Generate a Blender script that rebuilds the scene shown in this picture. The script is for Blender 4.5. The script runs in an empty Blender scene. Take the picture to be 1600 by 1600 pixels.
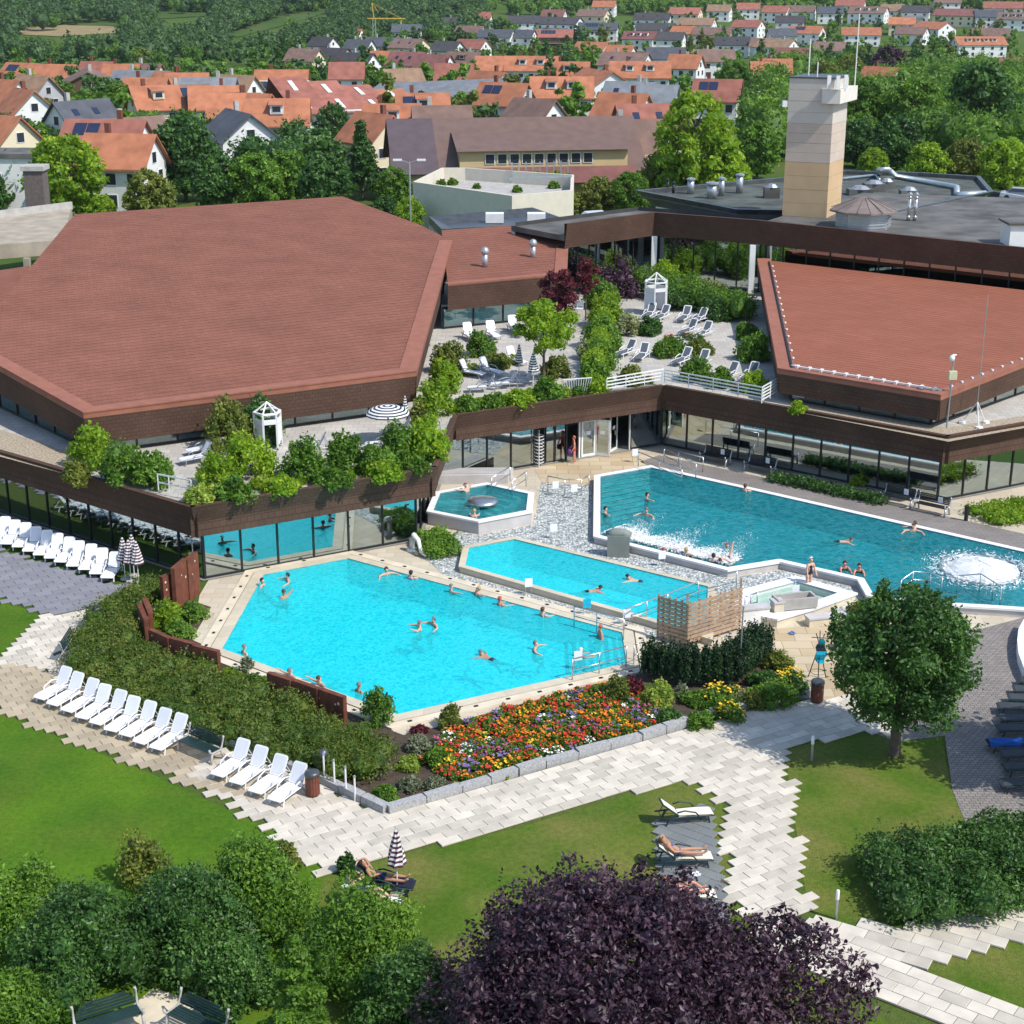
import bpy, bmesh, math, random
import numpy as np
from mathutils import Vector, Matrix
from mathutils.geometry import delaunay_2d_cdt
R = math.radians
random.seed(7)
SC = bpy.context.scene
COL = SC.collection

# ------------------------------------------------------------------ camera, sky, sun, exposure
FPX, PITCH, HCAM = 2500.0, R(19.0), 28.0
SP, CP = math.sin(PITCH), math.cos(PITCH)
cam_d = bpy.data.cameras.new('camera')
cam_d.sensor_width = 36.0
cam_d.lens = 36.0 * FPX / 1600.0
cam_d.clip_start = 0.5
cam_d.clip_end = 9000.0
cam = bpy.data.objects.new('camera', cam_d)
cam.location = (0, 0, HCAM)
cam.rotation_euler = (R(90) - PITCH, 0, 0)
COL.objects.link(cam)
SC.camera = cam

SUN_AZ, SUN_EL = R(122.0), R(50.0)          # azimuth from the view direction (+Y), clockwise
world = bpy.data.worlds.new('World')
SC.world = world
world.use_nodes = True
wn = world.node_tree
sky = wn.nodes.new('ShaderNodeTexSky')
sky.sky_type = 'NISHITA'
sky.sun_disc = False
sky.sun_elevation = SUN_EL
sky.sun_rotation = SUN_AZ
sky.air_density = 1.0
sky.dust_density = 0.6
bg = wn.nodes['Background']
bg.inputs['Strength'].default_value = 0.15
wn.links.new(sky.outputs[0], bg.inputs['Color'])
sun_d = bpy.data.lights.new('sun', 'SUN')
sun_d.energy = 3.3
sun_d.angle = R(0.55)
sun_d.color = (1.0, 0.95, 0.87)
sun = bpy.data.objects.new('sun', sun_d)
sdir = Vector((math.sin(SUN_AZ) * math.cos(SUN_EL), math.cos(SUN_AZ) * math.cos(SUN_EL), math.sin(SUN_EL)))
sun.rotation_euler = sdir.to_track_quat('Z', 'Y').to_euler()
sun.location = (60, -40, 90)
COL.objects.link(sun)
SC.view_settings.view_transform = 'Standard'
SC.view_settings.look = 'None'
SC.view_settings.exposure = 0.48
SC.view_settings.gamma = 1.0
SC.render.engine = 'CYCLES'
SC.cycles.max_bounces = 5
SC.cycles.diffuse_bounces = 2
SC.cycles.glossy_bounces = 2
SC.cycles.transmission_bounces = 3
SC.cycles.transparent_max_bounces = 10
SC.cycles.caustics_reflective = False
SC.cycles.caustics_refractive = False

# ------------------------------------------------------------------ pixel -> place
def ray(px, py):
    u, v = (px - 800.0) / FPX, (py - 800.0) / FPX
    return Vector((u, CP - v * SP, -(SP + v * CP)))
def P(px, py, z=0.0):
    d = ray(px, py)
    t = (z - HCAM) / d.z
    return Vector((d.x * t, d.y * t, z))
def PL(pts, z=0.0):
    return [P(x, y, z) for x, y in pts]
def depth(px, py, z=0.0):
    return (z - HCAM) / ray(px, py).z
def pxm(px, py, z=0.0):                       # photo pixels per metre there
    return FPX / depth(px, py, z)
def at_y(px, py, Y):                          # on the ray, at forward distance Y
    d = ray(px, py)
    t = Y / d.y
    return Vector((d.x * t, Y, HCAM + d.z * t))
def on_plane(px, py, p0, n):
    d = ray(px, py); o = Vector((0, 0, HCAM))
    t = (p0 - o).dot(n) / d.dot(n)
    return o + d * t

# ------------------------------------------------------------------ objects and tags
def tag(o, label=None, cat=None, group=None, kind=None):
    if label: o['label'] = label
    if cat: o['category'] = cat
    if group: o['group'] = group
    if kind: o['kind'] = kind
    return o
def thing(name, label, cat, loc=(0, 0, 0), rotz=0.0, group=None):
    o = bpy.data.objects.new(name, None)
    o.empty_display_size = 0.3
    COL.objects.link(o)
    o.location = loc
    o.rotation_euler = (0, 0, rotz)
    return tag(o, label, cat, group)
CH = {}
def setpar(o, parent):
    if parent is not None:
        o.parent = parent
        CH.setdefault(parent.name, []).append(o)
def copy_tree(o, parent=None):
    c = o.copy()
    COL.objects.link(c)
    if parent is not None:
        setpar(c, parent)
    for ch in CH.get(o.name, []):
        copy_tree(ch, c)
    return c
def dup(o, loc, rotz, label=None, group=None, s=1.0):
    c = copy_tree(o)
    c.location = loc
    c.rotation_euler = (0, 0, rotz)
    c.scale = (s, s, s)
    if label: c['label'] = label
    if group: c['group'] = group
    return c
def inst(name, me, parent, loc=(0, 0, 0), rotz=0.0, scale=(1, 1, 1)):
    o = bpy.data.objects.new(name, me)
    COL.objects.link(o)
    o.location = loc
    o.rotation_euler = (0, 0, rotz)
    o.scale = scale
    setpar(o, parent)
    return o

class MB:
    """collects polygons, builds one mesh object"""
    def __init__(s):
        s.v, s.f, s.uv, s.mi = [], [], [], []
    def poly(s, pts, uv=None, m=0):
        b = len(s.v)
        s.v += [tuple(p) for p in pts]
        s.f.append(tuple(range(b, b + len(pts))))
        s.uv.append(uv)
        s.mi.append(m)
        return s
    def box(s, c, d, rz=0.0, m=0, mx=None):
        hx, hy, hz = d[0] / 2, d[1] / 2, d[2] / 2
        M = mx if mx is not None else Matrix.Translation(c) @ Matrix.Rotation(rz, 4, 'Z')
        q = [M @ Vector((x * hx, y * hy, z * hz)) for z in (-1, 1) for x, y in ((-1, -1), (1, -1), (1, 1), (-1, 1))]
        for f in ((3, 2, 1, 0), (4, 5, 6, 7), (0, 1, 5, 4), (1, 2, 6, 5), (2, 3, 7, 6), (3, 0, 4, 7)):
            p = [q[i] for i in f]
            a, b2 = (p[1] - p[0]).length, (p[3] - p[0]).length
            s.poly(p, [(0, 0), (a, 0), (a, b2), (0, b2)], m)
        return s
    def bar(s, a, b, w, h=None, m=0, up=Vector((0, 0, 1))):
        a, b = Vector(a), Vector(b)
        h = h or w
        d = b - a
        L = d.length
        if L < 1e-5: return s
        d.normalize()
        sx = d.cross(up)
        if sx.length < 1e-4: sx = Vector((1, 0, 0))
        sx.normalize()
        uz = sx.cross(d)
        M = Matrix((sx, d, uz)).transposed().to_4x4()
        M.translation = (a + b) / 2
        return s.box(None, (w, L, h), m=m, mx=M)
    def prism(s, pts, z0, z1, m=0, cap=True, bottom=False):
        pts = [Vector((p[0], p[1])) for p in pts]
        n = len(pts)
        if area2(pts) < 0: pts = pts[::-1]
        acc = 0.0
        for i in range(n):
            a, b = pts[i], pts[(i + 1) % n]
            L = (b - a).length
            s.poly([(a.x, a.y, z0), (b.x, b.y, z0), (b.x, b.y, z1), (a.x, a.y, z1)],
                   [(acc, z0), (acc + L, z0), (acc + L, z1), (acc, z1)], m)
            acc += L
        if cap: s.poly([(p.x, p.y, z1) for p in pts], [(p.x, p.y) for p in pts], m)
        if bottom: s.poly([(p.x, p.y, z0) for p in pts[::-1]], None, m)
        return s
    def tube(s, path, r, n=6, m=0, r1=None, cap=True):
        path = [Vector(p) for p in path]
        k = len(path)
        rings = []
        up = None
        for i, p in enumerate(path):
            d = (path[min(i + 1, k - 1)] - path[max(i - 1, 0)])
            if d.length < 1e-6: d = Vector((0, 0, 1))
            d.normalize()
            ref = Vector((0, 0, 1)) if abs(d.z) < 0.95 else Vector((1, 0, 0))
            sx = d.cross(ref).normalized()
            sy = sx.cross(d)
            rr = r if r1 is None else r + (r1 - r) * i / max(k - 1, 1)
            if isinstance(r, (list, tuple)): rr = r[i]
            rings.append([p + (sx * math.cos(2 * math.pi * j / n) + sy * math.sin(2 * math.pi * j / n)) * rr for j in range(n)])
        b = len(s.v)
        for rg in rings: s.v += [tuple(q) for q in rg]
        for i in range(k - 1):
            for j in range(n):
                j2 = (j + 1) % n
                s.f.append((b + i * n + j, b + i * n + j2, b + (i + 1) * n + j2, b + (i + 1) * n + j))
                s.uv.append(None); s.mi.append(m)
        if cap:
            s.f.append(tuple(b + j for j in reversed(range(n)))); s.uv.append(None); s.mi.append(m)
            s.f.append(tuple(b + (k - 1) * n + j for j in range(n))); s.uv.append(None); s.mi.append(m)
        return s
    def lathe(s, prof, n=12, c=(0, 0, 0), m=0, cap=True):
        b = len(s.v)
        for r, z in prof:
            for j in range(n):
                a = 2 * math.pi * j / n
                s.v.append((c[0] + r * math.cos(a), c[1] + r * math.sin(a), c[2] + z))
        for i in range(len(prof) - 1):
            for j in range(n):
                j2 = (j + 1) % n
                s.f.append((b + i * n + j, b + i * n + j2, b + (i + 1) * n + j2, b + (i + 1) * n + j))
                s.uv.append(None); s.mi.append(m)
        if cap:
            s.f.append(tuple(b + j for j in reversed(range(n)))); s.uv.append(None); s.mi.append(m)
            k = len(prof) - 1
            s.f.append(tuple(b + k * n + j for j in range(n))); s.uv.append(None); s.mi.append(m)
        return s
    def mesh(s, name, mats, shift=None, smooth=False):
        me = bpy.data.meshes.new(name)
        v = s.v if shift is None else [(a - shift[0], b - shift[1], c - shift[2]) for a, b, c in s.v]
        me.from_pydata(v, [], s.f)
        if any(u is not None for u in s.uv):
            lay = me.uv_layers.new(name='UVMap')
            k = 0
            for f, u in zip(s.f, s.uv):
                for q in range(len(f)):
                    if u is not None: lay.data[k].uv = u[q]
                    k += 1
        if not isinstance(mats, (list, tuple)): mats = [mats]
        for mt in mats:
            if mt is not None: me.materials.append(mt)
        if len(mats) > 1: me.polygons.foreach_set('material_index', s.mi)
        if smooth: me.polygons.foreach_set('use_smooth', [True] * len(s.f))
        me.update()
        return me
    def build(s, name, mats=None, parent=None, smooth=False, world=False, top=False):
        sh = tuple(parent.location) if (world and parent is not None) else None
        o = bpy.data.objects.new(name, s.mesh(name, mats, sh, smooth))
        COL.objects.link(o)
        setpar(o, parent)
        return o

def area2(pts):
    return sum(pts[i][0] * pts[(i + 1) % len(pts)][1] - pts[(i + 1) % len(pts)][0] * pts[i][1] for i in range(len(pts))) / 2
def ccw(pts):
    return list(pts) if area2(pts) > 0 else list(pts)[::-1]
def inside(p, poly):
    x, y = p[0], p[1]
    c = False
    n = len(poly)
    j = n - 1
    for i in range(n):
        xi, yi, xj, yj = poly[i][0], poly[i][1], poly[j][0], poly[j][1]
        if (yi > y) != (yj > y) and x < (xj - xi) * (y - yi) / (yj - yi) + xi: c = not c
        j = i
    return c
def offset_closed(pts, d):
    """offset a closed polygon outward by d (2D)"""
    pts = [Vector((p[0], p[1])) for p in ccw(pts)]
    n = len(pts)
    out = []
    for i in range(n):
        a, b, c = pts[i - 1], pts[i], pts[(i + 1) % n]
        e1, e2 = (b - a).normalized(), (c - b).normalized()
        n1, n2 = Vector((e1.y, -e1.x)), Vector((e2.y, -e2.x))
        m = (n1 + n2)
        if m.length < 1e-4: m = n1
        m.normalize()
        k = d / max(0.35, m.dot(n1))
        out.append(b + m * k)
    return out
def offset_open(pts, d):
    """offset an open polyline to its left by d (2D)"""
    pts = [Vector((p[0], p[1])) for p in pts]
    n = len(pts)
    out = []
    for i in range(n):
        if i == 0: e = (pts[1] - pts[0]).normalized(); m = Vector((-e.y, e.x)); k = d
        elif i == n - 1: e = (pts[-1] - pts[-2]).normalized(); m = Vector((-e.y, e.x)); k = d
        else:
            e1, e2 = (pts[i] - pts[i - 1]).normalized(), (pts[i + 1] - pts[i]).normalized()
            n1, n2 = Vector((-e1.y, e1.x)), Vector((-e2.y, e2.x))
            m = (n1 + n2).normalized()
            k = d / max(0.35, m.dot(n1))
        out.append(pts[i] + m * k)
    return out
def cdt_sheet(mb, outer, holes, z, m=0):
    vs, es = [], []
    for pl in [outer] + holes:
        b = len(vs)
        vs += [Vector((p[0], p[1])) for p in pl]
        es += [(b + i, b + (i + 1) % len(pl)) for i in range(len(pl))]
    r = delaunay_2d_cdt(vs, es, [], 0, 1e-4)
    V, Fc = r[0], r[2]
    for f in Fc:
        c = (V[f[0]] + V[f[1]] + V[f[2]]) / 3
        if inside(c, outer) and not any(inside(c, h) for h in holes):
            q = [V[i] for i in f]
            if area2(q) < 0: q = q[::-1]
            mb.poly([(p.x, p.y, z) for p in q], [(p.x, p.y) for p in q], m)
    return mb
def clip_half(poly, key, lim, keep_above):
    out = []
    n = len(poly)
    for i in range(n):
        a, b = poly[i], poly[(i + 1) % n]
        ka, kb = key(a) - lim, key(b) - lim
        if not keep_above: ka, kb = -ka, -kb
        if ka >= 0: out.append(a)
        if (ka >= 0) != (kb >= 0): out.append(a + (b - a) * (ka / (ka - kb)))
    return out

# ------------------------------------------------------------------ materials
def nodes_of(name):
    m = bpy.data.materials.new(name)
    m.use_nodes = True
    nt = m.node_tree
    return m, nt, nt.nodes['Principled BSDF']
def N(nt, typ, **kw):
    n = nt.nodes.new(typ)
    for k, v in kw.items():
        if k.startswith('i_'): n.inputs[k[2:].replace('_', ' ')].default_value = v
        else: setattr(n, k, v)
    return n
def c4(c): return (c[0], c[1], c[2], 1.0)
def ramp(nt, stops):
    r = N(nt, 'ShaderNodeValToRGB')
    e = r.color_ramp.elements
    while len(e) < len(stops): e.new(0.5)
    for el, (p, c) in zip(e, stops):
        el.position = p
        el.color = c4(c) if isinstance(c, (tuple, list)) else (c, c, c, 1)
    return r
def mixc(nt, fac, a, b, mode='MIX'):
    m = N(nt, 'ShaderNodeMix', data_type='RGBA', blend_type=mode)
    for i, val in ((0, fac), (6, a), (7, b)):
        if hasattr(val, 'is_linked'): nt.links.new(val, m.inputs[i])
        else: m.inputs[i].default_value = val if i == 0 else c4(val)
    return m.outputs[2]
def sc(c, k): return tuple(min(1, x * k) for x in c[:3])
def mat(name, c, rough=0.7, var=0.18, scale=1.5, bump=0.0, bscale=30.0, metal=0.0, spec=0.4, c2=None, rnd=0.0):
    m, nt, b = nodes_of(name)
    g = N(nt, 'ShaderNodeNewGeometry')
    n1 = N(nt, 'ShaderNodeTexNoise', i_Scale=scale, i_Detail=5.0)
    nt.links.new(g.outputs['Position'], n1.inputs['Vector'])
    a, z = (sc(c, 1 - var), sc(c, 1 + var)) if c2 is None else (c, c2)
    r = ramp(nt, [(0.3, a), (0.7, z)])
    nt.links.new(n1.outputs['Fac'], r.inputs['Fac'])
    out = r.outputs['Color']
    if rnd:
        oi = N(nt, 'ShaderNodeObjectInfo')
        ad = N(nt, 'ShaderNodeMath', operation='ADD')
        nt.links.new(oi.outputs['Random'], ad.inputs[0])
        nt.links.new(g.outputs['Random Per Island'], ad.inputs[1])
        fr = N(nt, 'ShaderNodeMath', operation='FRACT')
        nt.links.new(ad.outputs[0], fr.inputs[0])
        rr = ramp(nt, [(0.0, 1 - rnd), (1.0, 1.0)])
        nt.links.new(fr.outputs[0], rr.inputs['Fac'])
        out = mixc(nt, 1.0, out, rr.outputs['Color'], 'MULTIPLY')
    nt.links.new(out, b.inputs['Base Color'])
    b.inputs['Roughness'].default_value = rough
    b.inputs['Metallic'].default_value = metal
    b.inputs['Specular IOR Level'].default_value = spec
    if bump:
        n2 = N(nt, 'ShaderNodeTexNoise', i_Scale=bscale, i_Detail=4.0)
        nt.links.new(g.outputs['Position'], n2.inputs['Vector'])
        bp = N(nt, 'ShaderNodeBump', i_Strength=bump, i_Distance=0.05)
        nt.links.new(n2.outputs['Fac'], bp.inputs['Height'])
        nt.links.new(bp.outputs['Normal'], b.inputs['Normal'])
    return m
def brick_mat(name, c1, c2, joint, bw, rh, mortar=0.012, rough=0.8, patch=None, uv=True, bump=0.35, streak=0.25, smooth=0.2):
    m, nt, b = nodes_of(name)
    g = N(nt, 'ShaderNodeNewGeometry')
    br = N(nt, 'ShaderNodeTexBrick', i_Scale=1.0)
    br.inputs['Color1'].default_value = c4(c1)
    br.inputs['Color2'].default_value = c4(c2)
    br.inputs['Mortar'].default_value = c4(joint)
    br.inputs['Mortar Size'].default_value = mortar
    br.inputs['Mortar Smooth'].default_value = smooth
    br.inputs['Brick Width'].default_value = bw
    br.inputs['Row Height'].default_value = rh
    if uv:
        u = N(nt, 'ShaderNodeUVMap')
        nt.links.new(u.outputs[0], br.inputs['Vector'])
    else:
        nt.links.new(g.outputs['Position'], br.inputs['Vector'])
    n1 = N(nt, 'ShaderNodeTexNoise', i_Scale=0.35, i_Detail=6.0)
    nt.links.new(g.outputs['Position'], n1.inputs['Vector'])
    r = ramp(nt, [(0.3, 1 - streak), (0.7, 1.0)])
    nt.links.new(n1.outputs['Fac'], r.inputs['Fac'])
    out = mixc(nt, 1.0, br.outputs['Color'], r.outputs['Color'], 'MULTIPLY')
    if patch:
        n3 = N(nt, 'ShaderNodeTexNoise', i_Scale=2.2, i_Detail=8.0, i_Roughness=0.75)
        mp = N(nt, 'ShaderNodeMapping')
        nt.links.new(g.outputs['Position'], mp.inputs['Vector'])
        mp.inputs['Scale'].default_value = (0.6, 1.6, 1.0)
        nt.links.new(mp.outputs[0], n3.inputs['Vector'])
        r3 = ramp(nt, [(0.60, 0.0), (0.70, 0.55)])
        nt.links.new(n3.outputs['Fac'], r3.inputs['Fac'])
        out = mixc(nt, r3.outputs['Color'], out, patch)
    nt.links.new(out, b.inputs['Base Color'])
    b.inputs['Roughness'].default_value = rough
    b.inputs['Specular IOR Level'].default_value = 0.25
    if bump:
        bp = N(nt, 'ShaderNodeBump', i_Strength=bump, i_Distance=0.03)
        bp.invert = True
        nt.links.new(br.outputs['Fac'], bp.inputs['Height'])
        nt.links.new(bp.outputs['Normal'], b.inputs['Normal'])
    return m
def leaf_mat(name, dark, mid, light, trans=0.22, rough=0.55, spec=0.35):
    m, nt, b = nodes_of(name)
    at = N(nt, 'ShaderNodeAttribute', attribute_name='shade')
    r = ramp(nt, [(0.0, dark), (0.5, mid), (1.0, light)])
    nt.links.new(at.outputs['Fac'], r.inputs['Fac'])
    oi = N(nt, 'ShaderNodeObjectInfo')
    r2 = ramp(nt, [(0.0, (0.78, 0.80, 0.72)), (1.0, (1.1, 1.06, 1.0))])
    nt.links.new(oi.outputs['Random'], r2.inputs['Fac'])
    out = mixc(nt, 1.0, r.outputs['Color'], r2.outputs['Color'], 'MULTIPLY')
    nt.links.new(out, b.inputs['Base Color'])
    b.inputs['Roughness'].default_value = rough
    b.inputs['Specular IOR Level'].default_value = spec
    tr = N(nt, 'ShaderNodeBsdfTranslucent')
    lt = mixc(nt, 0.5, out, (light[0] * 1.2, light[1] * 1.2, light[2] * 0.6))
    nt.links.new(lt, tr.inputs['Color'])
    mx = N(nt, 'ShaderNodeMixShader')
    mx.inputs[0].default_value = min(.4, trans * 1.4)
    nt.links.new(b.outputs[0], mx.inputs[1])
    nt.links.new(tr.outputs[0], mx.inputs[2])
    nt.links.new(mx.outputs[0], nt.nodes['Material Output'].inputs['Surface'])
    return m
def water_mat(name, tint, tint2, ripple=3.0, strength=0.25, turbid=0.3, tcol=(0.02, 0.6, 0.7)):
    m, nt, b = nodes_of(name)
    nt.nodes.remove(b)
    g = N(nt, 'ShaderNodeNewGeometry')
    n1 = N(nt, 'ShaderNodeTexNoise', i_Scale=ripple, i_Detail=3.0, i_Distortion=1.2)
    nt.links.new(g.outputs['Position'], n1.inputs['Vector'])
    n0 = N(nt, 'ShaderNodeTexNoise', i_Scale=ripple * 0.22, i_Detail=2.0)
    nt.links.new(g.outputs['Position'], n0.inputs['Vector'])
    ad = N(nt, 'ShaderNodeMath', operation='ADD')
    nt.links.new(n1.outputs['Fac'], ad.inputs[0]); nt.links.new(n0.outputs['Fac'], ad.inputs[1])
    bp = N(nt, 'ShaderNodeBump', i_Strength=strength, i_Distance=0.12)
    nt.links.new(ad.outputs[0], bp.inputs['Height'])
    gl = N(nt, 'ShaderNodeBsdfGlossy', i_Roughness=0.06)
    nt.links.new(bp.outputs['Normal'], gl.inputs['Normal'])
    fr = N(nt, 'ShaderNodeFresnel', i_IOR=1.33)
    nt.links.new(bp.outputs['Normal'], fr.inputs['Normal'])
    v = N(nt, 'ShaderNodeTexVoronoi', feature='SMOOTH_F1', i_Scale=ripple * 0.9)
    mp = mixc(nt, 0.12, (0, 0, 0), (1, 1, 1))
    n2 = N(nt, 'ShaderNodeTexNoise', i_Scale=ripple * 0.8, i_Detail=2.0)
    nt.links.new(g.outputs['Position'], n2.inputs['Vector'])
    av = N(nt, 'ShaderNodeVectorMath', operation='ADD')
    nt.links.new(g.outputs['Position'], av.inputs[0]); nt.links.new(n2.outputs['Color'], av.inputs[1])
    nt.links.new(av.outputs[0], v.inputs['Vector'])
    r = ramp(nt, [(0.15, tint), (0.62, tint2)])  # tint lightens towards the cell edges: caustic ripple painted into the colour
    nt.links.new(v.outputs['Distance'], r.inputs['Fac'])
    tr = N(nt, 'ShaderNodeBsdfTransparent')
    nt.links.new(r.outputs['Color'], tr.inputs['Color'])
    df = N(nt, 'ShaderNodeBsdfDiffuse')
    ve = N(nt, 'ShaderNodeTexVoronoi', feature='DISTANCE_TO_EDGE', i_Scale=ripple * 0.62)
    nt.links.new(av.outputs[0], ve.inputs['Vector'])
    caustic_ramp = ramp(nt, [(0.0, tuple(min(1, c * 1.25 + 0.05) for c in tcol)), (0.10, tuple(min(1, c * 1.12 + .02) for c in tcol)), (0.30, tcol), (0.7, sc(tcol, 0.86))])  # bright cell-edge net paints caustic light into the diffuse water colour
    nt.links.new(ve.outputs['Distance'], caustic_ramp.inputs['Fac'])
    nt.links.new(caustic_ramp.outputs['Color'], df.inputs['Color'])
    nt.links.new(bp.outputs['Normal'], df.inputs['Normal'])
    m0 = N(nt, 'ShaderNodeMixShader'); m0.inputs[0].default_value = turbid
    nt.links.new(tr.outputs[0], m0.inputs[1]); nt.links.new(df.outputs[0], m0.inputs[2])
    mx = N(nt, 'ShaderNodeMixShader')
    nt.links.new(fr.outputs[0], mx.inputs[0])
    nt.links.new(m0.outputs[0], mx.inputs[1])
    nt.links.new(gl.outputs[0], mx.inputs[2])
    nt.links.new(mx.outputs[0], nt.nodes['Material Output'].inputs['Surface'])
    return m
def glass_mat(name, tint=(0.55, 0.62, 0.62), refl=0.4, rcol=(0.9, 1, 1)):
    m, nt, b = nodes_of(name)
    nt.nodes.remove(b)
    tr = N(nt, 'ShaderNodeBsdfTransparent'); tr.inputs['Color'].default_value = c4(tint)
    gl = N(nt, 'ShaderNodeBsdfGlossy', i_Roughness=0.02); gl.inputs['Color'].default_value = c4(rcol)
    g = N(nt, 'ShaderNodeNewGeometry')
    n1 = N(nt, 'ShaderNodeTexNoise', i_Scale=0.5)
    nt.links.new(g.outputs['Position'], n1.inputs['Vector'])
    bp = N(nt, 'ShaderNodeBump', i_Strength=0.02, i_Distance=0.1)
    nt.links.new(n1.outputs['Fac'], bp.inputs['Height'])
    nt.links.new(bp.outputs['Normal'], gl.inputs['Normal'])
    mx = N(nt, 'ShaderNodeMixShader'); mx.inputs[0].default_value = refl
    nt.links.new(tr.outputs[0], mx.inputs[1]); nt.links.new(gl.outputs[0], mx.inputs[2])
    nt.links.new(mx.outputs[0], nt.nodes['Material Output'].inputs['Surface'])
    return m

MT = {}
MT['white_plastic'] = mat('white_plastic', (0.82, 0.82, 0.83), 0.4, 0.03)
MT['white_mesh'] = mat('white_mesh', (0.70, 0.71, 0.75), 0.6, 0.04)
MT['white_paint'] = mat('white_paint', (0.76, 0.76, 0.74), 0.5, 0.06)
MT['white_stone'] = mat('white_stone', (0.78, 0.77, 0.76), 0.6, 0.08, bump=0.1)
MT['dark_metal'] = mat('dark_metal', (0.018, 0.019, 0.021), 0.45, 0.1)
MT['steel'] = mat('steel', (0.62, 0.62, 0.62), 0.28, 0.05, metal=0.9)
MT['galv'] = mat('galv', (0.42, 0.44, 0.46), 0.4, 0.1, metal=0.6)
MT['black_green'] = mat('black_green', (0.016, 0.042, 0.042), 0.45, 0.2)
MT['concrete'] = mat('concrete', (0.42, 0.40, 0.37), 0.85, 0.15, bump=0.3)
MT['granite'] = mat('granite', (0.36, 0.36, 0.36), 0.85, 0.25, 12.0, bump=0.4)
MT['beige_stone'] = mat('beige_stone', (0.66, 0.58, 0.44), 0.75, 0.12, bump=0.15)
MT['grey_stone'] = mat('grey_stone', (0.50, 0.48, 0.47), 0.8, 0.12, bump=0.2)
MT['rust'] = mat('rust', (0.10, 0.032, 0.018), 0.85, 0.4, 3.0, bump=0.4, c2=(0.20, 0.062, 0.032))
MT['wood'] = mat('wood', (0.43, 0.30, 0.20), 0.75, 0.25, 6.0, rnd=0.3)
MT['bin_brown'] = mat('bin_brown', (0.17, 0.055, 0.035), 0.6, 0.2, 6.0)
MT['dark_cloth'] = mat('dark_cloth', (0.045, 0.052, 0.06), 0.75, 0.15)
MT['slate_cloth'] = mat('slate_cloth', (0.10, 0.115, 0.13), 0.75, 0.1)
MT['cream_cloth'] = mat('cream_cloth', (0.78, 0.73, 0.60), 0.7, 0.05)
MT['towel_blue'] = mat('towel_blue', (0.01, 0.42, 0.62), 0.9, 0.2, 8.0)
MT['towel_dark'] = mat('towel_dark', (0.012, 0.014, 0.03), 0.95, 0.2, 8.0)
MT['soil'] = mat('soil', (0.07, 0.05, 0.035), 0.95, 0.3, 3.0, bump=0.4)
MT['bark'] = mat('bark', (0.13, 0.10, 0.075), 0.9, 0.3, 6.0, bump=0.5)
MT['paper'] = mat('paper', (0.80, 0.82, 0.84), 0.7, 0.03)
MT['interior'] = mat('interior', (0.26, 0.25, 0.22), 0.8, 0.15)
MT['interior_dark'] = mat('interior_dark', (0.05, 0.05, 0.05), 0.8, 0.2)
MT['rooffelt'] = mat('rooffelt', (0.115, 0.112, 0.105), 0.9, 0.45, 0.5, bump=0.2)
MT['rooffelt_green'] = mat('rooffelt_green', (0.075, 0.085, 0.075), 0.9, 0.45, 0.6, bump=0.2)
MT['zinc'] = mat('zinc', (0.10, 0.105, 0.11), 0.4, 0.25, metal=0.5)
MT['copper_roof'] = mat('copper_roof', (0.20, 0.16, 0.145), 0.7, 0.2)
MT['shingle_roof'] = brick_mat('shingle_roof', (0.285, 0.114, 0.075), (0.245, 0.096, 0.062), (0.165, 0.064, 0.043), 0.5, 0.31, 0.016, 0.85, patch=(0.38, 0.19, 0.13), streak=0.2)
MT['shingle_roof_new'] = brick_mat('shingle_roof_new', (0.315, 0.112, 0.066), (0.285, 0.100, 0.058), (0.20, 0.07, 0.044), 1.0, 0.45, 0.008, 0.85, streak=0.12)
MT['shingle_brown'] = brick_mat('shingle_brown', (0.115, 0.066, 0.046), (0.098, 0.055, 0.038), (0.058, 0.032, 0.022), 0.33, 0.2, 0.012, 0.9, streak=0.3)
MT['shingle_trim'] = mat('shingle_trim', (0.29, 0.112, 0.072), 0.8, 0.12)
MT['glass'] = glass_mat('glass')
MT['glass_teal'] = glass_mat('glass_teal', (0.40, 0.6, 0.62), 0.45)
MT['glass_pale'] = glass_mat('glass_pale', (0.75, 0.88, 0.88), 0.16)
MT['blind'] = mat('blind', (0.55, 0.70, 0.70), 0.8, 0.05)
# ------------------------------------------------------------------ setting: ground, lawns, paths
TERR_D = [0, 250, 330, 500, 650, 750, 830, 900, 1000, 1150, 1400, 2000, 4000]
TERR_Z = [0, 0, -1.4, -6.5, -11, -12.6, -10.5, -6, 0.5, 14, 50, 140, 300]
def terrain(x, y):
    d = math.hypot(x * 0.6, y)
    z = float(np.interp(d, TERR_D, TERR_Z))
    if d > 420: z += 1.2 * math.sin(x * 0.011 + y * 0.004) * min(1.0, (d - 420) / 200.0)
    return z

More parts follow.
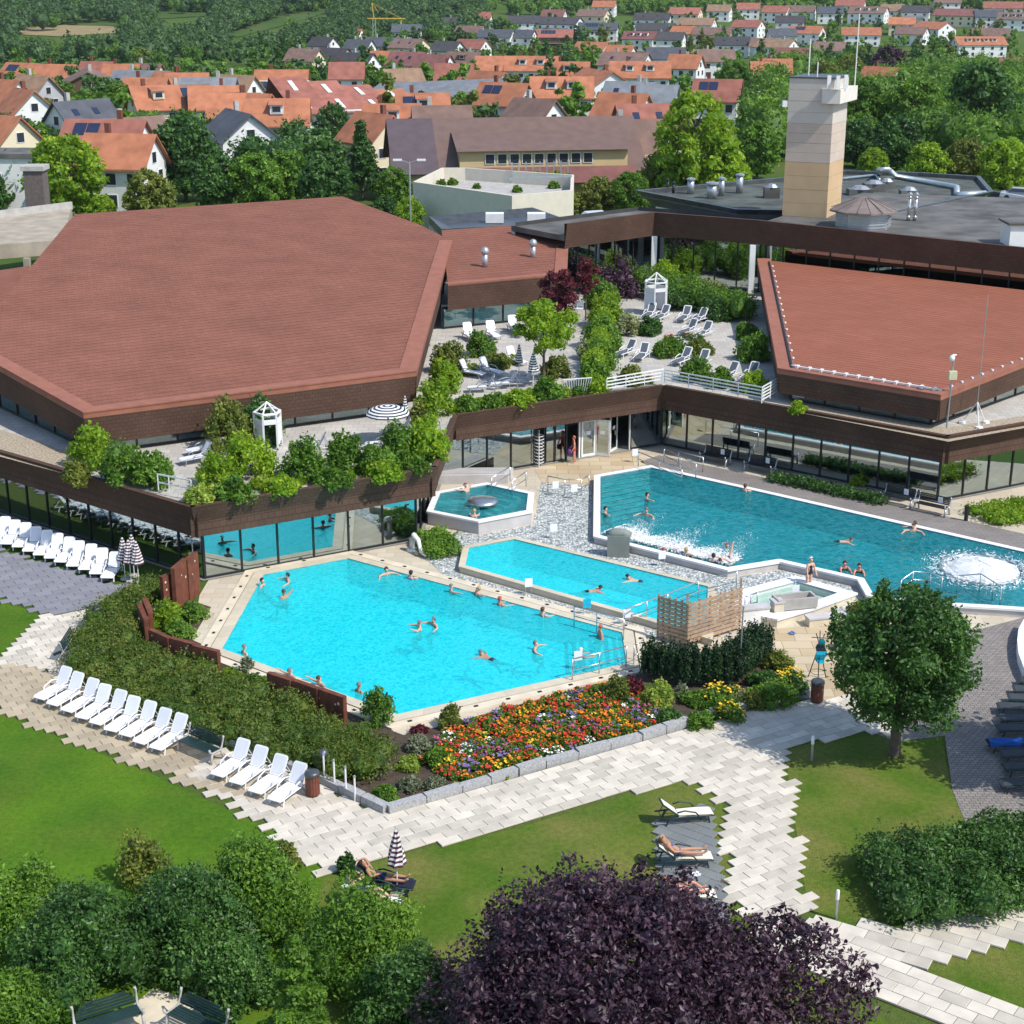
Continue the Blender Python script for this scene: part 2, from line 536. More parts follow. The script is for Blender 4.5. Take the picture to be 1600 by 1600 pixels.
def grass_mat(name, a, b, dry, dryness, scale=0.25):
    m, nt, bs = nodes_of(name)
    g = N(nt, 'ShaderNodeNewGeometry')
    n1 = N(nt, 'ShaderNodeTexNoise', i_Scale=scale, i_Detail=6.0, i_Roughness=0.6)
    n2 = N(nt, 'ShaderNodeTexNoise', i_Scale=5.0, i_Detail=8.0, i_Roughness=0.85)
    n3 = N(nt, 'ShaderNodeTexNoise', i_Scale=scale * 1.7, i_Detail=5.0)
    for n in (n1, n2, n3): nt.links.new(g.outputs['Position'], n.inputs['Vector'])
    mp = N(nt, 'ShaderNodeVectorMath', operation='ADD'); mp.inputs[1].default_value = (31, 17, 5)
    nt.links.new(g.outputs['Position'], mp.inputs[0]); nt.links.new(mp.outputs[0], n3.inputs['Vector'])
    r1 = ramp(nt, [(0.35, a), (0.65, b)]); nt.links.new(n1.outputs['Fac'], r1.inputs['Fac'])
    r3 = ramp(nt, [(0.5 - 0.3 * dryness, 0.0), (0.75, min(1.0, 0.35 + dryness))]); nt.links.new(n3.outputs['Fac'], r3.inputs['Fac'])
    o = mixc(nt, r3.outputs['Color'], r1.outputs['Color'], dry)
    r2 = ramp(nt, [(0.28, 0.45), (0.72, 1.25)]); nt.links.new(n2.outputs['Fac'], r2.inputs['Fac'])
    o = mixc(nt, 1.0, o, r2.outputs['Color'], 'MULTIPLY')
    nt.links.new(o, bs.inputs['Base Color'])
    bs.inputs['Roughness'].default_value = 0.9
    bs.inputs['Specular IOR Level'].default_value = 0.15
    n4 = N(nt, 'ShaderNodeTexNoise', i_Scale=22.0, i_Detail=3.0)
    nt.links.new(g.outputs['Position'], n4.inputs['Vector'])
    bp = N(nt, 'ShaderNodeBump', i_Strength=0.7, i_Distance=0.06)
    nt.links.new(n4.outputs['Fac'], bp.inputs['Height']); nt.links.new(bp.outputs['Normal'], bs.inputs['Normal'])
    return m
MT['ground'] = grass_mat('ground_grass', (0.055, 0.115, 0.014), (0.085, 0.155, 0.020), (0.14, 0.14, 0.045), 0.25, 0.03)
MT['lawn'] = grass_mat('lawn_grass', (0.060, 0.150, 0.008), (0.105, 0.215, 0.010), (0.13, 0.17, 0.02), 0.15)
MT['lawn_dry'] = grass_mat('lawn_dry_grass', (0.068, 0.142, 0.010), (0.108, 0.182, 0.016), (0.235, 0.205, 0.06), 0.42)
MT['field'] = grass_mat('field_green', (0.05, 0.11, 0.02), (0.07, 0.13, 0.03), (0.12, 0.14, 0.05), 0.3, 0.03)
MT['field_dry'] = mat('field_dry', (0.26, 0.20, 0.10), 0.95, 0.15, 0.1)
MT['pebbles'] = None
def pebble_mat():
    m, nt, b = nodes_of('pebbles')
    g = N(nt, 'ShaderNodeNewGeometry')
    v = N(nt, 'ShaderNodeTexVoronoi', i_Scale=7.5); nt.links.new(g.outputs['Position'], v.inputs['Vector'])
    r = ramp(nt, [(0.0, (0.26, 0.30, 0.29)), (0.35, (0.46, 0.50, 0.48)), (0.75, (0.62, 0.65, 0.62)), (1.0, (0.78, 0.78, 0.76))])
    sp = N(nt, 'ShaderNodeSeparateColor'); nt.links.new(v.outputs['Color'], sp.inputs[0])
    nt.links.new(sp.outputs[0], r.inputs['Fac'])
    r2 = ramp(nt, [(0.35, 1.0), (0.8, 0.45)]); nt.links.new(v.outputs['Distance'], r2.inputs['Fac'])
    o = mixc(nt, 1.0, r.outputs['Color'], r2.outputs['Color'], 'MULTIPLY')
    nt.links.new(o, b.inputs['Base Color'])
    b.inputs['Roughness'].default_value = 0.75
    bp = N(nt, 'ShaderNodeBump', i_Strength=1.0, i_Distance=0.08); bp.invert = True
    nt.links.new(v.outputs['Distance'], bp.inputs['Height']); nt.links.new(bp.outputs['Normal'], b.inputs['Normal'])
    return m
MT['pebbles'] = pebble_mat()
MT['slab_white'] = mat('slab_white', (0.66, 0.60, 0.50), 0.8, 0.12, 1.6, bump=0.2, rnd=0.30)
MT['slab_beige'] = mat('slab_beige', (0.47, 0.39, 0.27), 0.8, 0.10, 0.9, bump=0.15, rnd=0.25)
MT['slab_grey'] = mat('slab_grey', (0.24, 0.24, 0.27), 0.8, 0.08, 0.9, bump=0.15, rnd=0.18)
MT['slab_dark'] = mat('slab_dark', (0.19, 0.205, 0.205), 0.85, 0.08, 0.9, bump=0.15, rnd=0.12)
MT['joint'] = mat('joint', (0.34, 0.31, 0.25), 0.95, 0.2, 4.0)
MT['sandstone'] = brick_mat('sandstone', (0.62, 0.52, 0.36), (0.50, 0.38, 0.23), (0.34, 0.27, 0.18), 1.3, 0.8, 0.02, 0.8, uv=True, streak=0.2, bump=0.15)
MT['deck_stone'] = brick_mat('deck_stone', (0.62, 0.55, 0.43), (0.54, 0.47, 0.36), (0.40, 0.34, 0.26), 0.9, 0.6, 0.012, 0.8, uv=True, streak=0.15, bump=0.12)
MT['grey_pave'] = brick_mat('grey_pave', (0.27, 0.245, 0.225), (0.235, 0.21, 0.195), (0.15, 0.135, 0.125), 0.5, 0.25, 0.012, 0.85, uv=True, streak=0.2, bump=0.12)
MT['setts'] = brick_mat('setts', (0.32, 0.29, 0.265), (0.25, 0.225, 0.205), (0.12, 0.105, 0.095), 0.24, 0.17, 0.014, 0.9, uv=True, streak=0.2, bump=0.4)

# pool outlines in the photograph (rim level)
TRAIN_PX = [(543, 872), (972, 988), (979, 1036), (620, 1116), (347, 1013), (412, 897), (512, 878)]
LAP_PX = [(727, 883), (733, 855), (803, 842), (1106, 916), (1103, 991), (1017, 965)]
WHIRL_PX = [(677, 797), (688, 770), (760, 757), (825, 771), (822, 797), (748, 811)]
BIG_PX = [(938, 744), (1017, 730), (1200, 771), (1600, 862), (1760, 898), (1760, 960), (1565, 946), (1480, 941), (1405, 934), (1364, 927), (1350, 903), (1218, 873), (1137, 886), (938, 836)]
WADE_PX = [(1180, 925), (1245, 908), (1309, 926), (1262, 943), (1210, 958), (1164, 949)]
Z_TRAIN, Z_LAP, Z_WHIRL, Z_BIG, Z_WADE = 0.12, 0.35, 0.75, 0.42, 0.45
train = ccw(PL(TRAIN_PX, Z_TRAIN)); lap = ccw(PL(LAP_PX, Z_LAP)); whirl = ccw(PL(WHIRL_PX, Z_WHIRL))
big = ccw(PL(BIG_PX, Z_BIG)); wade = ccw(PL(WADE_PX, Z_WADE))
HOLES = [offset_closed(train, 0.15), offset_closed(lap, 0.12), offset_closed(whirl, 0.12), offset_closed(big, 0.12)]

mb = MB()
SX, SY0, SY1 = 180.0, -30.0, 240.0
cdt_sheet(mb, [(-SX, SY0), (SX, SY0), (SX, SY1), (-SX, SY1)], HOLES, 0.0)
def gridstrip(xs, ys):
    for i in range(len(xs) - 1):
        for j in range(len(ys) - 1):
            q = [(xs[i], ys[j]), (xs[i + 1], ys[j]), (xs[i + 1], ys[j + 1]), (xs[i], ys[j + 1])]
            mb.poly([(x, y, terrain(x, y)) for x, y in q])
far_y = [SY1 + k * 30 for k in range(40)] + [1500, 1700, 2000, 2400, 3000, 4000]
gridstrip([-2400, -1600, -1100, -800] + [-600 + 40 * k for k in range(31)] + [800, 1100, 1600, 2400], far_y)
gridstrip([-900, -500, -SX], [SY0, 60, 150, SY1]); gridstrip([SX, 500, 900], [SY0, 60, 150, SY1])
tag(mb.build('ground', MT['ground'], smooth=False), 'broad grassy ground the baths and town stand on', 'ground', kind='structure')

def sheet(name, px, z, mt, label, holes=(), zpx=0.0, cat='ground'):
    pts = [Vector((p.x, p.y)) for p in PL(px, zpx)] if not isinstance(px[0], Vector) else px
    o = cdt_sheet(MB(), ccw(pts), list(holes), z).build(name, mt)
    return tag(o, label, cat, kind='structure')
sheet('lawn', [(-300, 900), (0, 935), (72, 966), (0, 1046), (-300, 1150)], 0.008, MT['lawn'], 'small bright lawn wedge between grey terrace and white path')
sheet('lawn', [(-300, 1010), (0, 1112), (75, 1145), (225, 1204), (362, 1268), (470, 1320), (520, 1368), (480, 1700), (-400, 1700)], 0.006, MT['lawn'], 'bright green lawn below the lounger row')
sheet('lawn', [(505, 1372), (640, 1332), (800, 1296), (1000, 1238), (1075, 1219), (1128, 1247), (1145, 1400), (1240, 1470), (1320, 1545), (1420, 1625), (1420, 1900), (400, 1900)], 0.008, MT['lawn_dry'], 'patchy lawn below the flower bed path')
sheet('lawn', [(1226, 1172), (1350, 1138), (1400, 1160), (1472, 1150), (1478, 1190), (1490, 1240), (1515, 1300), (1620, 1290), (1640, 1400), (1300, 1446), (1262, 1420)], 0.008, MT['lawn_dry'], 'dry patchy lawn around the round tree')
sheet('lawn', [(1435, 1512), (1500, 1484), (1700, 1440), (1700, 1640), (1560, 1570)], 0.008, MT['lawn_dry'], 'lawn wedge between the two lower slab paths')
# stone decks (all open where a pool lies)
sheet('pool_deck', [(300, 1000), (312, 930), (330, 900), (397, 880), (440, 905), (545, 866), (600, 850), (640, 770), (690, 720), (760, 690), (870, 690), (1010, 685), (1470, 765), (1560, 755), (1720, 725), (1720, 1010), (1480, 985), (1330, 1110), (1275, 1098), (1190, 990), (1000, 1050), (625, 1152), (600, 1130)],
      0.016, MT['deck_stone'], 'pale stone deck around the outdoor pools', HOLES)
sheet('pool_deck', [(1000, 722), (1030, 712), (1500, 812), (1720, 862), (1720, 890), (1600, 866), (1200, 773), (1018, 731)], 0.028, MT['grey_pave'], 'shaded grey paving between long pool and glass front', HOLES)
sheet('pool_deck', [(835, 735), (905, 700), (985, 700), (1010, 728), (932, 742), (928, 766), (850, 758)], 0.028, MT['sandstone'], 'wet ochre flagstones before the white doors', HOLES)
sheet('pool_deck', [(1195, 985), (1330, 972), (1365, 1010), (1340, 1080), (1290, 1098), (1250, 1050), (1200, 1010)], 0.028, MT['sandstone'], 'ochre flagstones below the wading basin', HOLES)
lapo = offset_closed(lap, 0.45); traino = offset_closed(train, 0.98); whirlo = offset_closed(whirl, 0.4); bigo = offset_closed(big, 0.45)
sheet('pebble_bed', [(672, 842), (700, 840), (745, 822), (838, 803), (846, 755), (928, 760), (932, 850), (1137, 897), (1218, 878), (1345, 905), (1385, 935), (1345, 965), (1165, 975), (1150, 985), (1035, 1000), (985, 985), (700, 905), (660, 868)],
      0.034, MT['pebbles'], 'grey white pebble bed between the pools', [lapo, traino, whirlo, bigo])
sheet('pavement', [(1268, 1098), (1340, 1075), (1470, 1000), (1600, 965), (1800, 975), (1800, 1340), (1600, 1345), (1515, 1302), (1488, 1235), (1476, 1150), (1400, 1160), (1350, 1140)], 0.020, MT['setts'], 'grey brown sett paving curving past the dark loungers')
sheet('pavement', [(155, 1615), (240, 1545), (290, 1560), (345, 1615), (330, 1690), (160, 1690)], 0.024, MT['beige_stone'], 'round sandy gravel patch between two green benches')
sheet('road', [(1330, 335), (1500, 300), (1800, 290), (1800, 345), (1560, 350)], 0.02, mat('asphalt', (0.10, 0.10, 0.10), 0.9, 0.15), 'grey car park beyond the dark flat roof', cat='road')

# slab paths: every slab is a piece with its own edges
def slab_mesh(L, W, mt, name, h=0.05):
    g = 0.008; c = 0.010
    m = MB()
    a, b = L / 2 - g, W / 2 - g
    bot = [(-a, -b, 0), (a, -b, 0), (a, b, 0), (-a, b, 0)]
    mid = [(x, y, h - c) for x, y, _ in bot]
    top = [(x - math.copysign(c, x), y - math.copysign(c, y), h) for x, y, _ in bot]
    for q in range(4):
        r = (q + 1) % 4
        m.poly([bot[q], bot[r], mid[r], mid[q]]); m.poly([mid[q], mid[r], top[r], top[q]])
    m.poly(top)
    return m, m.mesh(name, mt)
def slab_path(name, label, px, ang, L, W, mt, z=0.02, bond=0.5, limit=300):
    poly = [Vector((p.x, p.y)) for p in PL(px)]
    o0 = poly[0]
    d = Vector((math.cos(ang), math.sin(ang))); n = Vector((-d.y, d.x))
    us = [(p - o0).dot(d) for p in poly]; vs = [(p - o0).dot(n) for p in poly]
    cells = []
    for j in range(int(min(vs) / W) - 1, int(max(vs) / W) + 2):
        for i in range(int(min(us) / L) - 2, int(max(us) / L) + 2):
            c = o0 + d * ((i + bond * (j % 2)) * L) + n * (j * W)
            if inside(c, poly) and math.hypot(c.x, c.y) < 130: cells.append(c)
    bed = MB()
    for c in cells:
        q = [c - d * L / 2 - n * W / 2, c + d * L / 2 - n * W / 2, c + d * L / 2 + n * W / 2, c - d * L / 2 + n * W / 2]
        bed.poly([(p.x, p.y, z) for p in q])
    par = tag(bed.build(name, MT['joint']), label, 'path', kind='structure')
    smb, me = slab_mesh(L, W, mt, 'paving_slab')
    vis = lambda c: -30 < 800 + FPX * c.x / (c.y * CP + HCAM * SP) < 1630
    cells.sort(key=lambda c: (not vis(c), c.y))
    for k, c in enumerate(cells[:limit]):
        inst('paving_slab', me, par, (c.x, c.y, z + 0.001 + 0.006 * random.random()), ang + random.uniform(-0.004, 0.004))
    rest = cells[limit:]
    if rest:
        m = MB()
        ca, sa = math.cos(ang), math.sin(ang)
        for c in rest:
            b = len(m.v); dz = z + 0.001 + 0.006 * random.random()
            m.v += [(c.x + x * ca - y * sa, c.y + x * sa + y * ca, zz + dz) for x, y, zz in smb.v]
            m.f += [tuple(i + b for i in f) for f in smb.f]; m.uv += [None] * len(smb.f); m.mi += [0] * len(smb.f)
        tag(m.build('paving_slab', mt, par), kind='stuff')
    return par
pa, pb = P(605, 1272), P(1110, 1127)
ANG1 = math.atan2(pb.y - pa.y, pb.x - pa.x)
qa, qb = P(75, 1145), P(362, 1268)
ANG2 = math.atan2(qb.y - qa.y, qb.x - qa.x)
slab_path('path', 'cream white slab path with stepped edges along the flower bed', [(300, 1222), (330, 1165), (430, 1194), (500, 1226), (603, 1277), (700, 1250), (850, 1204), (1000, 1163), (1110, 1128), (1205, 1105), (1275, 1096), (1345, 1085), (1420, 1130), (1405, 1160), (1350, 1142), (1228, 1174), (1264, 1420), (1215, 1500), (1140, 1400), (1125, 1247), (1072, 1218), (1000, 1236), (800, 1293), (640, 1331), (500, 1372), (430, 1310)],
          ANG1, 0.80, 0.40, MT['slab_white'], z=0.022)
slab_path('path', 'beige slab path under the row of nine white loungers', [(-120, 1045), (0, 1040), (60, 1040), (110, 1060), (330, 1165), (430, 1262), (310, 1230), (225, 1203), (75, 1145), (0, 1112), (-120, 1075)],
          ANG1, 0.62, 0.42, MT['slab_beige'], z=0.022)
slab_path('path', 'white slab path past the dark bench and brown bin', [(72, 964), (200, 940), (240, 950), (130, 1075), (62, 1042), (-10, 1042), (-10, 1048)], ANG1, 0.62, 0.42, MT['slab_white'], z=0.026)
slab_path('pavement', 'bluish grey slab terrace beneath the glass front lounger row', [(-250, 770), (0, 860), (190, 915), (232, 905), (200, 940), (72, 964), (0, 935), (-250, 850)], ANG1, 0.8, 0.42, MT['slab_grey'], z=0.022)
slab_path('pavement', 'dark grey slab rectangle under the cream loungers', [(1034, 1290), (1118, 1254), (1138, 1400), (1138, 1480), (1060, 1480), (1030, 1400)], ANG2, 0.62, 0.45, MT['slab_dark'], z=0.03)
slab_path('path', 'light grey slab path skirting the low laurel hedge', [(1290, 1445), (1400, 1442), (1500, 1422), (1660, 1380), (1660, 1450), (1500, 1486), (1435, 1513), (1380, 1480)], ANG2 + 0.12, 0.85, 0.55, MT['slab_white'], z=0.03)
slab_path('path', 'light grey slab path between two lower lawns', [(1210, 1440), (1290, 1446), (1380, 1482), (1437, 1513), (1560, 1562), (1700, 1630), (1700, 1720), (1560, 1650), (1440, 1590), (1330, 1540), (1210, 1490)], ANG2, 0.8, 0.5, MT['slab_white'], z=0.034)
# ------------------------------------------------------------------ the bath buildings
def seg_band(name, par, a_t, b_t, a_b, b_b, zt, zb, mt, u0=0.0):
    """one shingle-clad fascia board: outer face, coping, inner face, soffit"""
    m = MB()
    A, B, C, D = Vector((*a_b, zb)), Vector((*b_b, zb)), Vector((*b_t, zt)), Vector((*a_t, zt))
    L = (B - A).length; hgt = (D - A).length
    m.poly([A, B, C, D], [(u0, 0), (u0 + L, 0), (u0 + L, hgt), (u0, hgt)])
    d = (Vector(b_t) - Vector(a_t)).normalized(); n = Vector((-d.y, d.x))
    i1, i2 = Vector(a_t) + n * 0.3, Vector(b_t) + n * 0.3
    m.poly([D, C, (i2.x, i2.y, zt), (i1.x, i1.y, zt)], [(0, 0), (L, 0), (L, .3), (0, .3)])
    m.poly([(i1.x, i1.y, zt), (i2.x, i2.y, zt), (i2.x, i2.y, zb), (i1.x, i1.y, zb)], [(0, 0), (L, 0), (L, 1), (0, 1)])
    j1, j2 = Vector(a_b) + n * 1.3, Vector(b_b) + n * 1.3
    m.poly([(j1.x, j1.y, zb), (j2.x, j2.y, zb), B, A], [(0, 0), (L, 0), (L, 1), (0, 1)])
    return m.build(name, mt, par, world=True)
def fascia(par, pts, zt, zb, inset, mt, name='fascia'):
    low = offset_open(pts, inset)
    tp = [Vector((p[0], p[1])) for p in pts]
    for i in range(len(tp) - 1):
        o = seg_band(name, par, tp[i], tp[i + 1], low[i], low[i + 1], zt, zb, mt, i * 3.3)
def glazing(par, pts, d, z0, z1, pw, gm, skip=(), transom=None, mw=0.09):
    ln = offset_open(pts, d)
    for i in range(len(ln) - 1):
        if i in skip: continue
        a, b = ln[i], ln[i + 1]
        L = (b - a).length
        n = max(1, round(L / pw))
        e = (b - a) / L
        ang = math.atan2(e.y, e.x)
        w = L / n
        gme = MB().box((0, 0, 0), (w - mw, 0.03, z1 - z0 - 0.12)).mesh('pane', gm)
        mme = MB().box((0, 0, 0), (mw, 0.14, z1 - z0)).mesh('mullion', MT['dark_metal'])
        off = Vector(par.location)
        for k in range(n + 1):
            p = a + e * (w * k)
            inst('mullion', mme, par, Vector((p.x, p.y, (z0 + z1) / 2)) - off, ang)
            if k < n:
                p = a + e * (w * (k + 0.5))
                inst('pane', gme, par, Vector((p.x, p.y, (z0 + z1) / 2)) - off, ang)
        m = MB()
        m.box((*(a + e * L / 2), z0 + 0.05), (L, 0.11, 0.1), ang)
        m.box((*(a + e * L / 2), z1 - 0.05), (L, 0.11, 0.1), ang)
        if transom: m.box((*(a + e * L / 2), transom), (L, 0.07, 0.06), ang)
        m.build('rail', MT['dark_metal'], par, world=True)
def roof_plane(par, poly, edir, course, mt, name='shingle_course', lift=0.022, thick=0.25, trim=None):
    """poly: 3D corner points on one plane; strips run along edir"""
    p0 = poly[0]
    nrm = Vector((0, 0, 0))
    for i in range(1, len(poly) - 1): nrm += (poly[i] - p0).cross(poly[i + 1] - p0)
    nrm.normalize()
    if nrm.z < 0: nrm = -nrm
    u = edir.normalized(); v = nrm.cross(u).normalized()
    if v.y < 0: v = -v
    uu = lambda p: (p - p0).dot(u)
    vv = lambda p: (p - p0).dot(v)
    base = MB().poly([p - nrm * 0.02 for p in poly]).poly([p - nrm * thick for p in reversed(poly)])
    for i in range(len(poly)):
        a, b = poly[i], poly[(i + 1) % len(poly)]
        base.poly([a - nrm * thick, b - nrm * thick, b - nrm * 0.02, a - nrm * 0.02])
    rf = base.build('roof', MT['shingle_trim'], par, world=True)
    v0, v1 = min(map(vv, poly)), max(map(vv, poly))
    k = 0
    while v0 + k * course < v1 - 0.02:
        lo, hi = v0 + k * course, min(v1, v0 + (k + 1) * course)
        q = clip_half(clip_half(poly, vv, lo, True), vv, hi, False)
        k += 1
        if len(q) < 3: continue
        f = lambda p: p + nrm * (lift * (1.0 - 0.85 * (vv(p) - lo) / course))
        m = MB()
        pts = [f(p) for p in q]
        if (pts[1] - pts[0]).cross(pts[2] - pts[0]).z < 0: pts = pts[::-1]; q = q[::-1]
        m.poly(pts, [(uu(p) + (k % 7) * 0.37, vv(p)) for p in q])
        for i in range(len(q)):
            a, b = q[i], q[(i + 1) % len(q)]
            if abs(vv(a) - lo) < 1e-3 and abs(vv(b) - lo) < 1e-3:
                m.poly([a - nrm * 0.01, b - nrm * 0.01, pts[(i + 1) % len(q)], pts[i]], [(uu(a), 0), (uu(b), 0), (uu(b), .03), (uu(a), .03)])
        sh = tuple(par.location)
        o = bpy.data.objects.new(name, m.mesh(name, mt, sh)); COL.objects.link(o)
        o.parent = rf; CH.setdefault(rf.name, []).append(o)
    return rf, nrm, v

# --- lower storey with its shingled canopy
ZC, ZB = 4.15, 2.55
CAN_PX = [(-200, 648), (299, 793), (684, 730), (716, 648), (1037, 602), (1482, 682), (1760, 634)]
can = PL(CAN_PX, ZC)
bath = thing('bath_building', 'low glass fronted bath building under a continuous brown shingled canopy', 'building', (can[3].x, can[3].y + 2, 0))
fascia(bath, can, ZC, ZB, 0.55, MT['shingle_brown'])
glazing(bath, can, 1.25, 0.06, 2.6, 1.75, MT['glass_teal'], skip=(3,), transom=None)
c2 = [Vector((p.x, p.y)) for p in can]
# entrance front (segment 3): glass with an open stretch for the doors
ln = offset_open(can, 1.25)
g1, g2 = ln[3], ln[4]
e3 = (g2 - g1).normalized()
def on_front(px):                      # where the ray column px meets the entrance front
    best = min((abs(800 + FPX * (g1 + e3 * s).x / ((g1 + e3 * s).y * CP + (HCAM - 1.2) * SP) - px), s) for s in [k * 0.05 for k in range(int((g2 - g1).length / 0.05))])
    return best[1]
s_a, s_b = on_front(835), on_front(985)
for A, B in ((g1, g1 + e3 * s_a), (g1 + e3 * s_b, g2)):
    glazing(bath, [A, B], 0.0, 0.06, 2.6, 1.6, MT['glass'])
inn = offset_open(can, 7.5)
m = MB()
for i in range(len(inn) - 1):
    a, b = inn[i], inn[i + 1]
    m.poly([(a.x, a.y, 0), (b.x, b.y, 0), (b.x, b.y, 3.8), (a.x, a.y, 3.8)])
m.build('interior_wall', MT['interior'], bath, world=True)
m = MB()
o1 = offset_open(can, 1.0)
for i in range(len(inn) - 1):
    m.poly([(o1[i].x, o1[i].y, 0.05), (o1[i + 1].x, o1[i + 1].y, 0.05), (inn[i + 1].x, inn[i + 1].y, 0.05), (inn[i].x, inn[i].y, 0.05)])
m.build('interior_floor', MT['interior'], bath, world=True)
m = MB()
back = [Vector((62, 128, 0)), Vector((-45, 128, 0))]
tp = [Vector((p.x, p.y)) for p in offset_open(can, 0.28)]
cdt_sheet(m, ccw(tp + [Vector((b.x, b.y)) for b in back]), [], 3.95)
m.build('terrace_floor', brick_mat('terrace_slabs', (0.56, 0.53, 0.47), (0.47, 0.44, 0.40), (0.30, 0.28, 0.25), 0.6, 0.6, 0.012, 0.85, streak=0.2, bump=0.1), bath, world=True)
m = MB()
cdt_sheet(m, ccw([Vector((p.x, p.y)) for p in offset_open(can, 1.3)] + [Vector((b.x, b.y)) for b in back]), [], 3.3)
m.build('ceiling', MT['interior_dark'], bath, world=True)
# columns inside the glass and light base strip along the pool
for i in (0, 1, 4):
    lc = offset_open(can, 2.6)
    a, b = lc[i], lc[i + 1]
    n = int((b - a).length / 5.5)
    cme = MB().box((0, 0, 1.65), (0.3, 0.3, 3.3)).mesh('column', MT['white_paint'])
    for k in range(1, n):
        p = a + (b - a) * (k / n)
        inst('column', cme, bath, Vector((p.x, p.y, 0)) - bath.location)
# --- white entrance doors
def door_leaf(par, hinge, ang, w=0.95, h=2.25):
    f = MB()
    f.box((0.05, 0, h / 2), (0.1, 0.06, h)).box((w - 0.05, 0, h / 2), (0.1, 0.06, h))
    f.box((w / 2, 0, 0.08), (w - 0.2, 0.055, 0.16)).box((w / 2, 0, h - 0.05), (w - 0.2, 0.055, 0.1))
    o = f.build('door', MT['white_paint'], par)
    o.location = hinge - Vector(par.location); o.rotation_euler = (0, 0, ang)
    MB().box((w / 2, 0, h / 2 + 0.03), (w - 0.2, 0.02, h - 0.26)).build('pane', MT['glass_teal'], o)
    MB().box((w - 0.13, -0.06, 1.05), (0.025, 0.08, 0.3)).build('door_handle', MT['steel'], o)
    MB().box((w / 2, -0.018, 1.45), (0.3, 0.006, 0.22)).build('notice', MT['paper'], o)
    return o
af = math.atan2(e3.y, e3.x)
for px, sw in ((908, 0.0), (930, 0.9), (953, -0.55)):
    s = on_front(px); p = g1 + e3 * s
    door_leaf(bath, Vector((p.x, p.y, 0.06)), af - sw)
for px in (838, 850, 866, 884, 905, 984):
    p = g1 + e3 * on_front(px)
    MB().box((p.x, p.y, 1.33), (0.10, 0.12, 2.55), af).build('door_post', MT['white_paint'] if px > 890 else MT['dark_metal'], bath, world=True)
m = MB(); p, q = g1 + e3 * s_a, g1 + e3 * s_b
m.box((*((p + q) / 2), 2.48), ((q - p).length, 0.1, 0.2), af).build('lintel', MT['dark_metal'], bath, world=True)
for a, b in ((852, 866), (867, 883)):
    s1, s2 = on_front(a), on_front(b)
    p = g1 + e3 * ((s1 + s2) / 2)
    MB().box((p.x, p.y, 1.3), (s2 - s1 - 0.12, 0.03, 2.3), af).build('pane', MT['glass'], bath, world=True)

# --- main hall roof (one tilted hexagon)
ZE = 6.35
F1, F2 = P(130, 647, ZE), P(651, 581, ZE)
ed = (F2 - F1).normalized()
perp = Vector((-ed.y, ed.x, 0))
up = (perp * math.cos(R(3.2)) + Vector((0, 0, 1)) * math.sin(R(3.2)))
nrm = ed.cross(up).normalized()
if nrm.z < 0: nrm = -nrm
HALL_PX = [(130, 647), (651, 581), (707, 377), (655, 351), (535, 307), (117, 335), (-57, 542)]
hall_poly = [on_plane(x, y, F1, nrm) for x, y in HALL_PX]
hall = thing('bath_hall', 'large hexagonal hall under one wide faded red brown shingle roof', 'building', (F1.x + 8, F1.y + 10, 3.95))
roof_plane(hall, hall_poly, ed, 0.62, MT['shingle_roof'])
# raised verge strips round the eaves
m = MB()
q = hall_poly
ctr = sum(q, Vector()) / len(q)
def verge(par, a, b, inner, w=0.7, h=0.10, mt='shingle_trim', name='verge'):
    d = (b - a).normalized(); n = Vector((-d.y, d.x, 0)).normalized()
    if (inner - a).dot(n) < 0: n = -n
    mm = MB()
    s = nrm * h
    A, B, C, D = a + s, b + s, b + s + n * w, a + s + n * w
    if (B - A).cross(D - A).z < 0: A, B, C, D = B, A, D, C
    L = (B - A).length
    mm.poly([A, B, C, D], [(0, 0), (L, 0), (L, w), (0, w)])
    mm.poly([D, C, C - s * 1.4, D - s * 1.4], [(0, 0), (L, 0), (L, .1), (0, .1)])
    mm.poly([A - s * 1.4, B - s * 1.4, B, A], [(0, 0), (L, 0), (L, .1), (0, .1)])
    mm.build(name, MT[mt], par, world=True)
verge(hall, q[0], q[1], ctr, 0.9); verge(hall, q[1], q[2], ctr, 1.0); verge(hall, q[6], q[0], ctr, 0.9)
def wall_band(par, a, b, drop, mt, name='fascia', inset=0.12, cen=None):
    """shingled fascia hanging below a sloping eave a-b (3D)"""
    d = Vector((b.x - a.x, b.y - a.y)).normalized(); n = Vector((-d.y, d.x))
    c = Vector((cen.x - a.x, cen.y - a.y))
    if c.dot(n) < 0: n = -n
    off = Vector((n.x, n.y, 0)) * inset
    dn = Vector((0, 0, -drop))
    L = (b - a).length
    m = MB()
    A, B, C, D = a + dn + off, b + dn + off, b, a
    if (B - A).cross(D - A).dot(Vector((n.x, n.y, 0))) > 0: A, B, C, D = B, A, D, C
    m.poly([A, B, C, D], [(0, 0), (L, 0), (L, drop), (0, drop)])
    off2 = Vector((n.x, n.y, 0)) * 0.9
    m.poly([A, A + off2, B + off2, B], [(0, 0), (0, 1), (L, 1), (L, 0)])
    m.build(name, mt, par, world=True)
    return n
for i, j, dr in ((0, 1, 1.72), (1, 2, 1.55), (6, 0, 1.72), (5, 6, 1.7), (4, 5, 1.7), (3, 4, 1.7)):
    wall_band(hall, q[i], q[j], dr, MT['shingle_brown'], cen=ctr)
wl = offset_closed([Vector((p.x, p.y)) for p in q], -0.75)
order = ccw([Vector((p.x, p.y)) for p in q])
w2 = [Vector((p.x, p.y)) for p in wl]
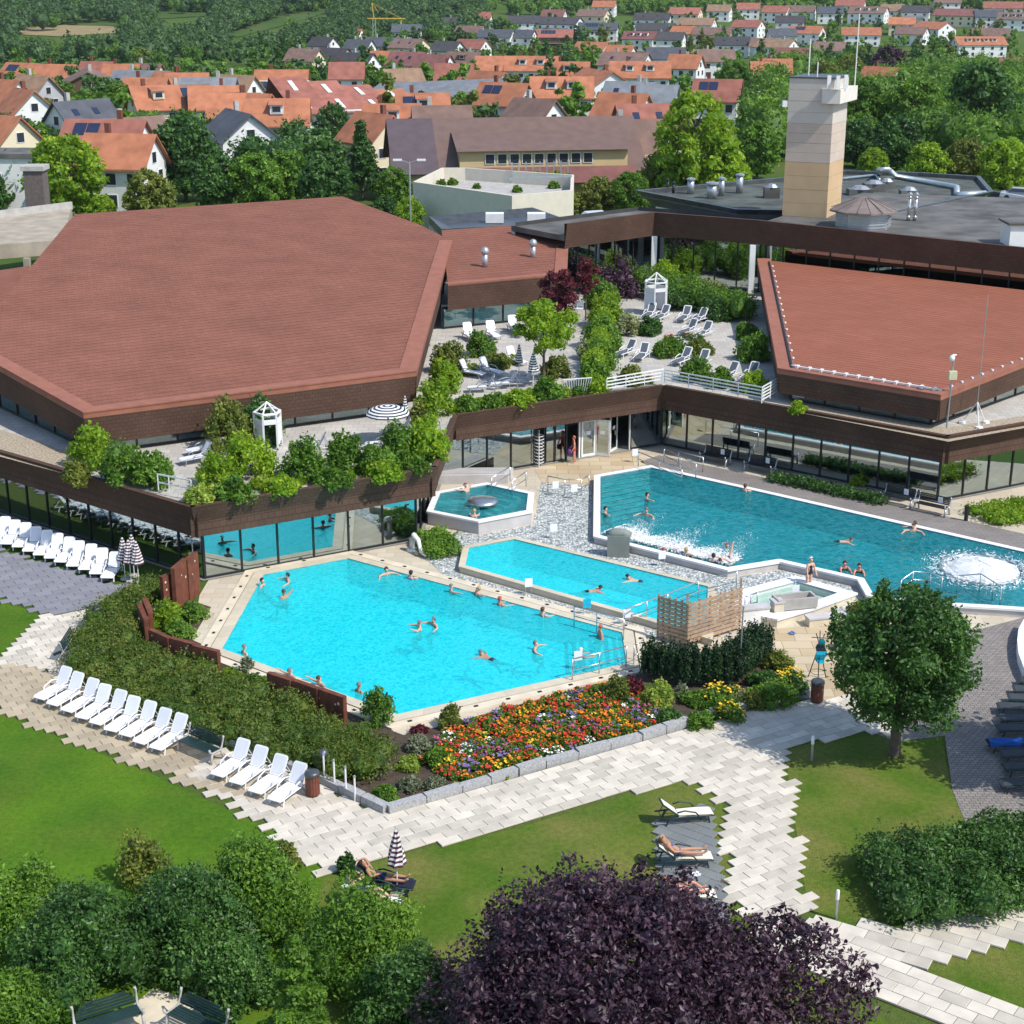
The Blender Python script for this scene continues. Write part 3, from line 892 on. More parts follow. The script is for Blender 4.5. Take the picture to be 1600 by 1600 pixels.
glazing(hall, w2 + [w2[0]], 0.0, 4.0, 5.2, 2.3, MT['glass_pale'])
m = MB(); wi = offset_closed(order, -2.2)
m.prism(wi, 3.96, 5.6).build('interior_wall', MT['interior'], hall, world=True)
# small roof to the far left
m_ = [P(-90, 436, 6.9), P(48, 415, 7.2), P(2, 478, 6.6), P(-90, 560, 6.2)]
annex = thing('bath_annex', 'narrow red brown roof wing behind the main hall edge', 'building', (m_[2].x - 2, m_[2].y + 3, 0))
MB().poly(m_, [(p.x, p.y) for p in m_]).build('roof', MT['shingle_roof'], annex, world=True)
MB().prism(offset_closed([Vector((p.x, p.y)) for p in m_], -0.4), 0.0, 5.9).build('wall', MT['interior_dark'], annex, world=True)

# --- connecting wing
ca, cb = P(700, 446, 7.15), P(886, 429, 7.15)
cc, cd_ = P(890, 346, 8.25), P(690, 360, 8.25)
wing = thing('connecting_wing', 'red shingled connecting wing with two roof vents and blinds', 'building', (ca.x + 4, ca.y + 4, 3.95))
roof_plane(wing, [ca, cb, cc, cd_], (cb - ca), 0.62, MT['shingle_roof'])
cen = (ca + cb + cc + cd_) / 4
wall_band(wing, ca, cb, 1.75, MT['shingle_brown'], cen=cen); wall_band(wing, cb, cc, 1.75, MT['shingle_brown'], cen=cen)
verge(wing, ca, cb, cen, 0.6); verge(wing, cb, cc, cen, 0.9)
fr = [Vector((ca.x, ca.y)), Vector((cb.x, cb.y))]
glazing(wing, fr, 0.9, 4.0, 5.5, 2.2, MT['glass_pale'])
bl = offset_open(fr, 1.15)
m = MB().poly([(bl[0].x, bl[0].y, 4.0), (bl[1].x, bl[1].y, 4.0), (bl[1].x, bl[1].y, 5.6), (bl[0].x, bl[0].y, 5.6)])
m.build('blind', MT['blind'], wing, world=True)
sd = [Vector((cb.x, cb.y)), Vector((cc.x, cc.y))]
glazing(wing, sd, 0.9, 4.0, 6.5, 2.0, MT['glass'])
for px, py in ((758, 419), (833, 406)):
    b = P(px, py, 7.35)
    v = thing('roof_vent', 'grey metal roof vent with domed cowl ' + ('nearer the main hall roof' if px < 800 else 'further along the wing roof'), 'vent', b, group='roof vents')
    MB().lathe([(0.20, 0), (0.20, 1.0)], 12).build('pipe', MT['galv'], v, smooth=True)
    MB().lathe([(0.21, 0.98), (0.29, 1.1), (0.29, 1.28), (0.2, 1.45), (0.05, 1.52)], 12).build('cowl', MT['galv'], v, smooth=True)

# --- right hall
ZR = 5.9
r1, r2 = P(1215, 577, ZR), P(1470, 619, ZR)
rd = (r2 - r1).normalized(); rp = Vector((-rd.y, rd.x, 0))
rn = rd.cross(rp * math.cos(R(2.3)) + Vector((0, 0, 1)) * math.sin(R(2.3))).normalized()
if rn.z < 0: rn = -rn
RH_PX = [(1215, 577), (1470, 619), (1760, 505), (1760, 472), (1183, 405)]
rq = [on_plane(x, y, r1, rn) for x, y in RH_PX]
east = thing('bath_hall', 'smaller hall with fresh brick red shingle roof and white snow stops', 'building', (r2.x + 4, r2.y + 10, 3.95))
roof_plane(east, rq, rd, 0.45, MT['shingle_roof_new'], lift=0.010)
rc = sum(rq, Vector()) / 5
nrm = rn
for i, j in ((0, 1), (1, 2), (4, 0)):
    wall_band(east, rq[i], rq[j], 1.4, MT['shingle_brown'], cen=rc)
verge(east, rq[0], rq[1], rc, 0.55, 0.08); verge(east, rq[1], rq[2], rc, 0.6, 0.08); verge(east, rq[4], rq[0], rc, 1.0, 0.08)
w3 = offset_closed([Vector((p.x, p.y)) for p in rq], -0.9)
glazing(east, w3[:3], 0.0, 3.98, 4.75, 2.3, MT['glass'])
glazing(east, [w3[4], w3[0]], 0.0, 3.98, 5.4, 1.6, MT['glass_pale'])
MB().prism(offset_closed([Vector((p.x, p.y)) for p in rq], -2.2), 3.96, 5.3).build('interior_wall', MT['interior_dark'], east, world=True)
# snow stops: small white blocks up the left verge, a white guard bar along the eave
stop = MB().box((0, 0, 0.08), (0.10, 0.15, 0.09)).mesh('snow_stop', MT['white_paint'])
for k in range(17):
    p = rq[0].lerp(rq[4], 0.03 + k / 18.0) + rd * 1.15 + rn * 0.05
    inst('snow_stop', stop, east, p - east.location, math.atan2(rd.y, rd.x))
for k in range(9):
    p = rq[1].lerp(rq[2], 0.05 + k / 20.0) + (rc - rq[1]).normalized() * 0.75 + rn * 0.05
    inst('snow_stop', stop, east, p - east.location, 0.3)
bar = rq[0].lerp(rq[1], 0.05) + rp * 0.75 + rn * 0.14, rq[0].lerp(rq[1], 0.97) + rp * 0.75 + rn * 0.14
MB().bar(bar[0], bar[1], 0.11, 0.09).build('snow_guard', MT['white_paint'], east, world=True)
brk = MB().box((0, 0, 0.0), (0.16, 0.3, 0.16)).mesh('guard_bracket', MT['white_paint'])
for k in range(12):
    inst('guard_bracket', brk, east, bar[0].lerp(bar[1], (k + 0.5) / 12) - east.location, math.atan2(rd.y, rd.x))
MB().bar(rq[0].lerp(rq[4], 0.02) + rd * 0.95 + rn * 0.11, rq[0].lerp(rq[4], 0.97) + rd * 0.95 + rn * 0.11, 0.12, 0.06).build('gutter', MT['dark_metal'], east, world=True)

# --- rear building: tall fascia, dark glass, flat felt roof
ZT2, ZB2 = 9.6, 7.75
rear_px = [(886, 350), (1023, 332), (1182, 344), (1900, 418)]
rear = PL(rear_px, ZT2)
rb = thing('rear_building', 'flat roofed rear wing with brown fascia and dark glass front', 'building', (rear[1].x, rear[1].y + 3, 3.95))
fascia(rb, rear, ZT2, ZB2, 0.25, MT['shingle_brown'])
glazing(rb, rear, 1.0, 4.0, 7.8, 1.9, MT['glass'])
rin = offset_open(rear, 6.0)
m = MB()
for i in range(3):
    a, b = rin[i], rin[i + 1]
    m.poly([(a.x, a.y, 3.9), (b.x, b.y, 3.9), (b.x, b.y, 9.0), (a.x, a.y, 9.0)])
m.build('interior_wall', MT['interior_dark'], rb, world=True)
rt = offset_open(rear, 0.29)
r65 = [Vector((p.x, p.y)) for p in offset_open(rear, 6.5)]
MB().prism(ccw([rt[0], rt[1], rt[2], r65[2], r65[1], r65[0]]), 8.3, 8.7).build('roof', MT['rooffelt'], rb, world=True)
MB().prism(ccw([rt[2], rt[3], Vector((68, 128)), Vector((30, 138)), r65[2] + Vector((2, 3))]), 9.1, 9.3).build('roof', MT['rooffelt'], rb, world=True)
bk = [Vector((60, 126)), Vector((30, 136)), r65[2] + Vector((2, 2)), r65[1], r65[0]]
MB().prism(ccw(offset_open(rear, 6.1) + bk), 0.0, 8.25).build('wall', MT['concrete'], rb, world=True)
for px, py0 in ((1023, 369), (1177, 384)):
    p = P(px, py0, 7.75)
    MB().box((p.x, p.y + 0.25, 5.9), (0.42, 0.42, 3.7)).build('pillar', MT['white_paint'], rb, world=True)
# roof lantern: octagon with louvres
lp = P(1348, 354, 9.3)
lan = thing('roof_lantern', 'octagonal louvred roof lantern with ribbed brown metal cap', 'roof lantern', lp)
MB().lathe([(2.05, 0), (2.05, 1.15)], 8).build('drum', MT['galv'], lan)
MB().lathe([(2.55, 1.15), (2.55, 1.28), (0.35, 2.15), (0.0, 2.2)], 8).build('cap', MT['copper_roof'], lan)
lou = MB().box((0, 0, 0), (1.4, 0.05, 0.08)).mesh('louvre', MT['galv'])
for k in range(8):
    a = math.pi / 8 + k * math.pi / 4
    if math.sin(a) > 0.4: continue
    for j in range(5):
        rr = 2.05 * math.cos(math.pi / 8) + 0.03
        inst('louvre', lou, lan, (rr * math.cos(a), rr * math.sin(a), 0.15 + j * 0.21), a + math.pi / 2)
rib = MB()
for k in range(16):
    a = k * math.pi / 8
    MB().bar((2.45 * math.cos(a), 2.45 * math.sin(a), 1.33), (0.3 * math.cos(a), 0.3 * math.sin(a), 2.18), 0.05).build('rib', MT['copper_roof'], lan)
for k, px in enumerate((1419, 1429)):
    b = P(px, 345, 9.3)
    v = thing('flue_pipe', 'pair member of slim ribbed steel flue pipes by the lantern', 'pipe', b, group='flue pipes')
    MB().tube([(0, 0, 0), (0, 0, 1.9)], 0.13, 10).build('pipe', MT['steel'], v, smooth=True)
    for j in range(3):
        MB().lathe([(0.2, 0), (0.2, 0.1)], 10, (0, 0, 0.2 + j * 0.75)).build('collar', MT['steel'], v)
    MB().lathe([(0.02, 2.2), (0.22, 2.02), (0.22, 1.98)], 10).build('cap', MT['steel'], v)
b = P(1590, 382, 9.3)
v = thing('roof_upstand', 'pale rendered roof upstand box at the flat roof edge', 'roof box', b)
MB().prism([(-0.9, -1), (3, -1), (3, 1.2), (-0.9, 1.2)], 0, 1.5).build('wall', MT['white_paint'], v)
MB().prism([(-1.1, -1.2), (3.2, -1.2), (3.2, 1.4), (-1.1, 1.4)], 1.5, 1.65).build('cap', MT['rooffelt'], v)
for px, py in ((935, 334), (923, 333)):
    pass
# --- dark flat hexagon roof further back
ZF = 9.35
flat_px = [(992, 297), (1230, 276), (1318, 266), (1436, 269), (1532, 275), (1553, 299), (1400, 331), (1150, 327)]
fl = PL(flat_px, ZF)
fb = thing('flat_roofed_building', 'building with wide dark felt flat roof, white walls and sloped zinc edge', 'building', (sum(p.x for p in fl) / 8, sum(p.y for p in fl) / 8, 0))
f2 = [Vector((p.x, p.y)) for p in ccw(fl)]
fin = offset_closed(f2, -1.2)
m = MB()
for i in range(len(f2)):
    j = (i + 1) % len(f2)
    m.poly([(fin[i].x, fin[i].y, ZF - 1.3), (fin[j].x, fin[j].y, ZF - 1.3), (f2[j].x, f2[j].y, ZF), (f2[i].x, f2[i].y, ZF)])
    k1, k2 = offset_closed(f2, -0.4)[i], offset_closed(f2, -0.4)[j]
    m.poly([(f2[i].x, f2[i].y, ZF), (f2[j].x, f2[j].y, ZF), (k2.x, k2.y, ZF), (k1.x, k1.y, ZF)])
    m.poly([(k1.x, k1.y, ZF), (k2.x, k2.y, ZF), (k2.x, k2.y, ZF - 0.5), (k1.x, k1.y, ZF - 0.5)])
m.build('parapet', MT['zinc'], fb, world=True)
MB().prism(offset_closed(f2, -0.41), ZF - 0.6, ZF - 0.35).build('roof', MT['rooffelt_green'], fb, world=True)
wi = offset_closed(f2, -1.3)
MB().prism(wi, 0, ZF - 1.29, cap=False).build('wall', MT['white_paint'], fb, world=True)
a, b = P(1440, 335, 9.3), P(1460, 333, 9.3)
for k in range(4):
    p = P(1432 + k * 9, 337, 8.9)
MT['pipe'] = mat('pipe', (0.45, 0.52, 0.54), 0.4, 0.1, metal=0.5)
def roof_pipe(label, px, r, z=9.2):
    pts = [P(x, y, zz) for x, y, zz in px]
    t = thing('roof_duct', label, 'duct', pts[0])
    MB().tube([p - pts[0] for p in pts], r, 8).build('duct', MT['pipe'], t, smooth=True)
    for k in range(1, len(pts) - 1):
        MB().lathe([(r * 1.25, -0.06), (r * 1.25, 0.06)], 8, tuple(pts[k] - pts[0])).build('clamp', MT['galv'], t)
roof_pipe('pale blue grey roof duct running to the far right corner', [(1374, 272, 9.05), (1374, 265, 10.05), (1388, 265, 10.05), (1402, 276, 9.2), (1480, 290, 9.2), (1495, 293, 9.2), (1495, 303, 9.2)], 0.26)
roof_pipe('thin roof pipe from tower to the middle of the flat roof', [(1316, 279, 9.15), (1368, 274, 9.15), (1374, 281, 9.15)], 0.14)
roof_pipe('bright roof duct along the right parapet', [(1496, 305, 9.15), (1540, 303, 9.15)], 0.3)
for k, (px, py, hh, rr) in enumerate([(1043, 293, 0.9, 0.12), (1052, 296, 0.8, 0.12), (1079, 297, 1.2, 0.3), (1112, 304, 1.2, 0.42), (1127, 300, 1.4, 0.25), (1155, 296, 1.5, 0.3), (1205, 303, 0.9, 0.5), (1365, 293, 0.7, 0.7), (1385, 288, 0.6, 0.5), (1420, 300, 0.5, 0.6), (1343, 298, 0.5, 0.8)]):
    b = P(px, py + 6, ZF - 0.35)
    kinds = ['slim black vent pipe', 'squat grey vent cylinder', 'low boxy skylight']
    kd = 0 if rr < 0.2 else (1 if rr < 0.45 else 2)
    v = thing('roof_vent', kinds[kd] + ' on the dark flat roof', 'vent', b, group='vents on the dark flat roof: ' + kinds[kd])
    if kd == 2:
        MB().box((0, 0, hh / 2), (rr * 2.6, rr * 1.8, hh)).build('curb', MT['rooffelt'], v)
        MB().lathe([(rr * 1.1, hh), (rr * 0.6, hh + 0.25), (0.05, hh + 0.3)], 8).build('dome', MT['galv'], v)
    else:
        MB().tube([(0, 0, 0), (0, 0, hh)], rr, 10).build('pipe', MT['dark_metal'] if kd == 0 else MT['galv'], v, smooth=True)
        MB().lathe([(rr * 1.35, hh), (rr * 1.35, hh + 0.12), (0.02, hh + 0.25)], 10).build('cowl', MT['dark_metal'] if kd == 0 else MT['galv'], v)
# --- chimney tower
TZ = 9.3
t1, t2, t3 = P(1222, 337, TZ), P(1291, 341, TZ), P(1313, 331, TZ)
t4 = t1 + (t3 - t2)
ttop = 28 - (SP + (122 - 800) / FPX * CP) * t1.y / (CP - (122 - 800) / FPX * SP)
tw = thing('chimney_tower', 'tall banded tower, white above and ochre below, with antennas on top', 'tower', t1)
def tone(c): return mat('tower_%d' % int(c[2] * 1000), c, 0.85, 0.06, 0.8, bump=0.2)
quad = [Vector((p.x, p.y)) for p in (t1, t2, t3, t4)]
zs = [TZ, TZ + (ttop - TZ) * 0.40, TZ + (ttop - TZ) * 0.68, ttop]
for i, c in enumerate([(0.54, 0.38, 0.22), (0.52, 0.435, 0.36), (0.54, 0.50, 0.445)]):
    mt = tone(c)
    n = 4
    for k in range(n):
        za = zs[i] + (zs[i + 1] - zs[i]) * k / n; zb = zs[i] + (zs[i + 1] - zs[i]) * (k + 1) / n
        MB().prism(offset_closed(quad, -0.0 if k % 2 == 0 else -0.006), za + 0.015, zb).build('panel', mt, tw, world=True)
MB().prism(offset_closed(quad, -0.06), TZ, ttop - 0.05).build('core', MT['concrete'], tw, world=True)
MB().prism(offset_closed(quad, 0.05), ttop + 0.003, ttop + 0.12).build('coping', MT['zinc'], tw, world=True)
dx = (t2 - t1).normalized()
b0 = t2.lerp(t1, 0.28); b1 = t3 + (t3 - t2) * 0.15 + dx * 0.3
bal = [Vector((b0.x, b0.y)) - Vector((0, 0.55)), Vector((t2.x + 0.35, t2.y - 0.6)), Vector((b1.x + 0.25, b1.y)), Vector((t3.x - 0.3, t3.y + 0.4)), Vector((b0.x, b0.y + 0.4))]
MB().prism(bal, ttop - 1.75, ttop - 0.7, bottom=True).build('balcony', mat('tower_balcony', (0.66, 0.63, 0.58), 0.85, 0.05), tw, world=True)
for p, hh in ((t1 + Vector((1.6, 1, 0)), 2.8), (t3 + Vector((0.4, -0.3, 0)), 4.6), (t2 + Vector((-1.2, 0.8, 0)), 1.2)):
    MB().tube([(p.x, p.y, ttop - 1.0), (p.x, p.y, ttop + hh)], 0.05, 5).build('antenna', MT['white_paint'], tw, world=True)
for k, (ax, ay) in enumerate(((-0.5, -0.3), (0.1, -0.65), (0.9, 0.4))):
    MB().box((t2.x + ax, t2.y + ay, ttop - 0.2), (0.28, 0.2, 1.0)).build('antenna_panel', MT['white_paint'], tw, world=True)
MB().box((t1.x - 0.2, t1.y + 0.3, ttop - 1.9), (0.4, 0.5, 0.45)).build('antenna_panel', MT['white_paint'], tw, world=True)
# camera pole and antenna mast on the corner of the right hall
b = P(1479, 668, 3.97)
v = thing('camera_pole', 'slim grey pole with white dome camera and beige box', 'camera pole', b)
MB().tube([(0, 0, 0), (0.05, 0, 3.9)], 0.05, 6).build('pole', MT['galv'], v)
MB().box((0.05, -0.1, 2.95), (0.42, 0.25, 0.45)).build('junction_box', mat('junction_beige', (0.55, 0.52, 0.33), 0.6), v)
MB().tube([(0.05, 0, 3.9), (0.1, -0.2, 4.1), (-0.1, -0.25, 4.1)], 0.04, 5).build('arm', MT['white_paint'], v)
MB().lathe([(0.02, 3.8), (0.13, 3.86), (0.16, 4.0), (0.1, 4.12), (0.02, 4.15)], 10, (-0.12, -0.27, -0.05)).build('dome', MT['white_paint'], v, smooth=True)
b = P(1524, 664, 3.97)
v = thing('antenna_mast', 'thin antenna mast on a white tripod weighed down with stones', 'antenna', b)
MB().tube([(0, 0, 0.6), (0, 0, 7.2)], 0.025, 5).build('mast', MT['galv'], v)
for a in (0.5, 2.6, 4.7):
    MB().tube([(0.75 * math.cos(a), 0.75 * math.sin(a), 0), (0, 0, 1.3)], 0.03, 5).build('leg', MT['white_paint'], v)
    MB().lathe([(0.22, 0), (0.2, 0.12), (0.05, 0.16)], 7, (0.75 * math.cos(a), 0.75 * math.sin(a), 0)).build('weight_stone', MT['white_stone'], v)
# gravel strip on the canopy roof
for px, lab in (([(1225, 640), (1482, 690), (1760, 640), (1760, 625), (1480, 668), (1235, 628)], 'pale gravel strip along the right canopy roof'),
                ([(-200, 660), (100, 740), (130, 715), (60, 690), (-200, 610)], 'tan gravel strip along the left canopy roof')):
    tag(cdt_sheet(MB(), ccw([Vector((p.x, p.y)) for p in PL(px, 3.99)]), [], 3.99).build('gravel_strip', MT['gravel'] if 'gravel' in MT else mat('gravel', (0.40, 0.33, 0.24), 0.9, 0.45, 9.0, bump=0.8)), lab, 'gravel', kind='stuff')
# floodlight on a bracket at the hall eave
b = P(388, 628, ZE - 1.0)
v = thing('floodlight', 'small grey floodlight on an arm over the hall fascia', 'floodlight', b)
MB().tube([(0, 0.3, -0.3), (0, -0.2, 0.1), (0, -0.25, 0.6)], 0.035, 5).build('arm', MT['dark_metal'], v)
MB().box((0.1, -0.3, 0.75), (0.36, 0.2, 0.42), 0.4).build('lamp_head', MT['galv'], v)
# ------------------------------------------------------------------ pools
MT['tile_cyan'] = brick_mat('tile_cyan', (0.36, 0.80, 0.86), (0.34, 0.76, 0.83), (0.30, 0.68, 0.76), 0.25, 0.125, 0.006, 0.5, uv=False, streak=0.06, bump=0)
MT['tile_teal'] = brick_mat('tile_teal', (0.18, 0.52, 0.58), (0.16, 0.48, 0.55), (0.13, 0.42, 0.48), 0.25, 0.125, 0.006, 0.5, uv=False, streak=0.12, bump=0)
MT['tile_pale'] = mat('tile_pale', (0.62, 0.70, 0.66), 0.5, 0.06)
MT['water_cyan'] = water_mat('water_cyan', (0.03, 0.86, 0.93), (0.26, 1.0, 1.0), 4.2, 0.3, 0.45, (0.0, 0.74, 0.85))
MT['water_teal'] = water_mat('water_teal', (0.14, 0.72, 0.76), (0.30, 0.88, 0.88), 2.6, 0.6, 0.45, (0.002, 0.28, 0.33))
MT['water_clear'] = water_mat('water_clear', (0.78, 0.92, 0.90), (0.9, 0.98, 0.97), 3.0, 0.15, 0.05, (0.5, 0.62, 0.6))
MT['rim_beige'] = mat('rim_beige', (0.60, 0.53, 0.40), 0.7, 0.08, 2.0, rnd=0.12)
MT['rim_grey'] = mat('rim_grey', (0.36, 0.33, 0.30), 0.8, 0.15, 2.0)
MT['dark'] = mat('dark', (0.02, 0.02, 0.02), 0.8, 0.1)
def pool(name, label, poly, zr, zw, zf, rim, rim_mt, wall_mt, tile, water, skip_edges=(), cop=None):
    c = sum((Vector((p[0], p[1])) for p in poly), Vector((0, 0))) / len(poly)
    t = thing(name, label, 'pool', (c.x, c.y, 0))
    pts = [Vector((p[0], p[1])) for p in poly]
    n = len(pts)
    m = MB()
    cdt_sheet(m, pts, [], zf)
    for i in range(n):
        a, b = pts[i], pts[(i + 1) % n]
        m.poly([(b.x, b.y, zf), (a.x, a.y, zf), (a.x, a.y, zr - 0.02), (b.x, b.y, zr - 0.02)])
    m.build('basin', tile, t, world=True)
    out = offset_closed(pts, rim); out2 = offset_closed(pts, rim - 0.06)
    for i in range(n):
        if i in skip_edges: continue
        j = (i + 1) % n
        L = (pts[j] - pts[i]).length
        k = max(1, round(L / 1.2)) if cop else 1
        for q in range(k):
            f0, f1 = q / k + (0.006 / L if q else 0), (q + 1) / k
            A, B = pts[i].lerp(pts[j], f0), pts[i].lerp(pts[j], f1)
            C, D = out[i].lerp(out[j], f1), out[i].lerp(out[j], f0)
            mm = MB().prism([A, B, C, D], zr - 0.1, zr)
            mm.build('coping', rim_mt, t, world=True)
        mm = MB().prism([pts[i].lerp(out2[i], 0.3), pts[j].lerp(out2[j], 0.3), out2[j], out2[i]], 0.0, zr - 0.09, cap=False)
        mm.build('pool_wall', wall_mt, t, world=True)
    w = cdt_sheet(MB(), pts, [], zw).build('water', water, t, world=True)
    return t
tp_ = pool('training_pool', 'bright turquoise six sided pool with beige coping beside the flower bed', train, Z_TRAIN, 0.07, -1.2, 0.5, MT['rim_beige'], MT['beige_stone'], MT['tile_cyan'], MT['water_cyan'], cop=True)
# overflow groove, outer stone band and small drains
band_in, band_out = offset_closed(train, 0.56), offset_closed(train, 1.0)
n = len(train)
tr2 = [Vector((p[0], p[1])) for p in train]
drain = MB().box((0, 0, 0.01), (0.17, 0.12, 0.02)).mesh('drain', MT['dark'])
for i in range(n):
    j = (i + 1) % n
    A, B = tr2[i], tr2[j]
    mid = (A + B) / 2
    if A.y > 75 and B.y > 75 and abs(A.x - B.x) > 2 and mid.x < -7: continue   # building side
    MB().prism([band_in[i], band_in[j], band_out[j], band_out[i]], 0.02, Z_TRAIN - 0.015).build('gutter_band', MT['beige_stone'], tp_, world=True)
    L = (B - A).length
    a_ = math.atan2((B - A).y, (B - A).x)
    for k in range(int(L / 1.25)):
        f = (k + 0.5) / int(L / 1.25)
        p = (band_in[i].lerp(band_in[j], f) * 0.55 + band_out[i].lerp(band_out[j], f) * 0.45)
        inst('drain', drain, tp_, Vector((p.x, p.y, Z_TRAIN - 0.012)) - tp_.location, a_)
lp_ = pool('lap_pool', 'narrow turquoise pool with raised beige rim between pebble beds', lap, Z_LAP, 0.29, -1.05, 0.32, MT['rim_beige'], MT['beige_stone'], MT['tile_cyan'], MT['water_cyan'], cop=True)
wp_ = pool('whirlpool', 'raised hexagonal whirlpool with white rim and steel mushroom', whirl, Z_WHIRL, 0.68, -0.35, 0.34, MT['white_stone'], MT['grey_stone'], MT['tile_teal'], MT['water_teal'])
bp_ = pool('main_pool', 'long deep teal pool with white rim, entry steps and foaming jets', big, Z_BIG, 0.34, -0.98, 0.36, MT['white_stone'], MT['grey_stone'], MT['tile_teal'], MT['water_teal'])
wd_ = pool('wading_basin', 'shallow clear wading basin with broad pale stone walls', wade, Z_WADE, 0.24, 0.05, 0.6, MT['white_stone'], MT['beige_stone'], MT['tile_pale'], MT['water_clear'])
MT['nosing'] = mat('nosing', (0.02, 0.07, 0.10), 0.6)
def steps(par, a, b, direc, n, run, z0, dz, mt):
    """n steps from edge a-b going along direc, each its own slab"""
    for k in range(n):
        p, q = a + direc * (k * run), b + direc * (k * run)
        r, s = b + direc * ((k + 1) * run - 0.015), a + direc * ((k + 1) * run - 0.015)
        o = MB().prism([p, q, r, s], -1.2, z0 - dz * (k + 1)).build('step', mt, par, world=True)
        MB().prism([s.lerp(p, .22), r.lerp(q, .22), r.lerp(q, .02), s.lerp(p, .02)], z0 - dz * (k + 1) + .001, z0 - dz * (k + 1) + .012).build('nosing', MT['nosing'], o)
        CH[o.name][-1].location = -Vector(par.location)
a, b = P(972, 988, Z_TRAIN).xy, P(979, 1036, Z_TRAIN).xy
dirn = (P(543, 872, Z_TRAIN).xy - a).normalized()
MT['tile_step'] = mat('tile_step', (0.45, 0.72, 0.70), 0.5, 0.06)
a2 = a + (b - a) * 0.01
steps(tp_, a2 + dirn * 0.02, b + dirn * 0.02, dirn, 7, 0.42, 0.02, 0.155, MT['tile_step'])
a, b = P(940, 745, Z_BIG).xy, P(1017, 731, Z_BIG).xy
dirn = (P(938, 836, Z_BIG).xy - P(938, 744, Z_BIG).xy).normalized()
d2 = Vector((dirn.x * 0.82 + 0.57, dirn.y * 0.82 - 0.1)).normalized()
steps(bp_, a + dirn * 0.03, b + dirn * 0.03 + (a - b).normalized() * 0.1, dirn, 9, 0.52, 0.30, 0.125, MT['tile_step'])
a, b = P(786, 762, Z_WHIRL).xy, P(815, 769, Z_WHIRL).xy
dirn = Vector((-0.75, -0.66))
steps(wp_, a + dirn * .05, b + dirn * .05, dirn, 5, 0.42, 0.62, 0.16, MT['tile_step'])
# steel mushroom in the whirlpool
mp_ = P(754, 782, 0.95)
MB().lathe([(0.12, -1.2), (0.12, -0.25), (0.85, -0.1), (0.80, 0.03), (0.5, 0.12), (0.02, 0.16)], 20, tuple(mp_ - wp_.location)).build('mushroom_fountain', MT['steel'], wp_, smooth=True)
bl_ = P(705, 771, Z_WHIRL)
MB().box((bl_.x - wp_.location.x + 0.6, bl_.y - wp_.location.y - 0.4, 0.35), (3.2, 0.6, 0.1), 0.1).build('bench_ledge', MT['tile_step'], wp_)
# foam: white churned water, nobody could count it
MT['foam'] = mat('foam', (0.85, 0.88, 0.88), 0.8, 0.04)
_nt = MT['foam'].node_tree; _mx = _nt.nodes.new('ShaderNodeMixShader'); _mx.inputs[0].default_value = 0.68
_nt.links.new(_nt.nodes.new('ShaderNodeBsdfTransparent').outputs[0], _mx.inputs[1]); _nt.links.new(_nt.nodes['Principled BSDF'].outputs[0], _mx.inputs[2]); _nt.links.new(_mx.outputs[0], _nt.nodes['Material Output'].inputs['Surface'])
def foam(name, label, fn, n, z, smin, smax, seed):
    rnd = random.Random(seed)
    m = MB()
    for k in range(n):
        p, dens, dr = fn(rnd)
        s = rnd.uniform(smin, smax) * dens
        a = dr + rnd.gauss(0, 0.5)
        l, w = s * rnd.uniform(0.8, 2.4), s * rnd.uniform(0.25, 0.7)
        ca, sa = math.cos(a), math.sin(a)
        zz = z + rnd.uniform(0.005, 0.12) * dens
        q = [(l, 0), (l * .3, w), (-l * .8, w * .4), (-l, -w * .5), (l * .2, -w)]
        top = [(p[0] + x * ca - y * sa, p[1] + x * sa + y * ca, zz + rnd.uniform(-.02, .04)) for x, y in q]
        m.poly(top)
    return tag(m.build(name, MT['foam']), label, 'foam', kind='stuff')
fa, fb_ = P(940, 836, 0.34), P(1140, 887, 0.34)
fd = (fb_ - fa).normalized(); fnn = Vector((-fd.y, fd.x, 0))
def f_edge(r):
    s = r.random(); w = abs(r.gauss(0, 1)) * (1.3 + 0.7 * math.sin(s * 17))
    p = fa.lerp(fb_, s * 0.98) + fnn * (0.15 + w * 0.95)
    return p, max(0.25, 1.25 - w * 0.45), math.atan2(fnn.y, fnn.x) + 0.3 * math.sin(s * 30)
foam('foam', 'white churned foam along the jets of the long pool', f_edge, 8000, 0.345, 0.03, 0.10, 3)
fc = P(1533, 891, 0.34)
def f_dome(r):
    rr = abs(r.gauss(0, 0.6)) if r.random() < 0.65 else r.gauss(1.85, 0.42)
    a = r.uniform(0, 6.283)
    return (fc.x + rr * 1.15 * math.cos(a), fc.y + rr * 1.15 * math.sin(a)), (1.15 if rr < 1.3 else max(0.3, 1.5 - rr * 0.45)), a + 1.57
foam('foam', 'ring of white foam boiling round the underwater fountain', f_dome, 4500, 0.35, 0.03, 0.11, 4)
dm = thing('bubble_fountain', 'domed white boiling water fountain inside a dark steel ring', 'fountain', fc)
def dome_mesh():
    m = MB(); rnd = random.Random(5); k = 22
    rings = [(1.75, 0.02), (1.55, 0.10), (1.25, 0.20), (0.9, 0.30), (0.5, 0.36), (0.05, 0.40)]
    P_ = [[(r * (1 + rnd.uniform(-.05, .05)) * math.cos(6.283 * j / k), r * (1 + rnd.uniform(-.05, .05)) * math.sin(6.283 * j / k), z + rnd.uniform(-.05, .07)) for j in range(k)] for r, z in rings]
    for i in range(len(P_) - 1):
        for j in range(k):
            m.poly([P_[i][j], P_[i][(j + 1) % k], P_[i + 1][(j + 1) % k], P_[i + 1][j]])
    return m
dome_mesh().build('water_dome', MT['foam'], dm, smooth=False)
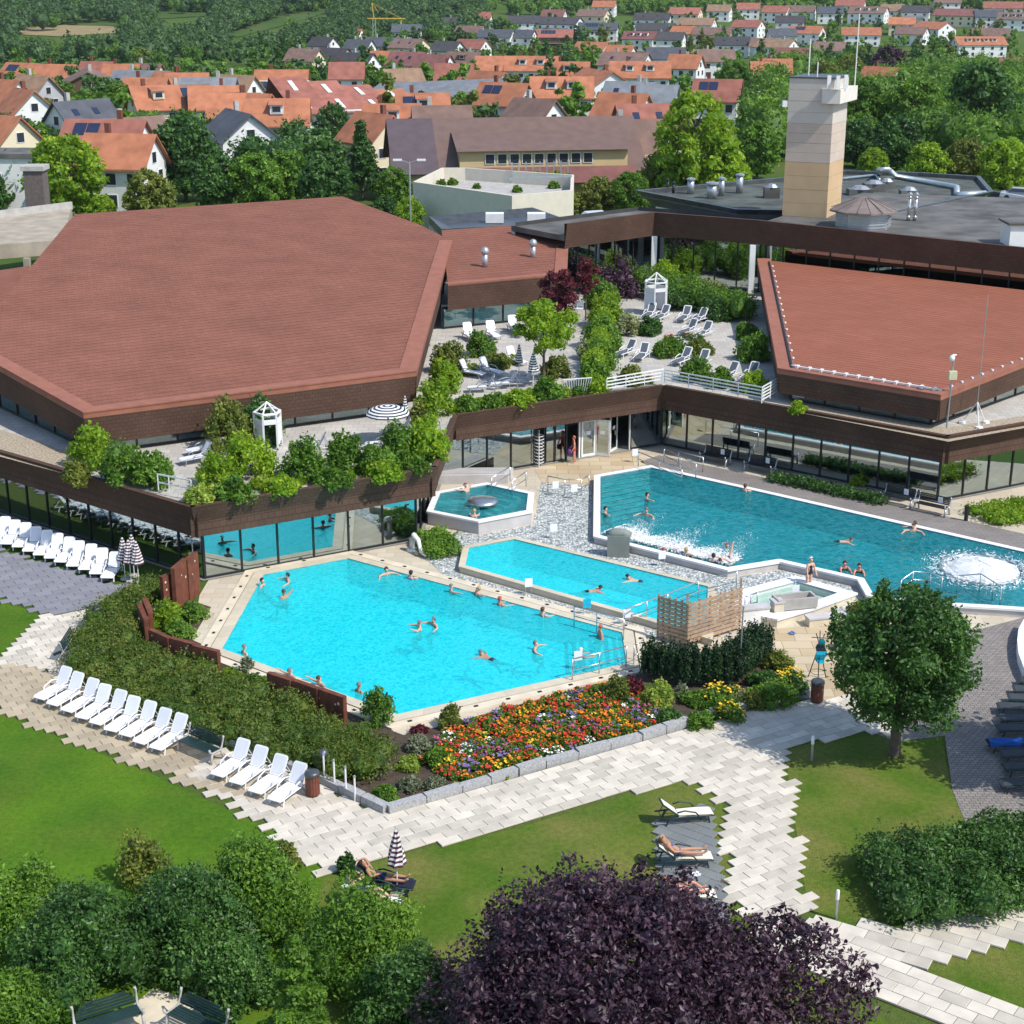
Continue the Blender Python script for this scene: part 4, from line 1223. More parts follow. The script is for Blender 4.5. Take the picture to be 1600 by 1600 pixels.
MB().tube([(1.95 * math.cos(6.2832 * k / 32), 1.95 * math.sin(6.2832 * k / 32), 0.06) for k in range(33)], 0.045, 6, cap=False).build('ring', MT['steel'], dm)
# handrails
def rail(label, px, z0, h, mt='steel', mid=True, posts=None, group='steel handrails', r=0.03, name='handrail'):
    pts = [P(x, y, z0) for x, y in px]
    t = thing(name, label, 'handrail', pts[0], group=group)
    o = pts[0]
    MB().tube([p - o + Vector((0, 0, h)) for p in pts], r, 6).build('top_rail', MT[mt], t, smooth=True)
    if mid: MB().tube([p - o + Vector((0, 0, h * 0.5)) for p in pts], r * 0.8, 6).build('mid_rail', MT[mt], t, smooth=True)
    for p in pts:
        MB().tube([p - o, p - o + Vector((0, 0, h))], r, 6).build('post', MT[mt], t, smooth=True)
    return t
rail('steel handrail down the steps of the turquoise pool, flower bed side', [(894, 1063), (936, 1053), (978, 1042)], 0.1, 0.95)
rail('steel handrail along the back of the turquoise pool steps', [(897, 978), (932, 988), (974, 1000)], 0.1, 0.95)
rail('short steel handrail arch beside the yew hedge corner', [(990, 1040), (1003, 1036)], 0.05, 0.95, mid=True)
rail('long steel handrail slanting over the narrow pool end', [(975, 985), (1010, 972), (1042, 960), (1090, 940), (1150, 924)], 0.1, 1.0)
rail('steel handrail into the long pool, wall side', [(1037, 722), (1063, 736), (1087, 748)], 0.42, 0.85)
rail('steel handrail into the long pool, door side', [(997, 728), (1030, 742), (1065, 757)], 0.42, 0.85)
rail('low grey barrier rail beneath the glass front', [(1060, 727), (1098, 737)], 0.05, 0.85, mid=False)
rail('steel handrail down the whirlpool steps, nearer the doors', [(822, 760), (800, 775)], 0.7, 0.85)
rail('steel handrail down the whirlpool steps, nearer the canopy', [(797, 752), (768, 770)], 0.7, 0.85)
rail('small barrier rail guarding the ochre paving edge', [(856, 769), (882, 775), (908, 775), (920, 768)], 0.02, 0.95)
rail('steel handrail bridging to the far right of the long pool', [(1406, 932), (1425, 918), (1452, 920), (1470, 928)], 0.35, 0.8)
rail('steel handrail at the stepped exit of the long pool', [(1495, 928), (1530, 925), (1550, 938), (1562, 946)], 0.35, 0.9)
rail('pair of steel grab rails on the wading basin, screen side', [(1163, 962), (1172, 958), (1182, 955)], 0.3, 0.9)
for px, py, z, lab in ((1104, 770, 0, ''),):
    pass
# grey shell of the jet control next to the foam
b = P(965, 868, 0)
v = thing('control_shell', 'rounded grey green concrete control shell on the pool rim', 'control box', b)
MB().prism([(-0.55, -0.3), (0.55, -0.45), (0.6, 0.2), (-0.5, 0.3)], 0, 1.15).build('housing', mat('shell', (0.20, 0.22, 0.20), 0.7, 0.1), v)
MB().tube([(-0.5, 0.0, 1.05), (-0.2, -0.05, 1.22), (0.25, -0.1, 1.22), (0.58, -0.12, 1.05)], 0.26, 8).build('hood', bpy.data.materials['shell'], v, smooth=True)
# white duck spouts beside the building (small swan-neck water spouts)
for px, py, lab in ((644, 860, 'white curved water spout on the deck beside the clipped mound'),):
    b = P(px, py, 0.03)
    v = thing('water_spout', lab, 'spout', b)
    MB().tube([(0, 0, 0), (0, 0, 0.7), (0.1, -0.1, 0.85), (0.35, -0.45, 0.7), (0.5, -0.9, 0.25), (0.75, -1.1, 0.1)], [0.12, 0.13, 0.15, 0.12, 0.09, 0.06], 8).build('neck', MT['white_paint'], v, smooth=True)
    MB().lathe([(0.3, 0), (0.26, 0.15)], 10).build('base', MT['white_paint'], v)
# stone trough and bench block by the wading basin
b = P(1240, 963, 0)
v = thing('stone_trough', 'grey concrete water trough on stone blocks below the wading basin', 'trough', b)
ang = 0.25
m = MB()
for c, d in (((0, -0.35, 0.75), (1.9, 0.1, 0.5)), ((0, 0.35, 0.75), (1.9, 0.1, 0.5)), ((-0.9, 0, 0.75), (0.1, 0.6, 0.5)), ((0.9, 0, 0.75), (0.1, 0.6, 0.5)), ((0, 0, 0.55), (1.7, 0.6, 0.1))): m.box(c, d)
o = m.build('basin', MT['concrete'], v); o.rotation_euler = (0, 0, ang)
for x in (-0.75, 0.75):
    o = MB().box((x, 0, 0.25), (0.3, 0.7, 0.5)).build('support', MT['beige_stone'], v); o.rotation_euler = (0, 0, ang)
for px, py, L, lab in ((1213, 968, 0.45, 'square stone pillar between trough and yew hedge'), (1290, 975, 1.8, 'low pale stone bench block beside the trough'), (1172, 975, 1.6, 'white plastered basin wall block behind the yew hedge')):
    b = P(px, py, 0)
    v = thing('stone_block', lab, 'stone block', b, ang)
    hh = 0.95 if L < 1 else (0.45 if 'bench' in lab else 0.85)
    MB().prism([(-L / 2, -0.25), (L / 2, -0.25), (L / 2, 0.25), (-L / 2, 0.25)], 0, hh - 0.08).build('block', MT['beige_stone'] if 'white' not in lab else MT['white_stone'], v)
    MB().prism([(-L / 2 - .04, -0.29), (L / 2 + .04, -0.29), (L / 2 + .04, 0.29), (-L / 2 - .04, 0.29)], hh - 0.08, hh).build('cap', MT['grey_stone'], v)
b = P(727, 733, 0.05)
v = thing('stone_platform', 'flat grey stone platform behind the whirlpool', 'platform', P(728, 752, 0))
MB().prism([(-2.6, -0.7), (2.4, -0.5), (2.7, 0.9), (-2.2, 0.8)], 0, 0.55).build('slab', MT['grey_stone'], v)
MB().prism([(-2.35, -0.5), (2.2, -0.32), (2.45, 0.7), (-2.0, 0.62)], 0.55, 0.6).build('mat', mat('platform_mat', (0.42, 0.41, 0.40), 0.9, 0.1), v)
# ------------------------------------------------------------------ furniture and small built things
def heading(px0, px1, z=0.0):
    a, b = P(*px0, z), P(*px1, z)
    return math.atan2(b.y - a.y, b.x - a.x)
def make_lounger(label, group, seat_m, frame_m, back_deg, arms=True, name='sun_lounger', width=0.62):
    """foot at -x, head at +x, origin on the ground under the middle"""
    t = thing(name, label, 'sun lounger', (0, 0, 0), 0, group)
    w = width; x0, xh = -0.98, 0.28
    m = MB()
    prof = [(x0, 0.27), (x0 + 0.08, 0.31), (x0 + 0.5, 0.335), (xh, 0.33)]
    for i in range(3):
        (xa, za), (xb, zb) = prof[i], prof[i + 1]
        m.poly([(xa, -w / 2 + .05, za), (xb, -w / 2 + .05, zb), (xb, w / 2 - .05, zb), (xa, w / 2 - .05, za)])
        m.poly([(xa, w / 2 - .05, za - .025), (xb, w / 2 - .05, zb - .025), (xb, -w / 2 + .05, zb - .025), (xa, -w / 2 + .05, za - .025)])
    m.poly([(x0, -w / 2 + .05, .245), (x0, -w / 2 + .05, .27), (x0, w / 2 - .05, .27), (x0, w / 2 - .05, .245)])
    m.build('seat', seat_m, t)
    a = R(back_deg); L = 0.78
    ca, sa = math.cos(a), math.sin(a)
    bk = MB()
    r = 0.10
    hw = w / 2 - 0.02
    out = [(0, -hw), (L - r, -hw), (L - r * .3, -hw + r * .3), (L, -hw + r), (L, hw - r), (L - r * .3, hw - r * .3), (L - r, hw), (0, hw)]
    f = lambda s, y, d: (xh + s * ca - d * sa, y, 0.345 + s * sa + d * ca)
    bk.poly([f(s, y, 0.02) for s, y in out]); bk.poly([f(s, y, -0.02) for s, y in out[::-1]])
    for i in range(len(out)):
        p, q = out[i], out[(i + 1) % len(out)]
        bk.poly([f(*p, -.02), f(*q, -.02), f(*q, .02), f(*p, .02)])
    b = bk.build('backrest', frame_m, t)
    MB().poly([f(.06, -hw + .07, .026), f(L - .07, -hw + .07, .026), f(L - .07, hw - .07, .026), f(.06, hw - .07, .026)]).build('mesh_panel', seat_m if seat_m != MT['white_plastic'] else MT['white_mesh'], b)
    for s in (-1, 1):
        y = s * (w / 2)
        MB().tube([(x0, y * .85, .25), (x0 + .12, y, .29), (0, y, .31), (xh + .1, y, .30), (0.98, y, .28)], 0.03, 5).build('side_rail', frame_m, t, smooth=True)
        if arms:
            MB().tube([(-.42, y, .31), (-.3, y * 1.06, .46), (.1, y * 1.06, .56), (.34, y, .5)], 0.028, 5).build('armrest', frame_m, t, smooth=True)
        MB().tube([(-.75, y * .95, .30), (-.82, y * .95, 0)], 0.03, 5).build('leg', frame_m, t)
        MB().tube([(.62, y * .95, .29), (.72, y * .95, 0)], 0.03, 5).build('leg', frame_m, t)
    if back_deg > 20:
        MB().tube([(xh + .5 * ca, -w / 3, .345 + .5 * sa), (.85, -w / 3, .28), (.85, w / 3, .28), (xh + .5 * ca, w / 3, .345 + .5 * sa)], 0.018, 5).build('back_strut', frame_m, t)
    return t
def row(proto, feet0, feet1, n, hd, label, group, z=0.0, s=1.0, half=0.98):
    a, b = P(*feet0, z), P(*feet1, z)
    for k in range(n):
        p = a.lerp(b, k / (n - 1) if n > 1 else 0) + Vector((random.uniform(-.04, .04), random.uniform(-.06, .06), 0))
        c = p + Vector((math.cos(hd), math.sin(hd), 0)) * half * s
        dup(proto, (c.x, c.y, z), hd + random.uniform(-.06, .06), label, group, s)
def retire(o):
    for c in CH.pop(o.name, []): retire(c)
    bpy.data.objects.remove(o, do_unlink=True)
wl = make_lounger('white plastic lounger', 'x', MT['white_plastic'], MT['white_plastic'], 58)
ZS = 0.075
row(wl, (168, 911), (-22, 846), 12, heading((165, 908), (181, 886)), 'white plastic lounger in the row against the tall glass front', 'white loungers against the glass', ZS, 0.98)
row(wl, (62, 1102), (242, 1181), 9, heading((242, 1181), (289, 1150)), 'white plastic lounger in the row of nine before the long hedge', 'row of nine white loungers', ZS, 1.0)
row(wl, (338, 1223), (428, 1261), 4, heading((428, 1261), (474, 1227)), 'white plastic lounger in the row of four beside the brown bin', 'row of four white loungers', ZS, 1.0)
retire(wl)
dk = make_lounger('dark lounger', 'x', MT['dark_cloth'], MT['black_green'], 12, arms=False)
dfeet = [(1590, 1072), (1581, 1086), (1573, 1099), (1556, 1113), (1560, 1132), (1556, 1148), (1541, 1171), (1561, 1189), (1566, 1209), (1561, 1235)]
for k, f in enumerate(dfeet):
    hd = R(-8) if k < 4 else R(-4 + k * 0.8)
    p = P(*f, 0.03); c = p + Vector((math.cos(hd), math.sin(hd), 0)) * 1.0
    dup(dk, c, hd, 'flat dark lounger draped with a blue and green towel' if k == 6 else 'flat dark lounger on the curved sett paving', None if k == 6 else 'dark loungers on the sett paving')
    if k == 6:
        v = thing('beach_towel', 'blue beach towel with a green edge laid over a dark lounger', 'towel', c + Vector((0, 0, 0.36)), hd)
        m = MB(); rnd = random.Random(2)
        for i in range(8):
            for j in range(4):
                g = lambda a, b: (-.95 + a * .24, -.36 + b * .18, 0.02 + 0.03 * math.sin(a * 2.1 + b) + (-0.12 if b in (0, 4) else 0))
                m.poly([g(i, j), g(i + 1, j), g(i + 1, j + 1), g(i, j + 1)], m=1 if j == 3 else 0)
        m.build('cloth', [mat('towel_royal', (0.005, 0.08, 0.35), 0.9, 0.3, 6), mat('towel_green', (0.12, 0.42, 0.06), 0.9, 0.3, 6)], v, smooth=True)
retire(dk)
cl = make_lounger('cream lounger', 'x', MT['cream_cloth'], MT['black_green'], 40)
for k, (fx, hx, lab) in enumerate([((1112, 1278), (1036, 1285), 'empty cream lounger with dark frame and raised back'), ((1112, 1348), (1022, 1352), 'cream lounger carrying a woman in a blue bikini'), ((1118, 1408), (1030, 1412), 'cream lounger half hidden behind the dark purple tree')]):
    hd = heading(fx, hx); p = P(*fx, 0.08); c = p + Vector((math.cos(hd), math.sin(hd), 0)) * 0.98
    o = dup(cl, (c.x, c.y, 0.08), hd, lab); o.pop('group', None) if 'group' in o else None
    if k == 1: BIK = (Vector((c.x, c.y, 0.08)), hd)
    if k == 2: THIRD = (Vector((c.x, c.y, 0.08)), hd)
retire(cl)
gl = make_lounger('green lounger', 'x', MT['towel_dark'], MT['black_green'], 38)
hd = heading((648, 1392), (563, 1385)); p = P(648, 1394, 0.02); c = p + Vector((math.cos(hd), math.sin(hd), 0)) * 0.98
SUN_A = (Vector((c.x, c.y, 0.01)), hd)
o = dup(gl, (c.x, c.y, 0.01), hd, 'dark green lounger with navy towel beside the striped parasol'); del o['group']
retire(gl)
gl = make_lounger('white lounger', 'x', MT['white_plastic'], MT['white_plastic'], 38)
hd = heading((625, 1424), (545, 1410)); p = P(625, 1426, 0.02); c = p + Vector((math.cos(hd), math.sin(hd), 0)) * 0.98
SUN_B = (Vector((c.x, c.y, 0.01)), hd)
o = dup(gl, (c.x, c.y, 0.01), hd, 'white lounger with towel half hidden by green shrubs on the lawn'); del o['group']
retire(gl)
ZTF = 3.97
tl = make_lounger('grey lounger', 'x', MT['slate_cloth'], MT['white_plastic'], 52)
HD = heading((968, 558), (992, 548), ZTF)
for f in [(1005, 500), (1025, 503), (1060, 505), (1083, 508), (1066, 526), (1090, 530), (968, 560), (992, 566), (1056, 573), (1085, 577), (1128, 597), (1162, 598)]:
    p = P(*f, ZTF); c = p + Vector((math.cos(HD), math.sin(HD), 0)) * 0.95
    dup(tl, c, HD + random.uniform(-.2, .2), 'charcoal sling lounger with white frame on the rose terrace', 'charcoal loungers on the rose terrace')
retire(tl)
wt = make_lounger('pale lounger', 'x', MT['white_mesh'], MT['galv'], 60)
for f, h in [((734, 530), 1.9), (((770, 527)), 1.9), ((803, 518), 1.8), ((805, 568), 2.2), ((790, 606), 0.2), ((815, 602), 0.2), ((755, 612), 0.1), ((735, 588), 2.6), ((765, 585), 2.4)]:
    dup(wt, P(*f, ZTF), h, 'pale grey lounger on the white paved mid terrace', 'pale loungers on the mid terrace')
for f, h in [((600, 700), 0.2), ((622, 682), 0.2), ((490, 706), 0.1), ((310, 722), 0.6), ((320, 708), 0.6)]:
    dup(wt, P(*f, ZTF), h, 'pale grey lounger on the planted terrace below the hall fascia', 'pale loungers below the hall fascia')
retire(wt)

# --- benches with single slats
def make_bench(label, slat_m, end_m, L=1.7, arch=0.0, group=None, notice=False):
    t = thing('bench', label, 'bench', (0, 0, 0), 0, group)
    for k in range(5):
        MB().box((0, -0.22 + k * 0.105, 0.44), (L, 0.085, 0.03)).build('seat_slat', slat_m, t)
    for k in range(5):
        z = 0.54 + k * 0.085
        LL = L - arch * (k / 4.0) ** 2
        MB().box((0, 0.27 + k * 0.022, z), (LL, 0.025, 0.07)).build('back_slat', slat_m, t)
    for s in (-1, 1):
        m = MB()
        x = s * (L / 2 + 0.03)
        m.tube([(x, 0.40, 0.93), (x, 0.36, 0.86), (x, 0.26, 0.5), (x, 0.2, 0.42), (x, -0.2, 0.42), (x, -0.3, 0.5), (x, -0.34, 0.62)], 0.045, 6)
        m.tube([(x, 0.22, 0.42), (x, 0.34, 0.0)], 0.05, 6)
        m.tube([(x, -0.2, 0.42), (x, -0.3, 0.0)], 0.05, 6)
        m.build('end_frame', end_m, t, smooth=True)
    if notice: MB().box((0.35, 0.24, 0.72), (0.26, 0.012, 0.32)).build('notice', MT['paper'], t)
    return t
bench_pl = [((313, 1180), heading((290, 1165), (345, 1188)), 1.0, 'arched', 'dark green slatted bench between the two rows of white loungers', MT['black_green'], MT['concrete']),
            ((172, 1612), heading((125, 1600), (225, 1568)), 0.98, 'arched', 'dark green slatted bench with pale ends on the gravel patch, open towards the right', MT['black_green'], MT['concrete']),
            ((308, 1614), heading((268, 1570), (345, 1606)), 0.98, 'arched', 'dark green slatted bench with pale ends nearer the small conifer', MT['black_green'], MT['concrete']),
            ((118, 1022), heading((102, 1040), (132, 990)), 1.0, 'plain', 'dark slatted bench seen end on beside the hedge tip', MT['black_green'], MT['concrete'])]
for p, hd, s, st, lab, sm, em in bench_pl:
    b = make_bench(lab, sm, em, 1.75, 0.5 if st == 'arched' else 0.0)
    b.location = P(*p, 0.06); b.rotation_euler = (0, 0, hd); b.scale = (s, s, s)
HW = heading((1200, 768), (1500, 836))
labs = ['black bench with white notice below the first dark pane by the pool rails', 'black bench with white notice beside the planted strip end', 'black bench with white notice next to the corner shrubs', 'black bench with white notice nearest the corner bollard']
for (p, lab) in zip([(1117, 724), (1187, 738), (1402, 788), (1455, 801)], labs):
    b = make_bench(lab, MT['dark_metal'], MT['galv'], 1.7, 0, None, True)
    b.location = P(*p, 0.04); b.rotation_euler = (0, 0, HW)

# --- litter bins
for p, lab in (((489, 1242), 'brown slatted litter bin with dark lid beside the row of four loungers'), ((152, 978), 'brown slatted litter bin half behind the long hedge'), ((1276, 1096), 'tall brown litter bin at the flower bed end')):
    v = thing('litter_bin', lab, 'bin', P(*p, 0.07))
    n = 16
    st_ = MB().box((0.24, 0, 0.42), (0.025, 0.085, 0.72)).mesh('slat', MT['bin_brown'])
    for k in range(n): inst('slat', st_, v, (0, 0, 0), 6.2832 * k / n)
    MB().lathe([(0.21, 0.0), (0.225, 0.05), (0.225, 0.78)], 14).build('liner', MT['dark_metal'], v)
    MB().lathe([(0.27, 0.78), (0.28, 0.86), (0.25, 0.93), (0.1, 0.95), (0.02, 0.955)], 16).build('lid', MT['zinc'], v, smooth=True)

# --- parasols
MT['stripe_plum'] = mat('stripe_plum', (0.10, 0.03, 0.055), 0.8, 0.1)
MT['stripe_black'] = mat('stripe_black', (0.03, 0.035, 0.05), 0.8, 0.1)
def closed_parasol(label, base, h, dark, group=None, r=0.17, lean=0.0):
    t = thing('parasol', label, 'parasol', base, random.random() * 6, group)
    MB().tube([(0, 0, 0), (0, 0, h * 0.95)], 0.022, 6).build('pole', MT['white_paint'], t)
    MB().lathe([(0.24, 0), (0.24, 0.06), (0.05, 0.1)], 10).build('foot', MT['concrete'], t)
    m = MB()
    k, n = 14, 17
    rings = []
    for i in range(n):
        f = i / (n - 1)
        z = h * 0.45 + f * h * 0.53
        rr = r * (1.0 - f) ** 0.75 + 0.015
        rings.append([(rr * (1 + (0.28 if j % 2 else -0.12)) * math.cos(6.2832 * j / k + f), rr * (1 + (0.28 if j % 2 else -0.12)) * math.sin(6.2832 * j / k + f), z + (0.03 if j % 2 else 0)) for j in range(k)])
    for i in range(n - 1):
        for j in range(k):
            m.poly([rings[i][j], rings[i][(j + 1) % k], rings[i + 1][(j + 1) % k], rings[i + 1][j]], m=i % 2)
    m.build('canopy', [dark, MT['white_paint']], t)
    return t
for k, p in enumerate([(196, 905), (205, 909), (217, 911), (210, 900)]):
    closed_parasol('folded plum and white striped parasol in the bunch behind the rust panels', P(*p, 0.06), 2.15, MT['stripe_plum'], 'bunch of folded striped parasols', 0.24)
closed_parasol('folded plum and white striped parasol standing over two sunbathers', P(621, 1396, 0), 2.35, MT['stripe_plum'], None, 0.24)
closed_parasol('folded black and white striped parasol beside the terrace tree, taller of two', P(833, 606, ZTF), 2.2, MT['stripe_black'], None, 0.26)
closed_parasol('folded black and white striped parasol on the mid terrace, slimmer of two', P(811, 592, ZTF), 2.2, MT['stripe_black'], None, 0.18)
closed_parasol('folded black and white striped parasol behind the open one', P(634, 677, ZTF), 2.1, MT['stripe_black'], None, 0.15)
b = P(607, 690, ZTF)
t = thing('parasol', 'open black and white striped parasol on the planted terrace', 'parasol', b)
MB().tube([(0, 0, 0), (0, 0, 1.95)], 0.025, 6).build('pole', MT['white_paint'], t)
m = MB(); n, k = 12, 16
rings = [[((1.2 * math.sin(1.35 * (1 - i / n)) / math.sin(1.35) + .01) * math.cos(6.2832 * j / k) * (1.0 if j % 2 else .97), (1.2 * math.sin(1.35 * (1 - i / n)) / math.sin(1.35) + .01) * math.sin(6.2832 * j / k) * (1.0 if j % 2 else .97), 1.45 + .62 * math.cos(1.35 * (1 - i / n)) - .1) for j in range(k)] for i in range(n + 1)]
for i in range(n):
    for j in range(k): m.poly([rings[i][j], rings[i][(j + 1) % k], rings[i + 1][(j + 1) % k], rings[i + 1][j]], m=i % 2)
m.build('canopy', [MT['stripe_black'], MT['white_paint']], t)
for j in range(8):
    a = 6.2832 * j / 8
    MB().bar((1.1 * math.cos(a), 1.1 * math.sin(a), 1.5), (0, 0, 1.85), 0.02).build('rib', MT['galv'], t)

# --- rusty steel screens
def rust_panel(label, p0, p1, h, holes=2):
    a, b = P(*p0), P(*p1)
    c = (a + b) / 2; L = (b - a).length; ang = math.atan2(b.y - a.y, b.x - a.x)
    t = thing('steel_screen', label, 'screen panel', c, ang)
    MB().box((0, 0, h / 2), (L, 0.03, h)).build('plate', MT['rust'], t)
    for s in (-1, 1): MB().box((s * (L / 2 - 0.02), 0.10, h / 2), (0.05, 0.16, h + 0.01)).build('edge_fold', MT['rust'], t)
    MB().box((0, 0.12, h - 0.03), (L - 0.1, 0.2, 0.04)).build('top_fold', MT['rust'], t)
    rnd = random.Random(int(p0[0]))
    for k in range(holes):
        MB().lathe([(0.04 + rnd.random() * .03, 0), (0.02, 0.006)], 6).build('cut_out', MT['beige_stone'], t)
        o = CH[t.name][-1]; o.location = (rnd.uniform(-L / 3, L / 3), -0.017, h * rnd.uniform(0.55, 0.85)); o.rotation_euler = (R(90), 0, 0)
rp_l = [('tall rust brown steel screen at the canopy corner, outermost by the hedge', (258, 958), (276, 950), 1.75),
        ('tall rust brown steel screen at the canopy corner, middle of three', (277, 956), (297, 938), 2.1),
        ('tall rust brown steel screen at the canopy corner, closest to the pool glass', (297, 940), (313, 926), 2.05),
        ('narrow rust steel screen at the bend, turned towards the white path', (217, 985), (229, 1012), 1.3),
        ('narrow rust steel screen at the bend, second from the white path', (226, 980), (236, 1006), 1.4),
        ('rust steel screen with one round hole right after the bend', (235, 1022), (265, 1036), 1.15),
        ('rust steel screen with a leaf cut out in the middle of the short run', (268, 1036), (303, 1046), 1.15),
        ('rust steel screen with white flecks at the pool corner end', (303, 1048), (342, 1058), 1.15),
        ('rust steel screen starting the run behind bathers at the pool edge', (419, 1094), (455, 1106), 1.2),
        ('rust steel screen in the middle of the run behind bathers', (459, 1106), (497, 1120), 1.2),
        ('rust steel screen ending the run next to the tall shrub', (500, 1120), (538, 1134), 1.2)]
for lab, a, b, h in rp_l: rust_panel(lab, a, b, h)

# --- granite kerb of the flower bed, stone by stone
def kerb(label, px, h, L0):
    pts = [P(*p) for p in px]
    t = thing('stone_kerb', label, 'kerb', pts[0])
    rnd = random.Random(9)
    for i in range(len(pts) - 1):
        a, b = pts[i], pts[i + 1]
        L = (b - a).length; n = max(1, round(L / L0)); ang = math.atan2(b.y - a.y, b.x - a.x)
        for k in range(n):
            c = a.lerp(b, (k + .5) / n) - pts[0]
            w = L / n - 0.03; hh = h * rnd.uniform(.85, 1.1)
            m = MB().prism([(-w / 2, -.17), (w / 2, -.15 + rnd.uniform(-.03, .03)), (w / 2 - .03, .15), (-w / 2 + .02, .16)], 0, hh)
            o = m.build('kerb_stone', MT['granite'], t); o.location = c; o.rotation_euler = (0, 0, ang + rnd.uniform(-.03, .03))
kerb('rough grey granite kerb stones edging the flower bed', [(500, 1222), (605, 1272), (720, 1238), (850, 1198), (1000, 1157), (1110, 1122), (1205, 1098), (1275, 1086)], 0.34, 1.25)
kerb('low tan stone edging along the hedge behind the loungers', [(128, 1062), (210, 1098), (335, 1152), (420, 1188), (497, 1219)], 0.28, 1.0)
# --- slender posts, bollards, lamps
for k, p in enumerate([(507, 1222), (523, 1232), (541, 1243), (555, 1252)]):
    v = thing('marker_post', 'thin white parking post of the row of four before the hedge end', 'post', P(*p, 0.06), group='row of four thin white posts')
    MB().tube([(0, 0, 0), (0, 0, 1.15 if k < 3 else 1.0)], 0.035, 7).build('shaft', MT['white_paint'], v)
    MB().lathe([(0.05, 1.1 if k < 3 else .95), (0.045, 1.16 if k < 3 else 1.01), (0.01, 1.18 if k < 3 else 1.03)], 8).build('cap', MT['galv'], v)
for p, lab in (((1268, 1189), 'slim pale bollard light on the lawn corner near the round tree'), ((1306, 1436), 'slim pale bollard light with white head beside the laurel hedge')):
    v = thing('bollard_light', lab, 'bollard', P(*p, 0.01))
    MB().tube([(0, 0, 0), (0, 0, 0.72)], 0.045, 8).build('shaft', MT['galv'], v)
    MB().lathe([(0.055, 0.7), (0.06, 0.72), (0.06, 1.0), (0.05, 1.03), (0.01, 1.04)], 10).build('lamp_head', MT['white_plastic'], v, smooth=True)
v = thing('path_lamp', 'dark mushroom path lamp rising from the hedge end', 'lamp', P(507, 1216, 0))
MB().tube([(0, 0, 0), (0, 0, 0.95)], 0.05, 8).build('shaft', MT['zinc'], v)
MB().lathe([(0.13, 0.85), (0.17, 0.95), (0.17, 1.05), (0.1, 1.15), (0.02, 1.17)], 12).build('lamp_head', MT['zinc'], v, smooth=True)
v = thing('bollard', 'short dark bollard on the stones by the corner bed', 'bollard', P(1509, 814, 0))
MB().lathe([(0.11, 0), (0.11, 0.75), (0.13, 0.76), (0.13, 0.85), (0.04, 0.9)], 10).build('shaft', MT['dark_metal'], v)
v = thing('pole', 'tall thin grey pole standing in front of the yew hedge', 'pole', P(1154, 1062, 0))
MB().tube([(0, 0, 0), (0.05, 0, 3.2)], 0.035, 6).build('shaft', MT['galv'], v)
MB().lathe([(0.05, 3.18), (0.05, 3.26), (0.01, 3.28)], 6, (0.05, 0, 0)).build('cap', MT['galv'], v)
for k, p in enumerate([(1241, 893, ), ]):
    pass
# metal frame rack next to the dark bench
v = thing('bicycle_rack', 'bright metal frame rack with black handles by the dark bench', 'rack', P(112, 1052, 0.06))
for k in range(4):
    MB().tube([(-.5 + k * .28, -.3 + k * .42, 0), (-.5 + k * .28, -.3 + k * .42, 0.9), (-.35 + k * .28, -.25 + k * .42, 0.95), (-.3 + k * .28, -.25 + k * .42, 0)], 0.022, 5).build('hoop', MT['steel'], v)
MB().bar((-.6, -.4, .12), (.5, 1.2, .12), 0.05).build('base_rail', MT['steel'], v)
MB().bar((-.55, -.35, 1.0), (-.35, -.05, 1.0), 0.09).build('handle', MT['dark_metal'], v)

# --- slatted timber screen
sc0, sc1, sc2_ = P(1026, 998), P(1073, 1012), P(1157, 985)
v = thing('timber_screen', 'L shaped timber screen of horizontal slats behind the yew hedge', 'screen', sc1)
for a, b in ((sc0, sc1), (sc1, sc2_)):
    for k in range(10):
        z = 0.25 + k * 0.19
        MB().bar(a - sc1 + Vector((0, 0, z)), b - sc1 + Vector((0, 0, z)), 0.05, 0.135).build('slat', MT['wood'], v)
    L = (b - a).length
    for f in [0.03] + [i / 5 for i in range(1, 5)] + [0.97]:
        p = a.lerp(b, f) - sc1 + Vector((0, 0.06, 0))
        MB().bar(p, p + Vector((0, 0, 2.1 if f < .9 else 2.5)), 0.09).build('post', MT['wood'], v)
# --- small notice boards
for p, z, lab, mt in (((865, 842), 0.03, 'small white notice board on the pebbles below the ochre paving', 'paper'), ((826, 929), 0.03, 'small grey notice board on the pebble strip between the pools', 'paper'), ((1034, 885), 0.03, 'small notice board on the pebbles beside the foaming edge', 'paper'),
                      ((979, 978), 0.05, 'white notice board hung near the turquoise pool steps', 'paper'), ((917, 962), 0.05, 'light blue notice board on the rail behind the pool', 'towel_blue'), ((903, 1045), 0.1, 'white notice board on the front pool handrail', 'paper'),
                      ((1242, 940), 0.3, 'grey notice panel standing in the wading basin', 'paper'), ((868, 774), 0.05, 'white board on the barrier by the ochre paving, whirlpool side', 'paper'), ((897, 779), 0.05, 'white board on the barrier by the ochre paving, pool side', 'paper'), ((992, 722), 0.05, 'white notice on the rail beside the open door', 'paper')):
    v = thing('notice_board', lab, 'notice', P(*p, z), 0.25)
    MB().box((0, 0, 0.6), (0.36, 0.02, 0.42)).build('panel', MT[mt], v)
    for s in (-.14, .14): MB().bar((s, 0.015, 0), (s, 0.015, 0.6), 0.025).build('leg', MT['galv'], v)
